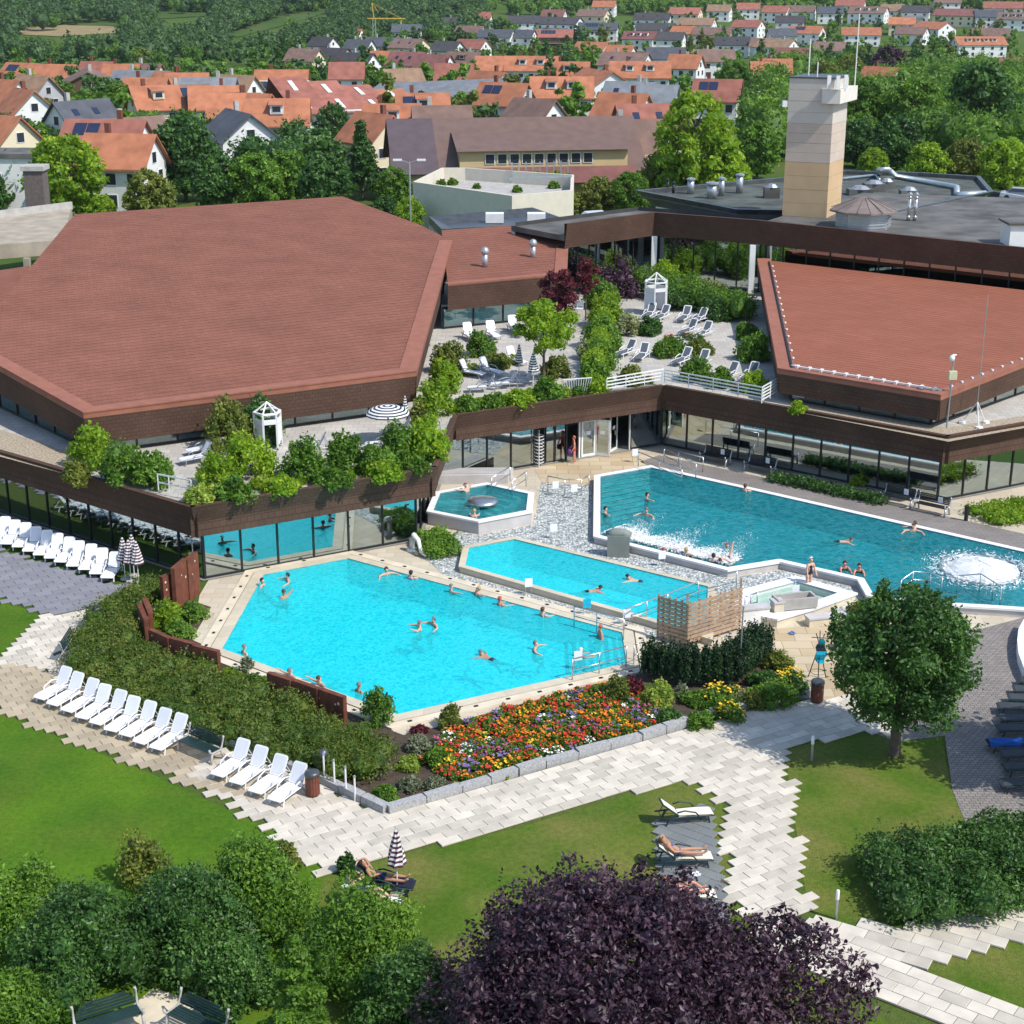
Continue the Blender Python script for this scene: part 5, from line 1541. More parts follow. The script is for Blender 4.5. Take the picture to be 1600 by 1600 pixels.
# --- towel tripod, slippers
b = P(1277, 1062, 0.03)
v = thing('towel_stand', 'dark metal tripod stand hung with a turquoise towel', 'towel stand', b)
for a in (0.4, 2.5, 4.6):
    MB().tube([(0.42 * math.cos(a), 0.42 * math.sin(a), 0), (0.02 * math.cos(a), 0.02 * math.sin(a), 1.5), (-0.2 * math.cos(a), -0.2 * math.sin(a), 2.1)], 0.022, 5).build('leg', MT['dark_metal'], v)
MB().tube([(0.3 * math.cos(6.2832 * k / 12), 0.3 * math.sin(6.2832 * k / 12), 0.35) for k in range(13)], 0.014, 4, cap=False).build('hoop', MT['dark_metal'], v)
MB().tube([(-0.35, 0, 1.9), (0.4, 0, 1.85)], 0.018, 4).build('hook_bar', MT['dark_metal'], v)
v2 = thing('towel', 'turquoise towel draped over the tripod stand', 'towel', b + Vector((0, 0, 0.9)))
m = MB(); n = 8
for i in range(n):
    f = lambda i, s: (0.05 + s * (0.06 + 0.16 * math.sin(i / n * 2.6)) + 0.04 * math.sin(i * 1.7), -0.14 - 0.05 * math.cos(i * 1.3), 1.0 - i * 0.14)
    m.poly([f(i + 1, -1), f(i + 1, 1), f(i, 1), f(i, -1)], m=1 if i in (2, 3) else 0)
    g = lambda i, s: tuple(Vector(f(i, s)) + Vector((0, 0.05, 0)))
    m.poly([g(i, -1), g(i, 1), g(i + 1, 1), g(i + 1, -1)], m=0)
m.build('cloth', [MT['towel_blue'], MT['towel_dark']], v2, smooth=True)
for p, lab, c in (((1238, 989), 'pair of blue bath slippers left on the ochre flagstones', (0.10, 0.25, 0.55)), ((1088, 1366), 'pair of pale slippers beside the cream lounger with the woman', (0.75, 0.74, 0.78))):
    v = thing('slippers', lab, 'slippers', P(*p, 0.085), 0.4)
    mt = mat('slipper_%d' % p[0], c, 0.6)
    for s in (-.07, .07):
        o = MB().prism([(-.13, -.04), (.1, -.05), (.14, 0), (.1, .05), (-.13, .04)], 0, 0.03).build('slipper', mt, v); o.location = (0, s, 0)
        MB().tube([(.03, -.05, .02), (.03, 0, .07), (.03, .05, .02)], .02, 5).build('strap', mt, o)
# --- gazebo booths on the terraces
def booth(label, base, r, h):
    t = thing('trellis_booth', label, 'booth', base)
    for k in range(6):
        a = 6.2832 * k / 6 + 0.35
        MB().bar((r * math.cos(a), r * math.sin(a), 0), (r * math.cos(a), r * math.sin(a), h), 0.09).build('post', MT['white_paint'], t)
        a2 = 6.2832 * (k + 1) / 6 + 0.35
        A, B = Vector((r * math.cos(a), r * math.sin(a), 0)), Vector((r * math.cos(a2), r * math.sin(a2), 0))
        zz = Vector((0, 0, 1))
        MB().bar(A + zz * h, B + zz * h, 0.1).build('top_beam', MT['white_paint'], t)
        MB().bar(A + zz * h * .78, B + zz * h * .78, 0.08, 0.25).build('frieze', MT['white_paint'], t)
        if k != 4:
            p = MB()
            for A2, B2 in ((A, B),):
                p.poly([A2 + zz * .2, B2 + zz * .2, B2 + zz * h * .76, A2 + zz * h * .76])
            p.build('screen_cloth', MT['white_mesh'], t)
        MB().bar(A + zz * h, Vector((0, 0, h + r * .75)), 0.06).build('rafter', MT['white_paint'], t)
    return t
booth('white hexagonal trellis booth with pointed frame roof on the rose terrace', P(1024, 490, ZTF), 0.85, 2.35)
booth('white trellis booth half hidden by shrubs below the hall fascia', P(420, 698, ZTF), 0.7, 1.9)
# --- white railings on the canopy edge
def terrace_rail(label, px, z, bars=3, h=0.85, n=6):
    a, b = P(*px[0], z), P(*px[1], z)
    t = thing('terrace_railing', label, 'railing', a)
    for k in range(n + 1):
        p = a.lerp(b, k / n) - a
        MB().bar(p, p + Vector((0, 0, h)), 0.05).build('post', MT['white_paint'], t)
    for k in range(bars):
        zz = Vector((0, 0, h * (k + 1) / bars))
        MB().bar(zz, b - a + zz, 0.035, 0.07).build('rail', MT['white_paint'], t)
terrace_rail('white railing with climbing roses on the left arm of the terrace corner', [(948, 612), (1036, 597)], 4.16, 4, 0.8, 3)
terrace_rail('white railing with climbing roses on the right arm of the terrace corner', [(1038, 598), (1193, 627)], 4.16, 4, 0.8, 4)
terrace_rail('white solid railing at the foot of the right hall roof', [(1190, 630), (1216, 615)], 4.16, 5, 0.95, 2)
terrace_rail('thin white railing among shrubs near the canopy point', [(248, 766), (300, 776)], 4.16, 2, 0.8, 3)
a, b = P(882, 615, 4.16), P(922, 612, 4.16)
t = thing('fan_gate', 'white fan shaped gate of slanting bars on the canopy edge', 'gate', a)
for k in range(12):
    f = k / 11
    p = a.lerp(b, 0.08 + 0.84 * f) - a; q = a.lerp(b, -0.05 + 1.1 * f) - a + Vector((0, -.12, .85))
    MB().bar(p, q, 0.03).build('bar', MT['white_paint'], t)
MB().bar(a.lerp(b, -.06) - a + Vector((0, -.12, .87)), a.lerp(b, 1.06) - a + Vector((0, -.12, .87)), 0.05).build('top_rail', MT['white_paint'], t)
# dispenser: white chair far on the terrace
v = thing('garden_chair', 'white folding chair with a blue cushion at the end of the terrace walk', 'chair', P(905, 492, ZTF), -0.3)
for x in (-.22, .22):
    for y in (-.2, .22): MB().bar((x, y, 0), (x, y, .45 if y < 0 else 1.0), .04).build('leg', MT['white_paint'], v)
MB().box((0, 0, .46), (.5, .48, .05)).build('seat', MT['white_paint'], v)
MB().box((0, .23, .78), (.46, .05, .42)).build('backrest', mat('cushion', (.5, .62, .75), .8), v)
# ladder-like shelf and spiral rack at the doors
v = thing('towel_rack', 'tall white coiled towel rack beside the entrance glass', 'rack', P(842, 728, 0.03))
for k in range(9):
    MB().tube([(0.28 * math.cos(6.2832 * j / 10), 0.28 * math.sin(6.2832 * j / 10), 0.25 + k * 0.2) for j in range(11)], 0.022, 4, cap=False).build('ring', MT['white_paint'], v)
MB().tube([(0, .28, 0), (0, .28, 2.1)], .03, 5).build('pole', MT['white_paint'], v)
MB().tube([(0, -.28, 0), (0, -.28, 2.1)], .03, 5).build('pole', MT['white_paint'], v)
# glass front ornament: curved white rim at the far right lounger court
b = P(1597, 1010, 0)
v = thing('curved_planter', 'curved white stone planter rim at the sett paving', 'planter', b)
rim = [P(1600, 985, 0), P(1592, 1000, 0), (P(1590, 1018, 0)), P(1592, 1038, 0), P(1600, 1060, 0), P(1612, 1080, 0)]
for k in range(5):
    A, B = rim[k] - b, rim[k + 1] - b
    d = (B - A).normalized(); nn = Vector((-d.y, d.x, 0)) * -0.0
    MB().bar(A + Vector((.15, 0, .25)), B + Vector((.15, 0, .25)), 0.42, 0.5).build('rim_stone', MT['white_stone'], v)
# ------------------------------------------------------------------ plants
RG = np.random.default_rng(11)
def np_mesh(name, V, Q, shade, mats, T=None):
    me = bpy.data.meshes.new(name)
    nv, nq = len(V), len(Q)
    me.vertices.add(nv)
    me.vertices.foreach_set('co', np.ascontiguousarray(V, dtype=np.float32).ravel())
    nt_ = 0 if T is None else len(T)
    me.loops.add(nq * 4 + nt_ * 3)
    li = np.asarray(Q, dtype=np.int32).ravel()
    if nt_: li = np.concatenate([li, np.asarray(T, dtype=np.int32).ravel()])
    me.loops.foreach_set('vertex_index', li)
    me.polygons.add(nq + nt_)
    st = np.concatenate([np.arange(nq) * 4, nq * 4 + np.arange(nt_) * 3]).astype(np.int32)
    me.polygons.foreach_set('loop_start', st)
    at = me.attributes.new('shade', 'FLOAT', 'POINT')
    at.data.foreach_set('value', np.ascontiguousarray(shade, dtype=np.float32))
    if not isinstance(mats, (list, tuple)): mats = [mats]
    for m in mats: me.materials.append(m)
    me.update(calc_edges=True)
    me.validate()
    me.shade_flat()
    return me
ICO = None
def ico():
    global ICO
    if ICO is None:
        bm = bmesh.new(); bmesh.ops.create_icosphere(bm, subdivisions=2, radius=1.0)
        ICO = (np.array([v.co[:] for v in bm.verts]), np.array([[v.index for v in f.verts] for f in bm.faces]))
        bm.free()
    return ICO
def foliage(name, lobes, n, size, mt, core=0.62, aspect=0.55, out=0.42, upb=0.25, spread=0.2, droop=0.0, low=-0.6, shoots=0.07, lobvar=0.13):
    """lobes: (x,y,z,rx,ry,rz) rows. Many small leaves on and just under the lobes, plus a dark inner core"""
    Lb = np.array(lobes, dtype=float)
    wgt = (Lb[:, 3] * Lb[:, 4] + Lb[:, 3] * Lb[:, 5] + Lb[:, 4] * Lb[:, 5]); wgt /= wgt.sum()
    idx = RG.choice(len(Lb), n, p=wgt)
    d = RG.normal(size=(n, 3)); d /= np.linalg.norm(d, axis=1)[:, None]
    neg = d[:, 2] < low
    d[neg, 2] *= -1
    r = 1.0 - np.abs(RG.normal(0, spread, n)) + (RG.random(n) < 0.16) * RG.random(n) ** 1.5 * 0.38
    ns = int(n * shoots)
    if ns > 20:                                   # upright shoots that break the outline
        m_ = max(3, ns // 9)
        sd_ = RG.normal(size=(m_, 3)); sd_[:, 2] = np.abs(sd_[:, 2]) + .4; sd_ /= np.linalg.norm(sd_, axis=1)[:, None]
        sl_ = RG.choice(len(Lb), m_, p=wgt)
        w_ = RG.integers(0, m_, ns)
        d[:ns] = sd_[w_] + RG.normal(0, .05, (ns, 3)); idx[:ns] = sl_[w_]; r[:ns] = 0.9 + RG.random(ns) * RG.uniform(.15, .75, m_)[w_]
    pos = Lb[idx, :3] + d * r[:, None] * Lb[idx, 3:6]
    nrm = d * out + RG.normal(size=(n, 3)) * 0.55 + np.array([0, 0, upb])
    nrm /= np.linalg.norm(nrm, axis=1)[:, None]
    t = np.cross(nrm, RG.normal(size=(n, 3))) ; t /= np.linalg.norm(t, axis=1)[:, None] + 1e-9
    b = np.cross(nrm, t)
    if droop: pos[:, 2] -= droop * RG.random(n)
    s = size * (0.6 + 0.8 * RG.random(n))[:, None]
    V = np.stack([pos + t * s * 0.5, pos + b * s * aspect * 0.5, pos - t * s * 0.5 - nrm * s * 0.12, pos - b * s * aspect * 0.5], axis=1).reshape(-1, 3)
    Q = np.arange(n * 4).reshape(-1, 4)
    lob_sh = RG.normal(0.0, lobvar, len(Lb))
    sh = np.clip(0.5 + lob_sh[idx] + RG.normal(0, 0.2, n), 0, 1)
    sh = np.repeat(sh, 4)
    T = None
    if core:
        iv, it = ico()
        cv, ct, cs = [], [], []
        for k, l in enumerate(Lb):
            jit = 1 + RG.normal(0, 0.10, len(iv))[:, None]
            cv.append(l[:3] + iv * jit * l[3:6] * core); ct.append(it + len(V) + k * len(iv)); cs.append(np.clip(0.4 + RG.normal(0, .2, len(iv)), 0, 1))
        V = np.concatenate([V] + cv); T = np.concatenate(ct); sh = np.concatenate([sh] + cs)
    return np_mesh(name, V, Q, sh, mt, T)
LM = {
 'purple': leaf_mat('leaf_purple', (0.018, 0.009, 0.019), (0.051, 0.022, 0.046), (0.143, 0.072, 0.114), 0.10, 0.45),
 'maple': leaf_mat('leaf_maple', (0.050, 0.008, 0.016), (0.120, 0.018, 0.035), (0.220, 0.035, 0.050), 0.2),
 'dark': leaf_mat('leaf_dark', (0.018, 0.056, 0.012), (0.051, 0.133, 0.026), (0.128, 0.258, 0.052), 0.18, 0.45, 0.35),
 'mid': leaf_mat('leaf_mid', (0.040, 0.105, 0.010), (0.100, 0.217, 0.021), (0.215, 0.374, 0.042), 0.22),
 'olive': leaf_mat('leaf_olive', (0.057, 0.086, 0.012), (0.136, 0.183, 0.028), (0.272, 0.299, 0.052), 0.2),
 'bright': leaf_mat('leaf_bright', (0.089, 0.193, 0.011), (0.196, 0.347, 0.017), (0.405, 0.541, 0.037), 0.28),
 'yew': leaf_mat('leaf_yew', (0.006, 0.021, 0.007), (0.012, 0.045, 0.014), (0.035, 0.087, 0.023), 0.08),
 'pale': leaf_mat('leaf_pale', (0.120, 0.160, 0.070), (0.280, 0.330, 0.160), (0.500, 0.520, 0.300), 0.2),
 'lime': leaf_mat('leaf_lime', (0.120, 0.220, 0.030), (0.300, 0.420, 0.060), (0.550, 0.620, 0.140), 0.25),
 'hedge': leaf_mat('leaf_hedge', (0.035, 0.078, 0.009), (0.089, 0.163, 0.016), (0.242, 0.238, 0.041), 0.15),
 'far': leaf_mat('leaf_far', (0.029, 0.072, 0.020), (0.061, 0.134, 0.034), (0.122, 0.218, 0.055), 0.12),
 'grey': leaf_mat('leaf_grey', (0.080, 0.100, 0.060), (0.170, 0.200, 0.120), (0.320, 0.350, 0.240), 0.15),
}
def blob_lobes(r, rz, k, seed, flat=0.62):
    g = np.random.default_rng(seed)
    L = []
    k = k * 2
    for i in range(k):
        a = 2.39996 * i + g.random(); f = math.sqrt((i + .5) / k)
        x, y = r * flat * f * math.cos(a) * 1.15, r * flat * f * math.sin(a) * 1.15
        z = rz * (0.12 + 0.66 * (1 - f * f)) * (0.6 + .75 * g.random()) if i else rz * 0.55
        q = r * (0.24 + 0.20 * g.random())
        L.append((x, y, z, q, q, q * (0.6 + 0.45 * rz / r)))
    return L
PROTO = {}
def shrub(label, px, py, rpx, hr, mt, z=0.0, n=1500, leaf=0.16, name='shrub', cat='shrub', group=None, core=0.62, kb=9, aspect=.55, var=0):
    """crown centred on the pixel; rpx photo-pixel radius; hr height over radius. stands on level z"""
    r = rpx / pxm(px, py, z)
    for _ in range(3):
        c = P(px, py, z + r * hr * 0.45)
        r = rpx / pxm(px, py, z + r * hr * 0.45)
    t = thing(name, label, cat, (c.x, c.y, z), random.random() * 6, group)
    key = (mt, round(hr, 1), n, round(leaf / r, 2), kb, var)
    if key not in PROTO:
        L = blob_lobes(1.0, hr, kb, len(PROTO) + 3)
        PROTO[key] = foliage('foliage', L, n, leaf / r, LM[mt], core * .85, aspect)
    inst('foliage', PROTO[key], t, (0, 0, 0), 0, (r, r, r))
    st = MB().tube([(0, 0, 0), (0.02, 0, r * hr * 0.5)], 0.05 * min(1.5, max(.5, r)), 5)
    st.build('stem', MT['bark'], t)
    return t
def tree(label, px_base, h, rx, mt, n, leaf, z=0.0, trunk=0.3, k=12, seed=1, name='tree', crown0=0.3, group=None, shape='round', base=None, core=0.7, rot=None, spikes=0, qk=1.0):
    b = base if base is not None else P(*px_base, z)
    t = thing(name, label, 'tree', b, (random.random() * 6 if rot is None else rot), group)
    key = ('tree', mt, round(h / rx, 1), n, k, seed, shape, crown0)
    if key not in PROTO:
        g = np.random.default_rng(seed)
        H, Rr = h / rx, 1.0
        L = []; tips = []
        for i in range(k):
            f = (i + .5) / k
            zz = H * (crown0 + (0.97 - crown0) * f)
            if shape == 'round': pr = math.sin(math.pi * (0.12 + 0.80 * f)) ** 0.7
            elif shape == 'cone': pr = 1.05 - f
            elif shape == 'wide': pr = min(1.0, 1.25 * (1.05 - f) + .25)
            else: pr = math.sin(math.pi * (0.1 + .84 * f)) ** .5
            a = 2.39996 * i + g.random() * .8
            q = (0.17 + .17 * g.random()) * (0.6 + .4 * pr) * qk
            rad = max(0, pr * Rr - q * .8) * (0.75 + .35 * g.random())
            x, y = rad * math.cos(a), rad * math.sin(a)
            L.append((x, y, zz, q * 1.15, q * 1.15, q * (0.85 if shape != 'cone' else .6)))
            tips.append((x, y, zz))
        for i in range(spikes):
            a = 2.39996 * i + g.random(); f = math.sqrt(g.random()) * .95
            zz = H * (crown0 + (1 - crown0) * (.62 + .36 * (1 - f * f))) * (.94 + .12 * g.random()); q = .05 + .05 * g.random()
            L.append((f * math.cos(a), f * math.sin(a), zz, q, q, q * 2.6)); L.append((f * math.cos(a) * .96, f * math.sin(a) * .96, zz - q * 2, q * 1.7, q * 1.7, q * 2))
        L.append((0, 0, H * (crown0 + .3), .45 * Rr, .45 * Rr, .3 * H * (1 - crown0)))
        cm = foliage('crown', L, n, leaf / rx, LM[mt], core, low=-.85)
        m = MB()
        tr = trunk / rx
        m.tube([(0, 0, -0.02), (0.01, 0, H * crown0 * .6), (0.02, .01, H * (crown0 + .25)), (0, 0, H * .8)], [tr, tr * .8, tr * .5, tr * .15], 7)
        for i, tp in enumerate(tips[::2]):
            z0 = max(H * crown0 * .7, tp[2] - .6)
            m.tube([(0, 0, z0), (tp[0] * .5, tp[1] * .5, (z0 + tp[2]) / 2), tp], [tr * .42, tr * .28, tr * .1], 5)
        PROTO[key] = (cm, m.mesh('trunk', MT['bark']))
    cm, tm = PROTO[key]
    inst('crown', cm, t, (0, 0, 0), 0, (rx, rx, rx)); inst('trunk', tm, t, (0, 0, 0), 0, (rx, rx, rx))
    return t
def hedge(label, px, w, h, mt, n, leaf, name='hedge', z=0.0, step=0.8, box=0.0, group=None, jitter=0.18):
    pts = [P(*p, z) for p in px]
    g = np.random.default_rng(int(px[0][0]))
    L = []
    for i in range(len(pts) - 1):
        a, b = pts[i], pts[i + 1]
        d = (b - a); ln = d.length; d.normalize(); nn = Vector((-d.y, d.x, 0))
        wi = w if not isinstance(w, (list, tuple)) else None
        for k in range(max(1, int(ln / step)) + 1):
            f = k * step / ln if ln else 0
            if f > 1: f = 1
            ww = w if wi is not None else w[i] + (w[i + 1] - w[i]) * f
            cols = max(1, int(ww / step + .5))
            for c in range(cols):
                o = (c - (cols - 1) / 2) * (ww / cols)
                p = a + d * (ln * f) + nn * (o + g.normal(0, jitter * .5)) - pts[0]
                hh = h * (1 + g.normal(0, jitter * .5))
                if box: L.append((p.x, p.y, hh * .5, ww / cols * .62, ww / cols * .62, hh * .52))
                else: L.append((p.x, p.y, hh * .45, step * .85, step * .85, hh * .55))
    t = thing(name, label, 'hedge', pts[0], 0, group)
    o = inst('foliage', foliage('foliage', L, n, leaf, LM[mt], 0.62, spread=.17), t)
    m = MB()
    for p in pts: m.tube([p - pts[0], p - pts[0] + Vector((0, 0, h * .4))], .05, 5)
    m.build('stem', MT['bark'], t)
    return t
# --- hedges
hedge('long bushy green hedge running from the canopy corner to the flower bed', [(228, 930), (195, 960), (165, 1010), (175, 1050), (270, 1085), (380, 1130), (480, 1170), (560, 1200), (590, 1220)], [1.2, 2.2, 2.6, 3.6, 4.0, 3.8, 3.4, 2.8, 1.4], 0.95, 'hedge', 52000, 0.105, step=0.85, jitter=.3)
hedge('dark clipped yew hedge before the timber screen', [(1012, 1058), (1070, 1072), (1140, 1070), (1190, 1030)], 1.1, 1.7, 'yew', 20000, 0.11, step=0.42, box=1, jitter=.05)
hedge('glossy laurel hedge between dry lawn and light path', [(1395, 1405), (1480, 1400), (1560, 1375), (1660, 1345), (1760, 1330)], [3.6, 3.9, 3.6, 3.4, 3.4], 1.4, 'dark', 30000, 0.135, step=1.0)
hedge('low planted strip of dark shrubs under the glass front', [(1215, 752), (1290, 768), (1375, 788)], 0.9, 0.55, 'dark', 2500, 0.16, step=0.8)
hedge('clipped evergreen ground cover at the pool corner', [(1545, 812), (1610, 800), (1660, 795)], 2.6, 0.6, 'bright', 3500, 0.16, step=.9)
hedge('clipped round green mound beside the stepping stones', [(672, 862), (700, 858)], 2.6, 0.85, 'mid', 5000, 0.13, step=0.75, jitter=.05)
# --- trees in the grounds
t = tree('round dark green maple standing on the dry lawn', (1397, 1180), 6.4, 2.75, 'dark', 30000, 0.165, trunk=0.24, k=34, seed=5, crown0=0.27, shape='round', core=.45, spikes=10, qk=1.08)
tree('large dark purple beech filling the foreground', (955, 1735), 5.7, 4.5, 'purple', 80000, 0.15, trunk=0.35, k=120, seed=8, crown0=0.10, shape='round', core=.35, rot=1.0, spikes=34, qk=.9)
tree('dark purple plum tree with loose twigs beside the lower path', (1215, 1700), 5.0, 2.3, 'purple', 9000, 0.16, trunk=0.15, k=40, seed=9, crown0=0.12, core=.0)
# --- foreground shrubs along the bottom of the picture
fg = [('dark glossy laurel bush behind the left bench', 130, 1480, 120, 1.2, 'dark'), ('bushy green shrub at the lawn edge, far side of the laurel', 25, 1420, 95, 1.1, 'mid'),
      ('glossy dark laurel bush rising over the two benches', 300, 1440, 120, 1.25, 'dark'), ('tall leafy shrub with yellowing tips beside the lawn', 225, 1345, 55, 1.4, 'olive'),
      ('green hazel bush in front of the sunbathers', 400, 1400, 95, 1.3, 'mid'), ('dense green bush below the sunbathers', 560, 1480, 110, 1.2, 'mid'),
      ('shadowed green bush against the purple beech', 640, 1560, 100, 1.2, 'dark'), ('low green bush at the left bench end', 30, 1570, 75, 1.0, 'mid'),
      ('dark evergreen bush between bench and conifer', 370, 1530, 70, 1.3, 'dark'), ('wispy pale sprig bush poking above the path corner', 445, 1345, 30, 1.5, 'olive'),
      ('small pointed shoot bush at the path edge', 540, 1352, 16, 2.0, 'dark')]
for lab, px, py, r, hr, mt in fg:
    shrub(lab, px, py, r, hr, mt, 0, 18000 if r > 60 else 1500, 0.125, kb=16 if r > 60 else 7)
tree('small soft green conifer beside the right bench', (470, 1690), 4.6, 1.6, 'bright' if False else 'mid', 9000, 0.12, k=20, seed=21, crown0=0.05, shape='cone', trunk=.12, core=.8)
# --- flower bed: soil, clumps, blossom
def bed_soil(name, px, z, lab):
    tag(cdt_sheet(MB(), ccw([Vector((p.x, p.y)) for p in PL(px)]), [], z).build(name, MT['soil']), lab, 'soil', kind='structure')
bed_soil('flower_bed', [(505, 1218), (605, 1266), (720, 1232), (850, 1193), (1000, 1152), (1110, 1118), (1205, 1094), (1270, 1083), (1230, 1035), (1190, 1018), (1010, 1052), (800, 1110), (630, 1150), (590, 1135), (345, 1030), (300, 1000), (330, 950), (240, 920), (150, 1010), (125, 1055)], 0.05, 'dark soil under hedge and flowers')
MF = {k: mat('petal_' + k, c, 0.7, 0.15) for k, c in dict(red=(0.55, 0.035, 0.02), orange=(0.75, 0.20, 0.01), yellow=(0.80, 0.50, 0.02), white=(0.75, 0.74, 0.70), violet=(0.20, 0.12, 0.32), pink=(0.50, 0.07, 0.20)).items()}
FLP = {}
def flower_proto(col, seed):
    if (col, seed) in FLP: return FLP[(col, seed)]
    big = seed > 5
    L = blob_lobes(1.0, 0.9, 5, seed)
    fol = foliage('leaves', L, 260, 0.24, LM['mid'], 0.6)
    g = random.Random(seed)
    m = MB()
    for k in range(70 if big else 24):
        a = g.uniform(0, 6.28); f = math.sqrt(g.random())
        x, y = .92 * f * math.cos(a), .92 * f * math.sin(a); z = 0.42 + 0.62 * (1 - f * f) + g.uniform(-.1, .12)
        s = g.uniform(.08, .17) * (.5 if big else 1)
        tx, ty = g.uniform(-.5, .5), g.uniform(-.5, .5)
        m.poly([(x + s * math.cos(q * 1.0472), y + s * math.sin(q * 1.0472), z + s * (tx * math.cos(q * 1.0472) + ty * math.sin(q * 1.0472))) for q in range(6)])
    FLP[(col, seed)] = (fol, m.mesh('blossoms', MF[col]))
    return FLP[(col, seed)]
def flower(col, p, r, seed, label, group):
    t = thing('flower_clump', label, 'flowers', p, random.random() * 6, group)
    fol, bl = flower_proto(col, seed)
    inst('leaves', fol, t, (0, 0, 0), 0, (r, r, r)); inst('blossoms', bl, t, (0, 0, 0), 0, (r, r, r * 1.05))
FB = [(720, 1228), (850, 1190), (1000, 1148), (1040, 1130), (1010, 1090), (960, 1078), (870, 1090), (760, 1125), (690, 1155), (665, 1195)]
fbw = [Vector((p.x, p.y)) for p in PL(FB)]
g = random.Random(4)
xs = [p.x for p in fbw]; ys = [p.y for p in fbw]
pts = []
tries = 0
while len(pts) < 230 and tries < 30000:
    tries += 1
    p = Vector((g.uniform(min(xs), max(xs)), g.uniform(min(ys), max(ys))))
    if inside(p, fbw) and all((p - q).length > 0.30 for q, _ in pts):
        wv = math.sin(p.x * 1.9 + 1.3 * math.sin(p.y * 1.7)) + math.cos(p.y * 2.3 + p.x * .8)
        c = g.choice(['orange', 'orange', 'orange', 'yellow', 'red'] if wv > .7 else (['red', 'red', 'orange', 'violet'] if wv > -.2 else (['white', 'orange', 'violet', 'red'] if wv > -1 else ['violet', 'red', 'pink', 'orange'])))
        pts.append((p, c))
cn = dict(red='red', orange='orange', white='white', violet='violet', yellow='golden yellow', pink='deep pink')
for p, c in pts:
    flower(c, (p.x, p.y, 0.05), g.uniform(.25, .36), g.randint(0, 2), 'low clump of %s flowers in the mixed summer bed' % cn[c], '%s flower clumps in the mixed bed' % cn[c])
for k, (px, py, r) in enumerate([(1118, 1085, .75), (1138, 1112, .7), (1150, 1078, .45), (1222, 1060, .6), (1240, 1050, .5), (1245, 1072, .4)]):
    flower('yellow', P(px, py + 12, 0.05), r, 6 + k % 3, 'tall clump of golden yellow daisies ' + ('near the yew hedge' if px < 1200 else 'at the bed end by the brown bin'), 'yellow daisies ' + ('near the yew hedge' if px < 1200 else 'at the bed end'))
pl = [('airy pale green shrub at the pool coping, middle of the bed', 965, 1075, 26, 1.6, 'olive'), ('dark reddish grass clump behind the sedum', 990, 1075, 20, 1.2, 'maple'), ('pale lime green sedum dome', 1030, 1087, 33, .8, 'lime'),
      ('blue green perennial mound in front of the sedum', 1045, 1120, 25, .8, 'dark'), ('olive mound beside the kerb, right of the flowers', 1095, 1125, 28, .7, 'mid'), ('tan plume grass beside the sedum', 1065, 1080, 15, 1.4, 'grey'),
      ('green bush of yellow daisies foliage by the yew', 1130, 1100, 32, .9, 'mid'), ('leafy green bush at the rounded bed end', 1215, 1085, 38, .9, 'mid'), ('dark green bush at the bed end near the bin', 1245, 1075, 25, .9, 'dark'), ('low olive bush on the soil between daisies and bed end', 1175, 1095, 26, .7, 'olive'),
      ('dark low shrub on the soil behind the daisies', 1190, 1062, 30, .7, 'dark'), ('olive mound against the yew hedge end', 1215, 1035, 28, .7, 'olive'), ('low green cover before the yew hedge', 1085, 1092, 24, .7, 'mid'), ('brownish dry perennial near the kerb', 1155, 1090, 18, .8, 'grey'), ('green filler shrub between daisies and kerb', 1190, 1082, 26, .6, 'mid'), ('tall leafy shrub with white blossom next to the last rust screen', 590, 1105, 30, 1.9, 'mid'), ('airy pale shrub by the pool corner coping', 702, 1120, 20, 1.9, 'olive'), ('grey lavender mound behind the hosta', 655, 1165, 24, .7, 'grey'), ('fresh green mound beside the flowers', 680, 1185, 28, .8, 'mid'),
      ('yellow green striped hosta', 637, 1195, 22, .7, 'lime'), ('grey green lavender mound near the kerb corner', 640, 1225, 22, .8, 'grey'), ('small dark mound at the kerb corner', 600, 1240, 25, .8, 'mid'), ('low grey green mound in front of the flowers', 680, 1225, 20, .7, 'grey'),
      ('reddish foliage mat at the coping corner', 655, 1140, 18, .5, 'maple'), ('lime bush among the kerb flowers', 790, 1212, 8, .8, 'lime'), ('second lime bush among the kerb flowers', 938, 1165, 8, .8, 'lime'), ('lime bush at the flower bed start', 712, 1228, 9, .8, 'lime'),
      ('leafy bush behind the tall rust screens', 262, 965, 30, 1.3, 'bright'), ('dark leafy bush at the pool coping, inside the screens', 300, 955, 28, .9, 'mid'), ('soft green bush inside the short screens', 280, 985, 28, .9, 'mid'), ('low yellow green plant at the pool corner screen', 360, 1055, 20, .7, 'bright'), ('white flowering twig bush at the pool corner', 385, 1040, 14, 1.6, 'grey'), ('low green plant before the last run of screens', 400, 1065, 22, .8, 'mid'),
      ('grassy shrub behind the round maple', 1345, 955, 28, .9, 'olive'), ('yellow green shrub behind the round maple', 1365, 975, 22, .8, 'bright'), ('dark shrub beside the towel stand', 1325, 1005, 22, 1.2, 'dark'),
      ('small bright shrub in the strip under the glass', 1342, 752, 16, 1.0, 'bright')]
for lab, px, py, r, hr, mt in pl:
    shrub(lab, px, py, r, hr, mt, 0.05, 1700 if r > 18 else 500, 0.12, kb=8)
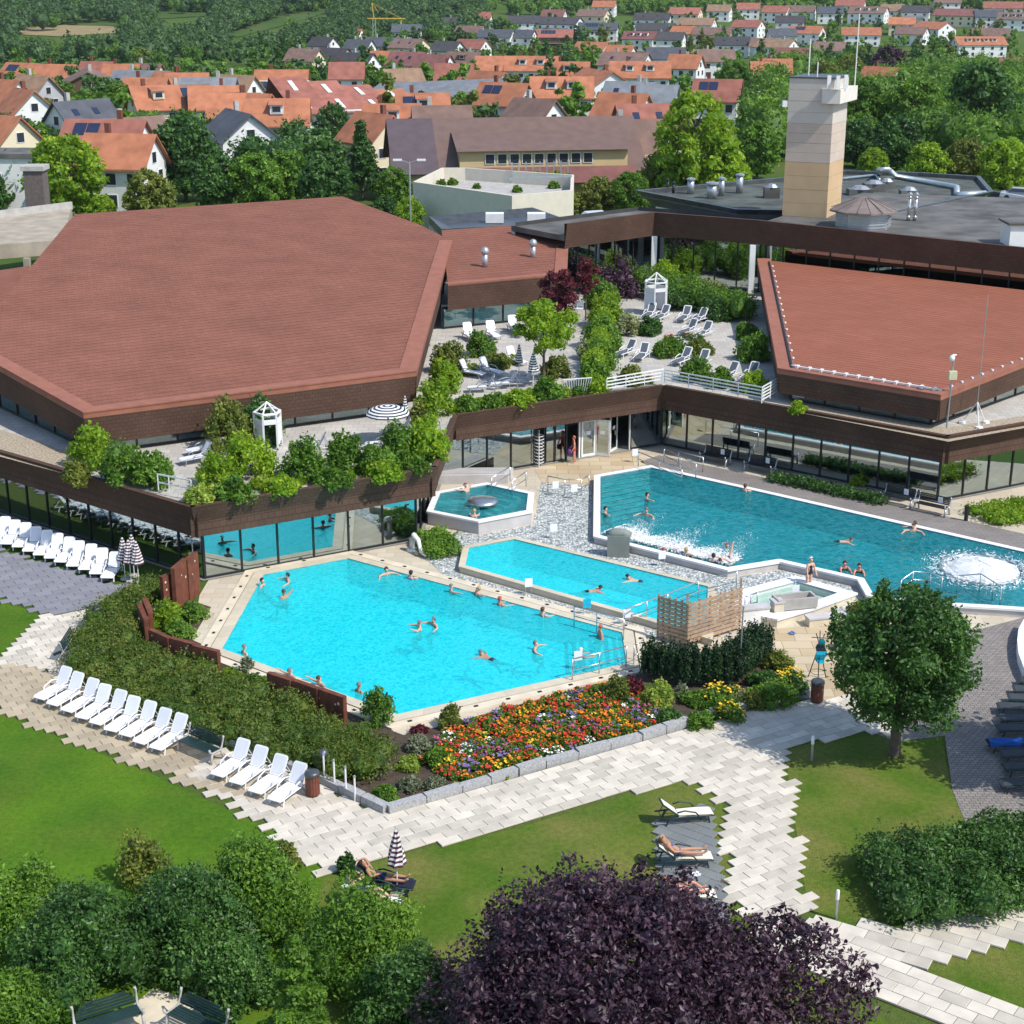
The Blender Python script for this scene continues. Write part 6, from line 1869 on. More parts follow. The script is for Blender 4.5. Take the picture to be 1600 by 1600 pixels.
# --- terrace planting
tp = [('round bright viburnum at the left canopy edge', 142, 702, 36, 1.2, 'bright'), ('green bush spilling over the left canopy edge', 195, 728, 42, 1.0, 'mid'), ('dark green bush by the thin white railing', 238, 738, 32, 1.1, 'mid'), ('small grey green bush at the far left canopy edge', 118, 740, 22, 1.0, 'olive'),
      ('dark green shrub against the white booth', 405, 662, 34, 1.5, 'dark'), ('feathery olive shrub before the hall fascia', 358, 668, 38, 1.6, 'olive'), ('bright laurel below the white booth', 392, 715, 42, 1.1, 'bright'), ('bright green shrub next to the terrace loungers', 340, 738, 32, 1.0, 'bright'),
      ('yellow green spirea at the canopy point', 312, 775, 24, .8, 'lime'), ('low green cover right of the canopy point', 365, 770, 28, .7, 'mid'), ('glossy green laurel over the fascia', 470, 725, 36, 1.1, 'mid'), ('pointed feathery bamboo over the fascia', 540, 708, 28, 1.7, 'mid'),
      ('green laurel before the open parasol', 590, 722, 30, 1.0, 'mid'), ('dark green bush beside the open parasol', 628, 700, 34, 1.1, 'mid'), ('bright laurel at the canopy bend', 668, 690, 36, 1.2, 'bright'), ('reddish tipped bush behind the bend laurel', 655, 655, 22, 1.2, 'olive'), ('tall bright climber against the hall corner', 680, 625, 28, 1.5, 'bright'), ('bright climber above the canopy bend', 695, 590, 24, 1.5, 'bright'),
      ('low cover along the fascia, left stretch', 440, 760, 26, .6, 'bright'), ('low cover along the fascia, middle stretch', 520, 748, 28, .6, 'mid'), ('low cover along the fascia, right stretch', 600, 738, 26, .6, 'bright'), ('small cover at the fascia end', 650, 728, 20, .6, 'mid'),
      ('green bush at the mid terrace corner', 728, 632, 20, .9, 'mid'), ('leafy cover above the entrance fascia', 770, 630, 20, .7, 'mid'), ('leafy cover left of the fan gate', 810, 624, 22, .7, 'bright'), ('green bush beside the fan gate', 857, 610, 24, 1.0, 'mid'), ('bright cover right of the fan gate', 932, 605, 20, .8, 'bright'),
      ('dark bush in the hall corner of the mid terrace', 702, 560, 26, 1.3, 'olive'), ('round green bush amid the mid terrace', 752, 540, 22, 1.1, 'mid'), ('yellow green cushion amid the mid terrace', 737, 578, 13, .8, 'lime'), ('grass clump amid the mid terrace', 775, 565, 18, .9, 'olive'), ('lime cushion next to the striped parasol', 802, 562, 10, .9, 'lime'), ('grey shrub under the terrace tree', 868, 575, 22, 1.1, 'olive'),
      ('dark purple smoke bush behind the terrace hedge', 962, 440, 36, 1.1, 'purple'),
      ('green climber hedge along the terrace walk, far end', 940, 462, 26, 1.2, 'mid'), ('green climber hedge along the terrace walk, second from the far end', 948, 490, 28, 1.2, 'bright'), ('green climber hedge along the terrace walk, middle', 942, 522, 30, 1.2, 'mid'), ('green climber hedge along the terrace walk, fourth', 938, 555, 28, 1.2, 'mid'), ('green climber hedge along the terrace walk, next to the railing', 932, 585, 26, 1.2, 'mid'), ('white variegated shrub beside the terrace hedge', 979, 508, 20, 1.3, 'pale'), ('white variegated shrub on the walk side of the hedge', 915, 548, 16, 1.3, 'pale'),
      ('bright hedge bush under the dark glass, maple side', 958, 405, 24, 1.1, 'bright'), ('bright hedge bush under the dark glass, second', 998, 418, 25, 1.1, 'bright'), ('bright hedge bush by the white pillar', 1038, 432, 27, 1.1, 'bright'), ('green hedge bush under the dark glass, fourth', 1078, 450, 27, 1.1, 'mid'), ('green hedge bush under the dark glass, fifth', 1115, 462, 27, 1.1, 'olive'), ('green hedge bush by the right hall roof corner', 1150, 474, 27, 1.1, 'mid'), ('dark hedge base bush behind the loungers', 1060, 470, 25, .9, 'dark'), ('dark hedge base bush near the right hall', 1120, 485, 25, .9, 'dark'),
      ('dark round bush between the terrace loungers', 1015, 512, 18, 1.0, 'dark'), ('rose bed mound behind the front loungers', 1045, 545, 24, .8, 'mid'), ('rose bed mound with grey foliage', 1090, 545, 24, .7, 'olive'), ('rose bush over the railing corner', 1085, 580, 24, 1.0, 'mid'), ('rose bush left of the railing corner', 985, 588, 20, .9, 'olive'), ('rose bush over the right railing', 1125, 594, 20, .9, 'mid'), ('yellow flowered bush by the right hall wall', 1178, 545, 26, 1.1, 'mid'), ('rose bush at the right railing end', 1180, 600, 24, .9, 'bright'), ('fern like plant by the right hall wall', 1168, 520, 18, .8, 'mid'), ('small grass tuft on the right gravel', 1248, 638, 14, .7, 'bright')]
for lab, px, py, r, hr, mt in tp:
    shrub(lab, px, py, r * 1.22, hr * 1.12, mt, 3.97, 2400 if r > 16 else 800, 0.19, kb=9)
tree('bright yellow green tree in the middle of the mid terrace', (850, 598), 5.0, 2.1, 'bright', 3600, 0.22, z=3.97, trunk=.1, k=14, seed=31, crown0=.42)
tree('dark red maple in front of the wing roof corner', (872, 528), 4.6, 1.55, 'maple', 3000, .2, z=3.97, trunk=.08, k=16, seed=33, crown0=.3)
tree('slender bright red maple by the dark glass', (915, 500), 4.6, 1.0, 'maple', 1500, .2, z=3.97, trunk=.06, k=12, seed=34, crown0=.4)
for k, (px, py, c) in enumerate([(1045, 535, 'red'), (1075, 530, 'pink'), (1060, 540, 'white'), (1090, 533, 'white'), (1010, 598, 'red'), (990, 602, 'white'), (1085, 588, 'white'), (1105, 595, 'white'), (1130, 602, 'yellow'), (1180, 605, 'yellow'), (1155, 612, 'red'), (1175, 560, 'yellow')]):
    flower(c, P(px, py, 3.98), .55, 6 + k % 3, 'clump of %s roses on the planted terrace' % cn[c], '%s roses on the terrace' % cn[c])

# trailing greenery along the canopy edges
gt = random.Random(12)
for a, b, n, lab, grp in (((315, 783), (680, 728), 20, 'low trailing shrub spilling over the left canopy fascia', 'trailing shrubs on the left fascia'), ((722, 643), (940, 612), 14, 'low trailing shrub spilling over the entrance fascia', 'trailing shrubs over the entrance')):
    for k in range(n):
        f = (k + gt.uniform(.2, .8)) / n
        x, y = a[0] + (b[0] - a[0]) * f, a[1] + (b[1] - a[1]) * f
        shrub(lab, x, y - 5 - gt.random() * 10, gt.uniform(11, 19), gt.uniform(.6, 1.1), gt.choice(['bright', 'mid', 'mid', 'lime']) if k % 5 == 0 else gt.choice(['bright', 'mid']), 4.0, 700, .17, group=grp, kb=6)
tree('tall shade tree right outside the lounger court', (1830, 1245), 9.5, 3.6, 'dark', 9000, .3, trunk=.25, k=40, seed=61, crown0=.3, core=.6)

hedge('thick green hedge below the dark glass at the back of the rose terrace', [(935, 455), (1010, 462), (1090, 482), (1165, 503)], 1.5, 2.0, 'mid', 7000, .19, z=3.97, step=1.0)
hedge('leafy green divider hedge along the terrace walk', [(925, 602), (935, 560), (945, 520), (950, 490)], 1.3, 1.7, 'bright', 5000, .18, z=3.97, step=.9)
# ------------------------------------------------------------------ the town
RC = {k: mat('roof_' + k, c, 0.85, 0.22, 0.6, rnd=0.2) for k, c in dict(orange=(0.43, 0.165, 0.085), red=(0.33, 0.125, 0.09), brown=(0.20, 0.125, 0.10), dark=(0.065, 0.062, 0.066), slate=(0.085, 0.092, 0.11), grey=(0.20, 0.215, 0.235), maroon=(0.23, 0.095, 0.085), tan=(0.30, 0.19, 0.12)).items()}
WC = {k: mat('render_' + k, c, 0.85, 0.05, 0.5) for k, c in dict(white=(0.74, 0.74, 0.73), cream=(0.70, 0.62, 0.44), ochre=(0.55, 0.42, 0.22), grey=(0.42, 0.43, 0.45), timber=(0.12, 0.07, 0.045)).items()}
MT['win_dark'] = mat('win_dark', (0.03, 0.035, 0.045), 0.15, 0.1, spec=0.6)
MT['solar'] = mat('solar', (0.02, 0.03, 0.065), 0.2, 0.1, spec=0.7)
WIN = {}
def window_on(par, loc, rz, w=1.2, h=1.3):
    key = (w, h)
    if key not in WIN:
        WIN[key] = (MB().box((0, 0, 0), (w + .16, 0.08, h + .16)).mesh('window', MT['white_paint']), MB().box((0, -0.045, 0), (w, 0.02, h)).mesh('pane', MT['win_dark']))
    f = inst('window', WIN[key][0], par, loc, rz)
    inst('pane', WIN[key][1], f)
HOUSES = []
def place(px, py, rh):
    d = ray(px, py)
    Ys = np.arange(100.0, 1900.0, 3.0)
    xs_ = Ys * d.x / d.y
    dd = np.hypot(xs_ * 0.6, Ys)
    gz = np.interp(dd, TERR_D, TERR_Z) + rh
    rzv = HCAM + Ys * d.z / d.y
    k = np.nonzero(rzv <= gz)[0]
    Y = float(Ys[k[0]]) if len(k) else 1100.0
    p = at_y(px, py, Y)
    return Vector((p.x, p.y, terrain(p.x, p.y)))
def house(px, py, Lpx, rot, roof, wall, zone, feat='', rh=8.8, eh=5.6, depthk=0.8, name='house'):
    b = place(px, py, rh)
    t_ = b.y * CP
    rz = R(rot + random.uniform(-9, 9))
    L = Lpx * (b.y / CP * 1.0) / FPX / max(0.35, abs(math.cos(rz)))
    L = max(7.5, min(22.0, L))
    W = max(7.0, min(13.0, L * depthk))
    nm = {'orange': 'orange tiled', 'red': 'red tiled', 'brown': 'brown tiled', 'dark': 'charcoal tiled', 'slate': 'slate grey', 'grey': 'pale grey metal', 'maroon': 'maroon tiled', 'tan': 'weathered tan tiled'}[roof]
    wn_ = {'white': 'white', 'cream': 'cream', 'ochre': 'ochre', 'grey': 'grey', 'timber': 'dark timber'}[wall]
    fl = []
    if 's' in feat: fl.append('solar panels')
    if 'd' in feat: fl.append('dormers')
    if 'k' in feat: fl.append('skylights')
    if 'b' in feat: fl.append('balcony')
    lab = '%s house with %s roof%s %s' % (wn_, nm, (', ' + ', '.join(fl) + ',') if fl else '', zone)
    t = thing(name, lab, 'house', b, rz, lab)
    HOUSES.append(b)
    l2, w2 = L / 2, W / 2
    m = MB()
    hh = -1.5
    for q in ([(-l2, -w2, hh), (l2, -w2, hh), (l2, -w2, eh), (-l2, -w2, eh)], [(l2, w2, hh), (-l2, w2, hh), (-l2, w2, eh), (l2, w2, eh)],
              [(l2, -w2, hh), (l2, w2, hh), (l2, w2, eh), (l2, 0, rh - .1), (l2, -w2, eh)], [(-l2, w2, hh), (-l2, -w2, hh), (-l2, -w2, eh), (-l2, 0, rh - .1), (-l2, w2, eh)]): m.poly(q)
    m.build('wall', WC[wall], t)
    ov = 0.55; sl = (rh - eh) / w2
    m = MB()
    for s in (-1, 1):
        e = (-l2 - ov, s * (w2 + ov), eh - sl * ov), (l2 + ov, s * (w2 + ov), eh - sl * ov), (l2 + ov, 0, rh), (-l2 - ov, 0, rh)
        q = e if s < 0 else e[::-1]
        m.poly(q); m.poly([(x, y, z - .22) for x, y, z in reversed(q)])
        for i in range(4):
            a, c = q[i], q[(i + 1) % 4]
            m.poly([(a[0], a[1], a[2] - .22), (c[0], c[1], c[2] - .22), c, a])
    rf = m.build('roof', RC[roof], t)
    on = lambda x, f, up=0.0: Vector((x, -w2 * (1 - f), eh + (rh - eh) * f + up))
    tilt = math.atan2(rh - eh, w2)
    cx = L * (0.18 if (int(px) % 2) else -0.22)
    MB().box((cx, 0.5, rh + .35), (.6, .6, 1.5)).build('chimney', MT['bin_brown'] if roof in ('orange', 'red') else MT['concrete'], rf)
    def slab(x, f, wx, wy, mt, nme, th=.08):
        Mx = Matrix.Translation(on(x, f, .08)) @ Matrix.Rotation(tilt, 4, 'X')
        MB().box(None, (wx, wy, th), mx=Mx).build(nme, mt, rf)
    if 's' in feat:
        n = max(2, int(L / 4))
        for i in range(n): slab(-L * .3 + i * 1.75, .62, 1.6, W * .26, MT['solar'], 'solar_panel')
    if 'k' in feat:
        for x in (-.25, .15): slab(x * L, .5, .9, 1.2, MT['solar'], 'skylight')
    if 'd' in feat:
        n = max(1, int(L / 5))
        for i in range(n):
            x = (i - (n - 1) / 2) * (L * .7 / n); c = on(x, .38)
            d = MB()
            d.box((c.x, c.y + .55, c.z + .55), (1.9, 2.0, 1.3)); o = d.build('dormer', WC[wall], rf)
            MB().poly([(c.x - 1.2, c.y - .75, c.z + 1.22), (c.x + 1.2, c.y - .75, c.z + 1.22), (c.x + 1.2, c.y + 1.9, c.z + 1.75), (c.x - 1.2, c.y + 1.9, c.z + 1.75)]).build('dormer_roof', RC[roof], rf)
            window_on(t, (c.x, c.y - .48, c.z + .62), 0, 1.2, .8)
    # windows on the sides that face the pool
    near = b.y < 480
    nw = max(2, int(L / (2.6 if near else 4)))
    for st in ((1.2, 3.7) if eh > 4 else (1.5,)):
        for i in range(nw): window_on(t, (-l2 + (i + .5) * L / nw, -w2 - .03, st + .2), 0)
    sd = 1 if rot < 0 else -1
    for st in (1.3, 3.8, 6.0):
        k = 2 if st < 5 else 1
        for i in range(k):
            if st > 5 and rh < 8: continue
            window_on(t, (sd * (l2 + .03), (i - (k - 1) / 2) * W * .45, st + .1), R(90) * sd, 1.1, 1.2)
    if 'b' in feat:
        MB().box((0, -w2 - .75, 2.75), (L * .7, 1.5, .16)).build('balcony', WC['white'], t)
        MB().box((0, -w2 - 1.48, 3.3), (L * .7, .06, .95)).build('balcony_front', WC['timber'] if wall != 'white' else WC['grey'], t)
    return t
Z1, Z2, Z3, Z4, Z5, Z6 = 'at the wooded valley edge', 'among garden trees behind the hall roof', 'on the slope below the crane', 'in the old streets behind the school', 'high on the hillside', 'on the hillside beyond the tower'
HL = [
 (35, 98, 50, -20, 'orange', 'white', Z1, 's'), (88, 100, 55, -15, 'orange', 'white', Z1, ''), (137, 108, 42, -70, 'brown', 'timber', Z1, ''), (152, 96, 30, -10, 'red', 'white', Z1, ''), (190, 100, 26, -10, 'orange', 'white', Z1, ''),
 (228, 99, 36, -25, 'brown', 'cream', Z1, ''), (222, 110, 78, -5, 'grey', 'grey', Z1, ''), (265, 113, 26, -30, 'orange', 'white', Z1, ''), (292, 114, 32, 0, 'orange', 'white', Z1, ''), (228, 122, 50, -12, 'orange', 'white', Z2, ''), (370, 117, 36, -25, 'tan', 'white', Z1, ''), (325, 121, 75, -3, 'grey', 'white', Z1, ''),
 (240, 134, 40, 35, 'orange', 'cream', Z2, 'd'), (290, 132, 40, 25, 'brown', 'timber', Z2, 's'), (333, 134, 52, 12, 'orange', 'white', Z2, ''), (365, 146, 26, 0, 'orange', 'white', Z2, ''), (390, 146, 36, -30, 'orange', 'white', Z2, ''),
 (8, 124, 36, -30, 'orange', 'white', Z2, ''), (38, 140, 40, -50, 'orange', 'white', Z2, ''), (52, 118, 46, -28, 'tan', 'grey', Z2, ''), (126, 158, 56, 42, 'slate', 'white', Z2, 'kb'), (2, 182, 60, -40, 'orange', 'cream', Z2, ''),
 (188, 210, 96, -3, 'orange', 'white', Z2, ''), (165, 188, 110, -2, 'red', 'white', Z2, 's'), (208, 184, 36, 40, 'brown', 'white', Z2, ''), (372, 176, 48, -62, 'slate', 'white', Z2, ''), (433, 156, 84, 3, 'orange', 'white', Z2, 'd'),
 (476, 79, 42, -22, 'brown', 'cream', Z3, ''), (505, 62, 30, -30, 'dark', 'white', Z3, 'b'), (522, 78, 40, -25, 'dark', 'cream', Z3, ''), (555, 48, 20, -35, 'orange', 'white', Z3, ''), (562, 66, 34, -20, 'slate', 'white', Z3, ''), (562, 84, 40, -25, 'dark', 'white', Z3, ''),
 (598, 62, 44, -25, 'slate', 'white', Z3, ''), (636, 40, 40, -10, 'slate', 'white', Z3, ''), (640, 64, 40, -25, 'brown', 'cream', Z3, 'k'), (604, 82, 42, -10, 'orange', 'white', Z3, ''), (637, 83, 46, -25, 'maroon', 'white', Z3, 'kb'), (680, 86, 42, -25, 'maroon', 'white', Z3, ''), (700, 68, 34, -28, 'dark', 'white', Z3, ''),
 (738, 64, 38, -28, 'red', 'white', Z3, ''), (725, 83, 44, -8, 'brown', 'timber', Z3, 'd'), (710, 99, 50, -5, 'red', 'white', Z3, ''), (735, 41, 36, -20, 'brown', 'white', Z3, ''), (756, 18, 18, -20, 'red', 'white', Z5, ''), (712, 27, 34, -20, 'dark', 'white', Z5, ''), (776, 46, 46, -5, 'slate', 'white', Z3, 'b'),
 (542, 97, 32, 0, 'red', 'white', Z3, ''), (440, 109, 70, -3, 'orange', 'white', Z3, ''), (628, 107, 36, 20, 'tan', 'white', Z4, ''), (775, 88, 54, -8, 'orange', 'white', Z4, ''), (765, 111, 40, -50, 'orange', 'white', Z4, ''), (788, 130, 62, -30, 'orange', 'grey', Z4, 'sb'),
 (660, 145, 66, 8, 'orange', 'white', Z4, 'sd'), (612, 162, 30, 10, 'orange', 'white', Z4, 'd'), (585, 178, 36, -55, 'orange', 'cream', Z2, ''), (690, 167, 70, 0, 'brown', 'white', Z4, ''),
 (818, 46, 30, -30, 'slate', 'white', Z5, ''), (866, 45, 52, -8, 'red', 'timber', Z5, 'sb'), (876, 25, 54, -22, 'dark', 'white', Z5, 'kb'), (820, 23, 44, -10, 'dark', 'white', Z5, ''), (935, 33, 54, -12, 'slate', 'white', Z5, 's'), (928, 12, 38, -22, 'brown', 'cream', Z5, ''), (866, 13, 30, -20, 'maroon', 'white', Z5, ''), (945, -2, 30, -10, 'orange', 'white', Z5, ''),
 (1020, 17, 48, -12, 'dark', 'white', Z5, 'k'), (1025, 33, 52, -12, 'dark', 'white', Z5, ''), (1002, 46, 42, -14, 'maroon', 'white', Z5, 'kd'), (1044, 47, 44, -12, 'dark', 'white', Z5, ''), (1070, 38, 30, -25, 'orange', 'white', Z5, 'b'), (1090, 24, 46, -28, 'tan', 'white', Z5, ''), (1115, 39, 50, -15, 'brown', 'cream', Z5, 'b'), (1145, 54, 46, -8, 'dark', 'white', Z5, 'k'), (1170, 28, 34, -25, 'red', 'white', Z5, ''), (1195, 56, 34, -15, 'brown', 'white', Z5, ''),
 (926, 66, 40, -25, 'orange', 'white', Z4, 'k'), (970, 72, 34, -22, 'orange', 'white', Z4, ''), (978, 83, 60, -15, 'brown', 'white', Z4, 'k'), (1040, 75, 52, -8, 'slate', 'white', Z4, 'b'), (1000, 96, 82, -3, 'orange', 'white', Z4, 'd'), (1072, 86, 40, -25, 'orange', 'white', Z4, ''), (832, 88, 72, -6, 'orange', 'white', Z4, 'd'), (888, 96, 56, -3, 'orange', 'cream', Z4, 'd'),
 (935, 109, 34, -62, 'orange', 'white', Z4, ''), (878, 120, 84, 6, 'orange', 'white', Z4, 'd'), (836, 154, 44, -40, 'brown', 'white', Z4, ''), (985, 128, 62, -18, 'grey', 'white', Z4, 'k'), (1022, 133, 60, -20, 'grey', 'white', Z4, ''), (975, 146, 52, -30, 'orange', 'white', Z4, ''), (1012, 162, 84, 4, 'red', 'cream', Z4, 'k'), (1122, 124, 60, -12, 'red', 'white', Z4, 's'), (1200, 96, 44, -10, 'orange', 'white', Z4, ''), (1118, 78, 50, 0, 'brown', 'white', Z5, ''), (1125, 4, 30, -10, 'tan', 'white', Z5, ''), (1072, 8, 40, -12, 'red', 'cream', Z5, ''),
 (1214, 6, 32, -25, 'red', 'white', Z6, ''), (1252, 6, 38, -25, 'brown', 'white', Z6, ''), (1235, 21, 38, -8, 'dark', 'white', Z6, 'b'), (1298, 8, 34, -15, 'slate', 'white', Z6, ''), (1262, 37, 40, -25, 'orange', 'white', Z6, 's'), (1222, 41, 38, -5, 'slate', 'white', Z6, ''), (1215, 57, 42, -28, 'tan', 'white', Z6, ''), (1358, 9, 46, -25, 'brown', 'white', Z6, 'd'), (1410, 25, 34, -20, 'orange', 'cream', Z6, ''), (1346, 39, 52, -5, 'orange', 'white', Z6, ''), (1426, 39, 36, -25, 'brown', 'white', Z6, ''),
 (1495, 14, 62, -22, 'maroon', 'cream', Z6, ''), (1460, 32, 28, -50, 'orange', 'white', Z6, ''), (1548, 42, 48, -8, 'brown', 'white', Z6, ''), (1530, 54, 74, 0, 'orange', 'white', Z6, 'd'), (1585, 20, 40, -15, 'brown', 'white', Z6, 'd'), (1432, 8, 36, -15, 'dark', 'white', Z6, 'b'), (1568, 4, 50, -10, 'red', 'white', Z6, ''), (1545, 16, 36, -12, 'slate', 'white', Z6, ''), (1238, 73, 44, -15, 'maroon', 'white', Z6, ''), (1212, 92, 40, -8, 'orange', 'white', Z6, 's'), (1588, 90, 30, -15, 'red', 'white', Z6, ''), (1298, 61, 44, -15, 'brown', 'white', Z6, ''), (1378, 104, 20, -50, 'orange', 'white', Z6, ''), (1395, 6, 30, -15, 'tan', 'white', Z6, ''), (1330, -2, 36, -12, 'red', 'white', Z6, ''), (1480, -4, 34, -12, 'brown', 'white', Z6, ''), (1170, 2, 30, -15, 'red', 'white', Z6, ''),
]
for h in HL: house(*h)
# stepped orange roof block with skylight strips
b = place(540, 122, 9.5)
t = thing('terraced_house_block', 'block of stepped orange brown roofs cut by long white skylight strips', 'building', b, R(28))
HOUSES.append(b)
for k in range(4):
    x0 = -12 + k * 6.2
    MB().prism([(x0, -7 - k * .4), (x0 + 6, -7 - k * .4), (x0 + 6, 7), (x0, 7)], -1, 4.6).build('wall', WC['white'], t)
    zt = 9.6 - k * .9
    m = MB().poly([(x0 - .4, -8, 4.2), (x0 + 6.1, -8, 4.2), (x0 + 6.1, 5, zt), (x0 - .4, 5, zt)]).poly([(x0 + 6.1, -8, 4.2), (x0 + 6.1, -8, 3.6), (x0 + 6.1, 5, zt - .7), (x0 + 6.1, 5, zt)]).poly([(x0 - .4, 5, zt), (x0 + 6.1, 5, zt), (x0 + 6.1, 8, 5), (x0 - .4, 8, 5)])
    m.build('roof', RC['orange'] if k > 2 else RC['red'], t)
    for f in (0.15, .62):
        Mx = Matrix.Translation((x0 + 2.8, -8 + 13 * (f + .12), 4.2 + (zt - 4.2) * (f + .12) + .1)) @ Matrix.Rotation(math.atan2(zt - 4.2, 13), 4, 'X')
        MB().box(None, (.8, 3.6, .1), mx=Mx).build('skylight', MT['white_paint'], t)
# greenhouse-like solar roof
b = place(433, 131, 6.5)
t = thing('solar_shed', 'low shed whose roof is a grid of framed solar panels', 'shed', b, R(3))
MB().prism([(-6, -4), (6, -4), (6, 4), (-6, 4)], -1, 3.4).build('wall', WC['grey'], t)
for i in range(8):
    for j in range(3):
        Mx = Matrix.Translation((-5.2 + i * 1.5, -3.4 + j * 2.3, 4.0 + j * 1.1)) @ Matrix.Rotation(R(25), 4, 'X')
        MB().box(None, (1.35, 2.2, .08), mx=Mx).build('solar_panel', MT['solar'], t)
MB().poly([(-6.2, -4.7, 3.3), (6.2, -4.7, 3.3), (6.2, 3, 6.75), (-6.2, 3, 6.75)]).build('roof', WC['white'], t)
# grey modern hall
b = place(700, 122, 8.0)
t = thing('sports_hall', 'pale modern hall with low slate wedge roofs', 'building', b, R(-18))
MB().prism([(-14, -6), (14, -6), (14, 7), (-14, 7)], -1, 4.5).build('wall', mat('hall_pale', (.6, .57, .5), .8), t)
MB().poly([(-15, -7, 4.6), (15, -7, 4.6), (15, 2, 8.2), (-15, 2, 6.5)]).poly([(-15, 2, 6.5), (15, 2, 8.2), (15, 8, 5), (-15, 8, 4.6)]).build('roof', RC['grey'], t)
MB().box((4, -6.05, 2.5), (10, .1, 1.4)).build('window_band', MT['win_dark'], t)
# school
b = place(800, 186, 9.3)
t = thing('school_building', 'long school building with brown tiled roof and yellow window band', 'building', b, R(8))
HOUSES.append(b)
sy = b.y
Lh = 345 * (sy / CP) / FPX / 2
W = 8.5
m = MB()
for q in ([(-Lh, -W, 0), (Lh, -W, 0), (Lh, -W, 3.9), (-Lh, -W, 3.9)], [(-Lh, W, 0), (-Lh, -W, 0), (-Lh, -W, 3.9), (-Lh, 0, 9.2), (-Lh, W, 3.9)], [(Lh, -W, 0), (Lh, W, 0), (Lh, W, 3.9), (Lh, 0, 9.2), (Lh, -W, 3.9)]): m.poly(q)
m.build('wall', WC['ochre'], t)
RC['school'] = mat('roof_school', (0.155, 0.10, 0.085), 0.9, 0.12, 0.8, bump=.3); RC['school2'] = mat('roof_school2', (0.10, 0.075, 0.085), 0.9, 0.12, 0.8, bump=.3)
x1 = -Lh + 5
MB().poly([(-Lh - .8, -W - .8, 3.5), (x1, -W - .8, 3.5), (x1, 0, 9.3), (-Lh - .8, 0, 9.3)]).build('roof', RC['school2'], t)
MB().poly([(x1, -W - .8, 3.5), (Lh + .5, -W - .8, 3.5), (Lh + .5, 0, 9.3), (x1, 0, 9.3)]).poly([(-Lh - .8, 0, 9.3), (Lh + .5, 0, 9.3), (Lh + .5, W + .5, 3.5), (-Lh - .8, W + .5, 3.5)]).build('roof', RC['school'], t)
dx0, dx1 = -Lh + 7.5, Lh - 2.0
MB().prism([(dx0, -W - .3), (dx1, -W - .3), (dx1, -4), (dx0, -4)], 3.9, 6.3).build('window_storey', WC['ochre'], t)
MB().poly([(dx0 - .4, -W - 1.0, 6.15), (dx1 + .4, -W - 1.0, 6.15), (dx1 + .4, -2.6, 7.85), (dx0 - .4, -2.6, 7.85)]).build('roof', RC['school'], t)
MB().poly([(dx0 - 1, -W - 2.4, 2.4), (dx1 + 1, -W - 2.4, 2.4), (dx1 + 1, -W - .2, 4.2), (dx0 - 1, -W - .2, 4.2)]).build('lower_roof', RC['maroon'], t)
nw = 12
for i in range(nw):
    if i in (0, 10, 11): continue
    x = dx0 + 1.4 + i * (dx1 - dx0 - 2.6) / nw + .8
    window_on(t, (x, -W - .36, 5.15), 0, 1.05, 1.1)
for i in range(6): window_on(t, (-Lh + 2 + i * 2.0, -W - .05, 1.8), 0, 1.3, 1.3)
wing2 = house(990, 187, 66, 5, 'brown', 'ochre', 'joined to the right end of the school', '', 8.8, 4.6)
# beige annex with roof terrace
ax = [(645, 284), (800, 306), (896, 297), (897, 273), (728, 262), (690, 262)]
pw = PL(ax, 5.0)
b = sum(pw, Vector()) / len(pw); b.z = 0
t = thing('terrace_annex', 'low beige annex with parapet walls and a green roof terrace', 'building', b)
pp = ccw([Vector((p.x, p.y)) for p in pw])
MT['annex'] = mat('annex_beige', (0.62, 0.57, 0.47), .85, .05)
for i in range(len(pp)):
    j = (i + 1) % len(pp); inn_ = offset_closed(pp, -.35)
    MB().prism([pp[i], pp[j], inn_[j], inn_[i]], 0, 5.0).build('wall', MT['annex'], t, world=True)
MB().prism(offset_closed(pp, -.36), 3.2, 3.6).build('roof', MT['concrete'], t, world=True)
for k, (px, py) in enumerate([(655, 305)]):
    p = P(px, py, 1.4)
for k in range(9):
    p = P(800 + k * 11, 290 - k * .4, 3.6)
    MB().bar((p.x, p.y + 2, 3.6), (p.x, p.y + 2, 6.0), .15).build('pergola_post', MT['galv'], t, world=True)
a_, c_ = P(795, 280, 5.9), P(893, 275, 5.9)
MB().bar(a_, c_, .2).build('pergola_beam', MT['galv'], t, world=True)
for k in range(6):
    shrub('green climbing plant on the annex roof pergola', 805 + k * 16, 273 + (k % 2) * 4, 10, 1.0, 'bright', 3.6, 300, 0.5, group='climbers on the annex pergola')
for px, py, r in ((708, 285, 9), (690, 287, 8), (745, 292, 6), (808, 297, 8), (865, 290, 10)):
    shrub('low potted shrub on the annex roof terrace', px, py, r, .9, 'mid', 3.6, 300, 0.5, group='potted shrubs on the annex roof')
# zinc roofed low hall behind the wing
zz = [(670, 338), (722, 334), (832, 324), (880, 341), (860, 349), (690, 358)]
pw = PL(zz, 6.6); b = sum(pw, Vector()) / 6; b.z = 0
t = thing('zinc_roofed_hall', 'low hall with curved dark zinc roof behind the wing', 'building', b)
pp = ccw([Vector((p.x, p.y)) for p in pw])
MB().prism(pp, 0, 6.0).build('wall', MT['concrete'], t, world=True)
iz = offset_closed(pp, -1.4)
m = MB()
for i in range(6):
    j = (i + 1) % 6
    m.poly([(pp[i].x, pp[i].y, 6.6), (pp[j].x, pp[j].y, 6.6), (iz[j].x, iz[j].y, 6.05), (iz[i].x, iz[i].y, 6.05)]); m.poly([(pp[i].x, pp[i].y, 5.9), (pp[j].x, pp[j].y, 5.9), (pp[j].x, pp[j].y, 6.6), (pp[i].x, pp[i].y, 6.6)])
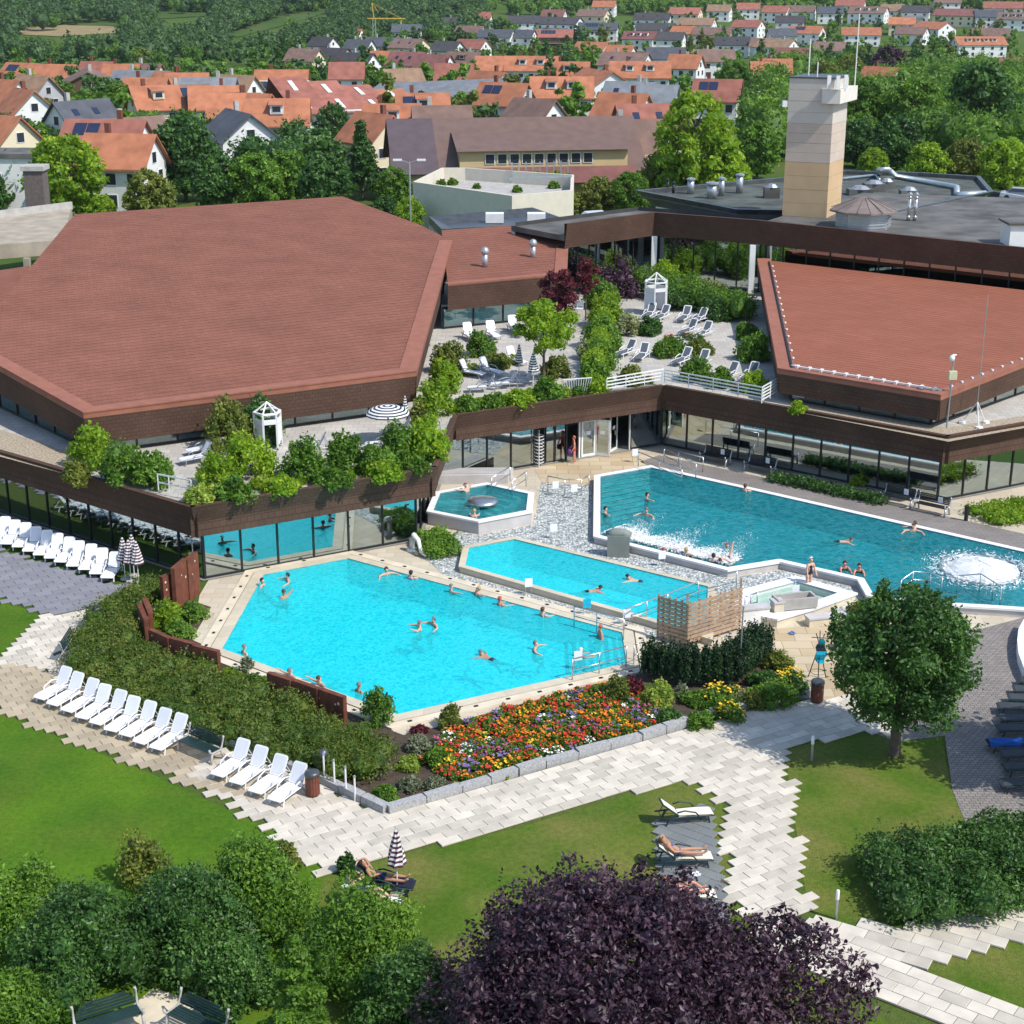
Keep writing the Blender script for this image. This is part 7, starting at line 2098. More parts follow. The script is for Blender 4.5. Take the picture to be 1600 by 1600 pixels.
m.poly([(p.x, p.y, 6.05) for p in iz])
m.build('roof', MT['zinc'], t, world=True)
for k, px in enumerate((773, 838)):
    p = P(px, 347, 6.1); MB().box((p.x, p.y, 6.5), (1.6, 1.2, .8)).build('roof_box', MT['white_paint'], t, world=True)
# concrete walkway roof and brown chimney at the far left
cw = [(-80, 345), (112, 321), (106, 345), (84, 376), (-80, 388)]
pw = PL(cw, 5.6); b = sum(pw, Vector()) / 5; b.z = 0
t = thing('concrete_walkway', 'weathered concrete walkway roof on posts with a low parapet', 'walkway', b)
pp = ccw([Vector((p.x, p.y)) for p in pw])
MT['old_concrete'] = mat('old_concrete', (.36, .31, .24), .9, .2, .7)
MB().prism(pp, 4.4, 5.6, bottom=True).build('roof_slab', MT['old_concrete'], t, world=True)
MB().bar(P(-80, 345, 5.9), P(112, 321, 5.9), .3, .7).build('parapet', MT['concrete'], t, world=True)
for px, py in ((-30, 392), (34, 384), (80, 377)):
    p = P(px, py, 5.6); MB().box((p.x, p.y + 1, 2.2), (.5, .5, 4.4)).build('post', MT['old_concrete'], t, world=True)
b = P(42, 330, 5.0); b.z = 0; b.y += 4
t = thing('chimney_stack', 'square dark brown clad chimney stack with pale cap', 'chimney', b)
hb = 28 + ray(42, 262).z / ray(42, 262).y * b.y
MB().prism([(-.95, -.95), (.95, -.95), (.95, .95), (-.95, .95)], 0, hb - .2).build('shaft', mat('stack_brown', (.14, .11, .10), .8, .2, 3.), t)
MB().prism([(-1.15, -1.15), (1.15, -1.15), (1.15, 1.15), (-1.15, 1.15)], hb - .2, hb + .25).build('cap', MT['concrete'], t)
b = P(12, 318, 2.0); b.z = 0; b.y += 8
t = thing('garage', 'white flat roofed garage beside the brown chimney', 'garage', b)
MB().prism([(-9, -3), (3, -3), (3, 3), (-9, 3)], 0, 6.5).build('wall', WC['white'], t)
MB().prism([(-9.3, -3.3), (3.3, -3.3), (3.3, 3.3), (-9.3, 3.3)], 6.5, 7.0).build('roof', MT['rooffelt'], t)
window_on(t, (-3, -3.03, 4), 0, 2, 1.4)
# tower crane
b = place(586, 85, 0.5)
t = thing('tower_crane', 'yellow tower crane with pale mast over the dark roofs', 'crane', b)
hc = 28 + ray(588, 30).z / ray(588, 30).y * b.y - b.z
for x in (-.6, .6):
    for y in (-.6, .6): MB().bar((x, y, 0), (x, y, hc), .28).build('mast_post', MT['galv'], t)
n = int(hc / 2.2)
for k in range(n): MB().bar((-.6, -.6, k * 2.2), (.6, -.6, k * 2.2 + 2.2), .16).build('mast_brace', MT['galv'], t)
yl = mat('crane_yellow', (.62, .38, .05), .5)
MB().bar((-3, 0, hc + .3), (14, 0, hc + .3), .5).build('jib', yl, t)
MB().bar((0, 0, hc), (-.8, 0, hc + 7), .35).build('mast_head', yl, t)
MB().bar((-.8, 0, hc + 7), (12, 0, hc + .5), .14).build('tie_bar', yl, t); MB().bar((-.8, 0, hc + 7), (2, 0, hc + 3), .2).build('tie_bar', yl, t)
# lamp posts, masts
for (px, y0, y1, dbl, lab) in ((641, 253, 318, True, 'double headed street lamp by the beige annex'), (510, 200, 240, False, 'slim street lamp among the dark trees'), (374, 222, 262, False, 'slim street lamp in front of the slate roofed house')):
    Y = 150 if dbl else 260
    p0, p1 = at_y(px, y1, Y), at_y(px, y0, Y)
    p0.z = 0
    t = thing('street_lamp', lab, 'street lamp', p0)
    MB().tube([(0, 0, 0), (0, 0, p1.z)], .09, 6).build('pole', MT['galv'], t)
    for s in ((-1, 1) if dbl else (-1,)):
        MB().tube([(0, 0, p1.z - .1), (s * .8, 0, p1.z + .15)], .05, 5).build('arm', MT['galv'], t)
        MB().box((s * 1.1, 0, p1.z + .18), (.8, .35, .16)).build('lamp_head', MT['white_paint'], t)
# parked cars beyond the flat roof and behind the rear wing
def car(label, p, rz, col):
    t = thing('parked_car', label, 'car', p, rz)
    pt = mat('paint_%d' % int(p.x * 7), col, .3, .03, spec=.6)
    prof = [(-2.1, .35), (-2.15, .75), (-1.9, .95), (-1.2, 1.0), (-.75, 1.45), (.75, 1.5), (1.5, 1.05), (2.1, .9), (2.15, .4)]
    m = MB()
    n = len(prof)
    for s in (-1, 1):
        q = [(x, s * (.85 if z < 1.05 else .68), z) for x, z in prof]
        m.poly(q if s < 0 else q[::-1])
    for i in range(n):
        a, c = prof[i], prof[(i + 1) % n]
        wa, wc = (.85 if a[1] < 1.05 else .68), (.85 if c[1] < 1.05 else .68)
        m.poly([(a[0], wa, a[1]), (c[0], wc, c[1]), (c[0], -wc, c[1]), (a[0], -wa, a[1])])
    m.build('body', pt, t)
    for s in (-1, 1): MB().poly([(-1.1, s * .84, 1.02), (1.4, s * .84, 1.06), (.72, s * .71, 1.44), (-.72, s * .71, 1.4)][::(1 if s < 0 else -1)]).build('side_window', MT['win_dark'], t)
    MB().poly([(.80, -.62, 1.47), (1.48, -.75, 1.09), (1.48, .75, 1.09), (.80, .62, 1.47)]).build('windscreen', MT['win_dark'], t)
    for x in (-1.3, 1.3):
        for s in (-1, 1):
            o = MB().lathe([(.32, -.1), (.32, .1)], 12).build('wheel', MT['dark_metal'], t); o.location = (x, s * .8, .32); o.rotation_euler = (R(90), 0, 0)
car('silver car parked beyond the dark flat roof', P(1590, 312, .02), 2.8, (.45, .48, .52))
car('pale silver car roof showing behind the rear wing fascia', at_y(935, 334, 150) * Vector((1, 1, 0)) if False else Vector((at_y(930, 330, 133).x, 133, at_y(930, 336, 133).z - 1.2 if at_y(930, 336, 133).z > 1.2 else 0.02)), .2, (.6, .6, .6))
# fields on the far slope
FIELD_PX = []
def field(lab, px, mt, k):
    pts = []
    for x, y in px:
        b = place(x, y, 0.0); pts.append(Vector((b.x, b.y)))
    m = MB()
    FIELD_PX.append(px)
    q = ccw(pts)
    c = sum(q, Vector((0, 0))) / len(q)
    n = 6
    for i in range(len(q)):
        a_, b_ = q[i], q[(i + 1) % len(q)]
        m.poly([(c.x, c.y, terrain(c.x, c.y) + .45 + k), (a_.x, a_.y, terrain(a_.x, a_.y) + .3 + k), (b_.x, b_.y, terrain(b_.x, b_.y) + .3 + k)])
    tag(m.build('field', MT[mt], smooth=True), lab, 'field', kind='structure')
    return q
FIELDS = [field('tan stubble field on the wooded slope', [(26, 48), (100, 43), (195, 47), (195, 56), (90, 61), (35, 58)], 'field_dry', 0), field('long green meadow on the wooded slope', [(92, 38), (195, 33), (190, 46), (105, 44)], 'field', 0),
          field('bright green meadow strip climbing to the wood', [(350, 54), (420, 28), (525, 8), (520, 20), (430, 48), (370, 64)], 'field', 0), field('small tan meadow among orchard trees', [(235, 22), (335, 16), (335, 28), (250, 34)], 'field', .0), field('pale grass bank below the hillside houses', [(1060, 76), (1120, 72), (1110, 82), (1070, 84)], 'field_dry', 0)]
# --- mid distance trees, one by one
def mid_tree(label, px, py, rpx, mt, shape='round', hk=2.2, group=None, n=4200, seed=1, c0=.15, leaf=None):
    d = ray(px, py); down = -d.z
    t_ = HCAM / (down + 0.62 * hk * rpx / FPX)
    Rm = rpx * t_ / FPX
    p = Vector((d.x * t_, d.y * t_, 0)); p.z = terrain(p.x, p.y) - .2
    tree(label, None, Rm * hk, Rm, mt, n, (Rm * .13) if leaf is None else leaf, trunk=Rm * .07, k=46, seed=seed, crown0=c0, group=group, shape=shape, base=p, core=.6)
    HOUSES.append(p)
MTR = [('big bright green tree behind the brown chimney', 100, 262, 62, 'bright'), ('narrow dark tree beside the bright green one', 163, 258, 28, 'olive'), ('large dark green lime tree before the slate roof', 285, 235, 58, 'dark'), ('dark green tree under the large lime', 335, 275, 44, 'dark'),
       ('olive bush tree behind the hall ridge', 232, 300, 42, 'olive'), ('yellow green bush at the hall ridge end', 160, 322, 24, 'bright'), ('dark tree at the left border behind the chimney', 15, 275, 26, 'dark'), ('dark green tree below the white gabled house', 400, 275, 45, 'mid'), ('mid green tree next to the white gabled house', 450, 268, 40, 'mid'),
       ('dense dark tree behind the hall ridge', 505, 278, 46, 'dark'), ('tall dark tree left of the school', 565, 232, 40, 'dark', 'cone', 3.2), ('green tree before the ochre gable', 615, 285, 30, 'mid'), ('bushy tree among the stepped roofs', 520, 190, 34, 'dark'), ('round tree by the stepped roofs', 490, 120, 22, 'dark'),
       ('green tree crown behind the stepped roofs', 590, 122, 30, 'mid'), ('dark garden tree right of the stepped roofs', 625, 128, 18, 'dark'), ('small conifer on the annex', 845, 238, 24, 'mid', 'cone', 2.6), ('tall yellow green birch right of the school', 1085, 215, 66, 'bright', 'round', 2.9), ('olive birch beside the tall yellow green one', 1040, 270, 42, 'olive'),
       ('light green tree below the birch', 1130, 270, 48, 'bright'), ('olive tree beyond the rear wing', 935, 300, 30, 'olive'), ('green tree left of the dark flat roof', 985, 295, 34, 'mid'), ('low green tree behind the rear wing', 900, 315, 20, 'olive'), ('green tree between birch and tower', 1185, 225, 40, 'mid'), ('dark tree behind the tower', 1190, 165, 36, 'dark'),
       ('dark purple copper beech on the hillside', 1392, 72, 32, 'purple'), ('small copper beech beside the larger one', 1437, 80, 14, 'purple'), ('huge dark green tree right of the copper beech', 1530, 150, 62, 'dark'), ('large green tree left of the huge dark one', 1430, 165, 52, 'mid'), ('dark tree at the right border', 1590, 190, 45, 'dark'), ('green tree right of the tower', 1350, 165, 50, 'mid'), ('dark green tree low behind the flat roof', 1400, 215, 42, 'dark'),
       ('mid green tree just right of the tower', 1340, 215, 34, 'dark'), ('light green bush tree over the flat roof edge', 1365, 252, 26, 'bright'), ('light green hedge tree over the flat roof', 1450, 250, 34, 'bright'), ('olive hedge tree over the flat roof corner', 1510, 245, 36, 'olive'), ('green hedge tree at the right border', 1570, 250, 40, 'bright'), ('garden tree with yellow tint behind the tower top', 1290, 100, 30, 'olive'), ('pale green tree behind the tower antennas', 1330, 75, 24, 'olive'), ('green garden tree left of the tower top', 1150, 100, 30, 'mid'), ('yellow green shrub tree by the parked car', 1580, 335, 22, 'olive'),
       ('orange tinted round bush by the beige annex', 772, 322, 13, 'olive'), ('bright round bush by the beige annex lamp', 688, 326, 12, 'bright'), ('yellow green hedge tree left of the annex lamp', 640, 328, 26, 'bright'), ('dark shrub tree at the hall corner', 600, 322, 22, 'dark'), ('green tree behind the concrete walkway', 60, 215, 30, 'mid'), ('dark garden tree below the valley houses', 95, 135, 26, 'mid'), ('bushy garden tree below the chalet', 185, 148, 32, 'mid'), ('dark cedar beside the slate house', 195, 178, 22, 'dark'), ('garden tree by the orange roofs', 70, 165, 24, 'olive')]
for k, a in enumerate(MTR): mid_tree(*a, seed=40 + k % 7)
# --- garden trees scattered between the houses
gr = np.random.default_rng(77)
cnt = 0
zones = [((420, 40, 800, 130), 62, 'garden tree among the roofs below the crane'), ((800, 5, 1200, 115), 68, 'garden tree among the hillside roofs'), ((1200, 5, 1600, 110), 52, 'garden tree among the roofs beyond the tower'), ((0, 100, 420, 200), 34, 'garden tree among the valley edge houses'), ((400, 130, 1000, 200), 22, 'garden tree in the old streets')]
for (x0, y0, x1, y1), n, lab in zones:
    k = 0; tries = 0
    while k < n and tries < n * 12:
        tries += 1
        px, py = gr.uniform(x0, x1), gr.uniform(y0, y1)
        b = place(px, py, 4.0)
        if any((b.x - h.x) ** 2 + (b.y - h.y) ** 2 < (8.5 if b.y > 300 else 10) ** 2 for h in HOUSES): continue
        mt = ['mid', 'dark', 'far', 'olive', 'mid'][int(gr.integers(5))]
        sh = 'cone' if gr.random() < .15 else 'round'
        nm = {'mid': 'green', 'dark': 'dark green', 'far': 'deep green', 'olive': 'olive green'}[mt]
        l2 = ('conical ' if sh == 'cone' else 'round ') + nm + ' ' + lab
        rr = gr.uniform(2.6, 4.4)
        tree(l2, None, rr * (2.9 if sh == 'cone' else 2.1), rr, mt, 420, rr * .3, trunk=.3, k=10, seed=90 + int(gr.integers(3)), crown0=.12, group=l2, shape=sh, base=b, core=.7)
        k += 1
# --- the wood on the slope: one mass
def wood(name, lab, polys, n, mt, avoid, seed, hmin=8, hmax=14, leaf=1.5, per=24, core=.78, gap=110):
    g = np.random.default_rng(seed)
    lob = []
    k = 0
    while k < n:
        x0, y0, x1, y1 = polys[int(g.integers(len(polys)))]
        px, py = g.uniform(x0, x1), g.uniform(y0, y1)
        b = place(px, py, 4.0)
        if any(inside((px, py - q_), f) for f in avoid for q_ in (-4, 4, 12, 20, 26)): continue
        if any((b.x - h.x) ** 2 + (b.y - h.y) ** 2 < gap for h in HOUSES): k += .1; continue
        h = g.uniform(hmin, hmax); r = h * g.uniform(.32, .46)
        lob.append((b.x, b.y, b.z + h * .5, r, r, h * .5))
        for q in range(3):
            a = g.uniform(0, 6.28)
            lob.append((b.x + r * .6 * math.cos(a), b.y + r * .6 * math.sin(a), b.z + h * g.uniform(.4, .85), r * .55, r * .55, r * .5))
        k += 1
    o = bpy.data.objects.new(name, foliage(name, lob, min(210000, len(lob) * per), leaf, LM[mt], core, spread=.16, lobvar=.26))
    COL.objects.link(o)
    tag(o, lab, 'wood', kind='stuff')
fq = FIELD_PX
wood('wood', 'dense dark wood covering the far valley slope', [(-30, -15, 420, 92), (300, -15, 760, 55), (380, 20, 560, 75)], 1250, 'far', fq, 5, 7, 12, 1.3, 34, .66)
wood('wood', 'lighter orchard trees dotted over the valley slope', [(-30, 0, 420, 92), (300, 0, 760, 60)], 520, 'mid', fq, 15, 5, 9, 1.1, 30, .66)
wood('wood', 'trees between the topmost hillside houses', [(760, -15, 1640, 12)], 350, 'mid', fq, 6, 6, 10)
wood('wood', 'thicket behind the town gardens on the right', [(1180, 105, 1620, 235)], 240, 'mid', fq, 7, 6, 10, .6, 110, .7)
wood('wood', 'thicket behind the main hall ridge', [(-20, 200, 620, 300)], 130, 'dark', fq, 8, 4, 7, .55, 110, .7)
wood('wood', 'mixed garden shrubs between the town houses', [(420, 30, 1600, 125), (0, 100, 420, 190)], 420, 'mid', fq, 9, 3.5, 6.5, .9, 26, .7, 60)
# ------------------------------------------------------------------ people
SK = {k: mat('skin_' + k, c, 0.55, 0.06, 4.0) for k, c in dict(fair=(0.60, 0.36, 0.26), tan=(0.44, 0.23, 0.14), red=(0.55, 0.25, 0.17)).items()}
HR = {k: mat('hair_' + k, c, 0.6, 0.15, 20.0) for k, c in dict(dark=(0.02, 0.014, 0.012), grey=(0.17, 0.165, 0.16), brown=(0.09, 0.045, 0.022), blond=(0.42, 0.28, 0.12), white=(0.62, 0.62, 0.61), red=(0.40, 0.08, 0.05)).items()}
CLO = {k: mat('swim_' + k, c, 0.6, 0.08, 8.0) for k, c in dict(black=(0.012, 0.012, 0.016), blue=(0.01, 0.10, 0.42), navy=(0.015, 0.025, 0.07), red=(0.45, 0.03, 0.04), teal=(0.02, 0.22, 0.26), violet=(0.14, 0.04, 0.22)).items()}
BODIES = []
def nv(v): return Vector(v).normalized()
def person(label, loc, rz, skin, hair, suit, kind, torso=(0, 0, 1), front=(1, 0, 0), arms=None, legs=None, look=None, s=1.0, group=None):
    """kind of suit: trunks / onepiece / bikini. vectors are local, the person faces +x"""
    t = thing('person', label, 'person', loc, rz, group)
    tu = nv(torso); tf = nv(Vector(front) - tu * Vector(front).dot(tu)); ts = tu.cross(tf)
    V, E, Rr, names = [], [], [], {}
    def add(n, p, r, par=None):
        r = r if isinstance(r, tuple) else (r, r); gw = 1.16 if r[0] > .03 else 1.0
        V.append(Vector(p)); Rr.append((r[0] * gw, r[1] * gw)); names[n] = len(V) - 1
        if par: E.append((names[par], names[n]))
    fem = kind != 'trunks'
    O = Vector((0, 0, 0))
    add('pelvis', O, (0.150, 0.115)); add('spine', O + tu * .17, (0.125 if fem else .135, 0.10), 'pelvis'); add('chest', O + tu * .35, (0.150 if fem else .17, 0.115), 'spine')
    add('neck', O + tu * .50, .058, 'chest')
    hd = nv(look) if look else tu
    hf = nv(tf - hd * tf.dot(hd)) if abs(tf.dot(hd)) < .98 else ts
    add('jaw', V[names['neck']] + hd * .08, .068, 'neck'); add('head', V[names['neck']] + hd * .17, .095, 'jaw'); add('crown', V[names['neck']] + hd * .235, .075, 'head')
    add('nose', V[names['jaw']] + hd * .055 + hf * .098, .016, 'head')
    arms = arms or [((.1, .2, -1), (.3, 0, -1)), ((.1, -.2, -1), (.3, 0, -1))]
    for k, sd in ((0, 1), (1, -1)):
        a1, a2 = nv(arms[k][0]), nv(arms[k][1])
        sh = O + tu * .445 + ts * (.165 * sd)
        n = 'LR'[k]
        add(n + 'sh', sh, .062, 'chest'); el = sh + a1 * .27; add(n + 'el', el, .043, n + 'sh'); wr = el + a2 * .24; add(n + 'wr', wr, .032, n + 'el')
        pm = wr + a2 * .07; add(n + 'palm', pm, (.040, .022), n + 'wr')
        sx = a2.cross(Vector((0, 0, 1)) if abs(a2.z) < .9 else Vector((1, 0, 0))).normalized()
        for q in range(4):
            add(n + 'f%d' % q, pm + a2 * (.085 - .012 * abs(q - 1.3)) + sx * (.021 * (q - 1.5)) - Vector((0, 0, .012)), .0095, n + 'palm')
        add(n + 'th', wr + a2 * .055 + sx * .052, .011, n + 'wr')
    legs = legs or [((0, .05, -1), (0, 0, -1)), ((0, -.05, -1), (0, 0, -1))]
    for k, sd in ((0, 1), (1, -1)):
        l1, l2 = nv(legs[k][0]), nv(legs[k][1])
        n = 'LR'[k]
        hp = O + ts * (.088 * sd) - tu * .04
        add(n + 'hip', hp, .088, 'pelvis'); kn = hp + l1 * .41; add(n + 'knee', kn, .058, n + 'hip'); an = kn + l2 * .40; add(n + 'ank', an, .038, n + 'knee')
        ff = nv(tf * .9 + l2 * .35); add(n + 'toe', an + ff * .17, .034, n + 'ank')
    me = bpy.data.meshes.new('body'); me.from_pydata([v * s for v in V], E, [])
    o = bpy.data.objects.new('body', me); COL.objects.link(o); setpar(o, t)
    md = o.modifiers.new('skin', 'SKIN')
    for i, d in enumerate(me.skin_vertices[0].data):
        d.radius = (Rr[i][0] * s, Rr[i][1] * s); d.use_root = (i == 0)
    md.branch_smoothing = 0.5; md.use_smooth_shade = True
    sb = o.modifiers.new('sub', 'SUBSURF'); sb.levels = 2; sb.render_levels = 2
    me.materials.append(SK[skin])
    inv = {i: n for n, i in names.items()}
    BODIES.append((t, o, [v * s for v in V], E, inv, tu, hd, hf, skin, hair, suit, kind, s))
    return t
def finish_people():
    dg = bpy.context.evaluated_depsgraph_get()
    for t, o, V, E, inv, tu, hd, hf, skin, hair, suit, kind, s in BODIES:
        ev = o.evaluated_get(dg)
        me = bpy.data.meshes.new_from_object(ev)
        co = np.empty(len(me.vertices) * 3); me.vertices.foreach_get('co', co); co = co.reshape(-1, 3)
        no = np.empty(len(me.vertices) * 3); me.vertices.foreach_get('normal', no); no = no.reshape(-1, 3)
        A = np.array([V[a][:] for a, b in E]); B = np.array([V[b][:] for a, b in E]); AB = B - A; L2 = (AB ** 2).sum(1)
        d = co[:, None, :] - A[None]; f = np.clip((d * AB[None]).sum(2) / L2[None], 0, 1)
        q = np.linalg.norm(d - f[..., None] * AB[None], axis=2); bi = q.argmin(1); bf = f[np.arange(len(co)), bi]
        bn = [(inv[a], inv[b]) for a, b in E]
        near = A[bi] + bf[:, None] * AB[bi]
        no = co - near; no /= np.linalg.norm(no, axis=1)[:, None] + 1e-9
        neck = V[[k for k, n in inv.items() if n == 'neck'][0]]; head = V[[k for k, n in inv.items() if n == 'head'][0]]
        def rg(i):
            a, b = bn[bi[i]]; return a, b, bf[i]
        tuv = np.array(tu[:]); hgt = co @ tuv / s
        arm = ('el', 'wr', 'palm', 'f0', 'f1', 'f2', 'f3', 'th')
        def is_suit(i):
            a, b, f_ = rg(i)
            if b[1:] in arm or b in ('jaw', 'head', 'crown', 'nose'): return False
            if a[1:] in ('knee', 'ank'): return False
            if a[1:] == 'hip': return f_ < (.55 if kind == 'trunks' else .14)
            h = hgt[i]
            if b[1:] == 'sh' and f_ > .75: return False
            if kind == 'trunks': return h < .07
            if kind == 'bikini': return h < .03 or .27 < h < .39
            return h < .40
        o.modifiers.clear(); o.data = me
        if not me.materials: me.materials.append(SK[skin])
        me.polygons.foreach_set('use_smooth', [True] * len(me.polygons))
        ok = [is_suit(i) for i in range(len(co))]
        fs = [tuple(p.vertices) for p in me.polygons if sum(ok[v] for v in p.vertices) >= 3]
        if fs:
            used = sorted({v for f_ in fs for v in f_}); mp = {v: k for k, v in enumerate(used)}
            m2 = bpy.data.meshes.new('swimwear'); m2.from_pydata([tuple(co[v] + no[v] * .014) for v in used], [], [tuple(mp[v] for v in f_) for f_ in fs]); m2.materials.append(CLO[suit])
            m2.polygons.foreach_set('use_smooth', [True] * len(fs))
            c = bpy.data.objects.new('swimwear', m2); COL.objects.link(c); setpar(c, t)
        iv, it = ico()
        hs = hd.cross(hf).normalized()
        cen_ = head + hd * .02 * s
        lowb = -.45 if kind == 'trunks' else -1.0
        keep = [v for v in range(len(iv)) if iv[v][0] < .25 + .9 * max(0, iv[v][2]) and iv[v][2] > lowb]
        mp = {v: k for k, v in enumerate(keep)}; ks = set(keep)
        hv = [tuple(cen_ + (hf * (iv[v][0] * .118 - .012) + hs * (iv[v][1] * .108) + hd * (iv[v][2] * .128)) * s) for v in keep]
        m2 = bpy.data.meshes.new('hair'); m2.from_pydata(hv, [], [tuple(mp[v] for v in f_) for f_ in it.tolist() if all(v in ks for v in f_)]); m2.materials.append(HR[hair])
        m2.polygons.foreach_set('use_smooth', [True] * len(m2.polygons))
        c = bpy.data.objects.new('hair', m2); COL.objects.link(c); setpar(c, t)
    for m in [m for m in bpy.data.meshes if m.users == 0]: bpy.data.meshes.remove(m)
def hdg(deg): return R(deg)            # 0 = towards picture right, 90 = away, -90 = towards the camera
OUT = [((.35, .9, -.15), (.8, .4, -.1)), ((.35, -.9, -.15), (.8, -.4, -.1))]
FWD = [((.9, .25, -.35), (1, .05, .05)), ((.9, -.25, -.35), (1, -.05, .05))]
ONER = [((.2, .3, -1), (.6, 0, -.6)), ((.5, -.85, .1), (.5, -.8, .15))]
DOWN = [((.1, .25, -1), (.45, .1, -.8)), ((.1, -.25, -1), (.45, -.1, -.8))]
WADE_L = [((.95, .3, -.25), (-.1, .1, -1)), ((.9, -.3, -.3), (-.5, -.1, -.9))]
def stand(label, px, py, z, deg, skin, hair, suit, kind, arms=OUT, lean=.12, s=1.0):
    """pixel of the neck at water level; shoulders just out of the water"""
    p = P(px, py, z); person(label, (p.x, p.y, z - .36), hdg(deg), skin, hair, suit, kind, (lean, 0, 1), (1, 0, -.1), arms, WADE_L, s=s)
def swim(label, px, py, z, deg, skin, hair, suit, kind, spread=.35):
    p = P(px, py, z); person(label, (p.x, p.y, z - .07), hdg(deg), skin, hair, suit, kind, (1, 0, .16), (0, 0, -1), [((.75, .75, -.05), (.8, .5, -.1)), ((.75, -.75, -.05), (.8, -.5, -.1))], [((-1, spread * .5, -.12), (-1, spread, -.1)), ((-1, -spread * .5, -.2), (-1, -spread, -.05))], look=(.65, 0, .75))
def loll(label, px, py, z, deg, skin, hair, suit, kind):
    """leaning back on the pool edge, legs floating out in front"""
    p = P(px, py, z); person(label, (p.x, p.y, z - .30), hdg(deg), skin, hair, suit, kind, (-.55, 0, 1), (1, 0, .5), [((-.3, .95, .1), (-.25, .6, .2)), ((-.3, -.95, .1), (-.25, -.6, .2))], [((1, .22, .22), (1, .12, .1)), ((1, -.22, .15), (1, -.12, .12))], look=(-.1, 0, 1))
w = 0.07
stand('dark haired bather in a patterned dark suit at the left pool corner', 408, 916, w, -20, 'fair', 'dark', 'navy', 'onepiece', DOWN)
stand('dark haired bather with arms held out near the pool exit channel', 452, 908, w, 200, 'fair', 'dark', 'black', 'bikini', OUT)
stand('brown haired bather seen from behind reaching one arm aside', 445, 935, w, 130, 'tan', 'brown', 'black', 'trunks', ONER)
stand('fair bather facing the camera by the shaded pool wall', 603, 898, w, -60, 'fair', 'brown', 'teal', 'onepiece', OUT)
stand('dark haired bather in a blue suit holding the pool rim', 641, 905, w, 60, 'fair', 'dark', 'blue', 'onepiece', FWD)
stand('bald looking bather stretching an arm along the pool wall', 703, 926, w, 20, 'fair', 'grey', 'black', 'trunks', ONER)
loll('blond bather floating on the back beside the pool wall', 739, 930, w, 190, 'fair', 'blond', 'teal', 'onepiece')
stand('reddish haired bather laying an arm on the beige coping', 779, 946, w, 30, 'red', 'red', 'teal', 'onepiece', FWD)
stand('dark haired bather resting against the beige coping near the rails', 846, 963, w, 40, 'fair', 'brown', 'teal', 'onepiece', FWD)
stand('bather sitting on the upper pool steps', 940, 990, w + .2, 200, 'red', 'red', 'navy', 'trunks', DOWN)
stand('grey haired bather lifting one hand in the middle of the pool', 658, 983, w, 185, 'fair', 'grey', 'navy', 'trunks', [((.5, .8, -.1), (.7, .3, .5)), ((.5, -.8, -.1), (.9, -.3, -.1))])
stand('grey haired bather close beside the one lifting a hand', 680, 977, w, 215, 'fair', 'grey', 'navy', 'onepiece', OUT)
swim('grey haired swimmer in dark trunks paddling away mid pool', 768, 1030, w, 140, 'tan', 'grey', 'navy', 'trunks', .5)
stand('bather in a dark suit with bent arms mid pool', 834, 1015, w, -10, 'fair', 'grey', 'black', 'onepiece', OUT)
stand('white capped bather at the foot of the pool steps', 905, 1027, w, 30, 'tan', 'white', 'black', 'onepiece', FWD)
stand('grey haired bather with bare back at the near pool edge', 380, 1022, w, 40, 'fair', 'grey', 'black', 'trunks', DOWN)
loll('bather lolling behind the rust screens, legs stretched into the pool', 462, 1056, w + .05, 40, 'fair', 'grey', 'black', 'trunks')
loll('dark haired bather lolling behind the rust screens, legs stretched into the pool', 507, 1068, w + .05, 40, 'fair', 'brown', 'black', 'trunks')
stand('grey haired bather looking out over the pool beside the tall shrub', 559, 1082, w, 45, 'tan', 'grey', 'black', 'trunks', DOWN)
swim('swimmer with reddened back and dark trunks in the narrow pool', 918, 924, .29, 10, 'red', 'dark', 'black', 'trunks', .25)
swim('dark haired swimmer near the far wall of the narrow pool', 1000, 908, .29, 160, 'fair', 'dark', 'navy', 'trunks', .3)
loll('bather in blue trunks lolling on the whirlpool bench', 733, 768, .70, -40, 'fair', 'red', 'blue', 'trunks')
stand('bather leaning on the near rim of the whirlpool', 741, 808, .68, 90, 'fair', 'blond', 'navy', 'trunks', FWD)
stand('dark haired bather on the steps of the long pool', 1009, 781, .34, 0, 'fair', 'dark', 'black', 'onepiece', ONER)
stand('dark haired bather at the left wall of the long pool', 944, 803, .34, -10, 'fair', 'dark', 'black', 'onepiece', ONER)
stand('grey haired bather with spread arms above the foam', 1011, 805, .34, -120, 'fair', 'grey', 'navy', 'trunks', OUT)
stand('brown haired bather in a teal suit at the far wall of the long pool', 1163, 768, .34, 50, 'fair', 'brown', 'teal', 'onepiece', FWD)
stand('brown haired bather embraced at the far wall of the long pool', 1426, 830, .34, -100, 'fair', 'brown', 'black', 'trunks', OUT)
stand('partner of the embraced bather by the far pool wall', 1431, 826, .34, 170, 'fair', 'brown', 'black', 'bikini', FWD)
swim('swimmer with outstretched arms crossing the long pool', 1310, 846, .34, -8, 'fair', 'brown', 'black', 'trunks', .25)
stand('bather with folded arms on the white rim by the wading basin, nearer the foam', 1319, 888, .40, -90, 'red', 'brown', 'black', 'bikini', FWD)
stand('bather with folded arms on the white rim by the wading basin, nearer the round tree', 1342, 892, .40, -100, 'red', 'brown', 'black', 'bikini', FWD)
stand('bather lying back in the foam, head on the rim', 1036, 861, .33, 90, 'red', 'red', 'black', 'trunks', DOWN, -.6)
loll('bather drifting in the churned foam', 1078, 866, .34, 40, 'fair', 'blond', 'navy', 'onepiece')
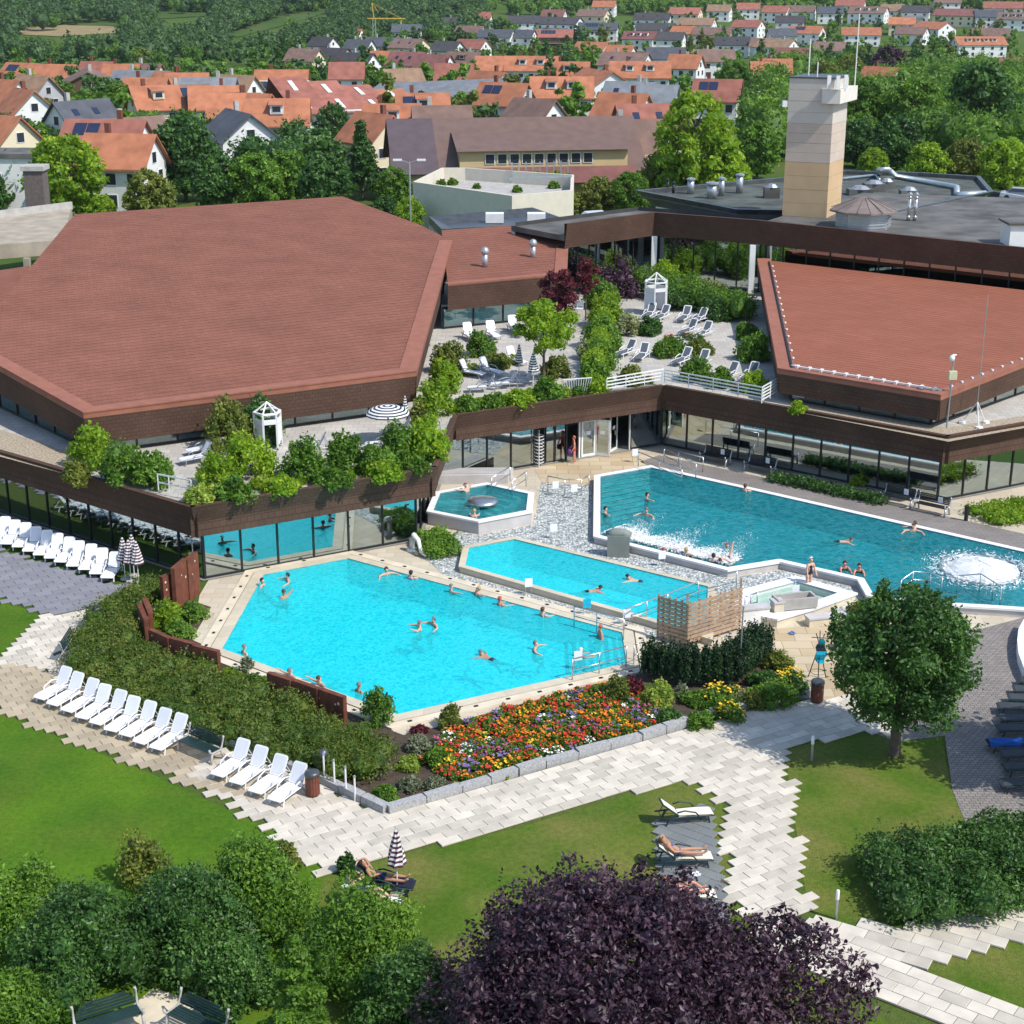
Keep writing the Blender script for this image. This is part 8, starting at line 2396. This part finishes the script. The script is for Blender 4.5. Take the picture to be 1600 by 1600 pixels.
stand('dark haired bather seated in the foam near the rim corner', 1114, 878, .36, 70, 'fair', 'dark', 'black', 'onepiece', DOWN)
person('bather lying in the foam with one leg kicked up', P(1141, 880, .30) + Vector((0, .3, 0)), hdg(40), 'fair', 'brown', 'black', 'trunks', (-.9, 0, .35), (.3, 0, 1), [((-.3, .95, .1), (-.25, .6, .2)), ((-.3, -.95, .1), (-.25, -.6, .2))], [((.5, .1, 1), (.35, .1, 1)), ((1, -.2, .1), (.9, -.1, -.3))])
stand('red faced bather with only the head above the foam', 1134, 860, .20, -60, 'red', 'red', 'black', 'trunks', DOWN)
p = P(897, 723, .03)
person('person in a pale pink suit walking past the entrance with a violet bag', p + Vector((0, 0, .86)), hdg(-170), 'red', 'red', 'red', 'onepiece', (.05, 0, 1), (1, 0, 0), DOWN, [((.12, .06, -1), (.0, 0, -1)), ((-.1, -.06, -1), (-.18, 0, -1))], s=1.0)
p = P(1263, 921, .10)
person('white capped person in a black swimsuit wading in the clear basin', p + Vector((0, 0, .86)), hdg(-60), 'fair', 'white', 'black', 'onepiece', (.1, 0, 1), (1, 0, 0), DOWN, None, s=1.0)
def lie(label, spot, skin, hair, suit, kind, arms, legs=None, lift=.5):
    c, h = spot
    a = R(38); off = Vector((math.cos(h), math.sin(h), 0))
    p = c + off * .16 + Vector((0, 0, lift))
    # local +x is towards the feet
    person(label, p, h + math.pi, skin, hair, suit, kind, (-math.cos(a), 0, math.sin(a)), (math.sin(a), 0, math.cos(a)), arms, legs or [((1, .08, .02), (1, .02, -.04)), ((1, -.08, .0), (1, -.02, -.03))])
lie('sunbather in a blue bikini lying on the cream lounger, arm over the face', BIK, 'tan', 'brown', 'blue', 'bikini', [((-.5, .7, .5), (-.3, -.9, .2)), ((.6, -.5, -.4), (.9, .1, 0))])
lie('sunbather on the third cream lounger half hidden by purple leaves', THIRD, 'red', 'brown', 'violet', 'bikini', [((.6, .5, -.4), (.9, -.1, 0)), ((.6, -.5, -.4), (.9, .1, 0))], [((.9, .1, .5), (.8, 0, -.6)), ((1, -.08, .0), (1, -.02, -.03))])
lie('sunbather in navy shorts on the dark lounger, one arm behind the head', SUN_A, 'tan', 'brown', 'navy', 'trunks', [((-.7, .5, .5), (-.5, -.8, .2)), ((.6, -.6, -.4), (.7, .6, .1))])
lie('sunbather in a dark suit on the white lounger behind the green bush', SUN_B, 'fair', 'grey', 'navy', 'onepiece', [((.5, .6, .2), (-.4, -.4, .6)), ((.6, -.5, -.4), (.9, .1, .2))], [((.9, .1, .45), (.8, 0, -.5)), ((.9, -.08, .4), (.8, -.02, -.5))])
v = thing('beach_bag', 'violet cloth bag held at the side by the entrance', 'bag', P(893, 723, .03) + Vector((-.12, -.1, .55)))
MB().lathe([(.10, 0), (.15, .08), (.14, .26), (.08, .32)], 8).build('sack', CLO['violet'], v, smooth=True)
MB().tube([(-.08, 0, .3), (0, 0, .5), (.08, 0, .3)], .012, 5).build('strap', CLO['violet'], v)
finish_people()
# ------------------------------------------------------------------ the air
HZ = MB().box((0, 1200, 45), (3600, 2700, 96)).build('haze', None)
HZ.data.materials.clear()
hm = bpy.data.materials.new('haze_air'); hm.use_nodes = True
hn = hm.node_tree
hn.nodes.remove(hn.nodes['Principled BSDF'])
pv = hn.nodes.new('ShaderNodeVolumePrincipled')
pv.inputs['Color'].default_value = (0.86, 0.93, 1.0, 1)
pv.inputs['Density'].default_value = 0.00005
pv.inputs['Anisotropy'].default_value = 0.2
hn.links.new(pv.outputs[0], hn.nodes['Material Output'].inputs['Volume'])
HZ.data.materials.append(hm)
tag(HZ, 'thin pale summer haze filling the valley air', 'haze', kind='stuff')
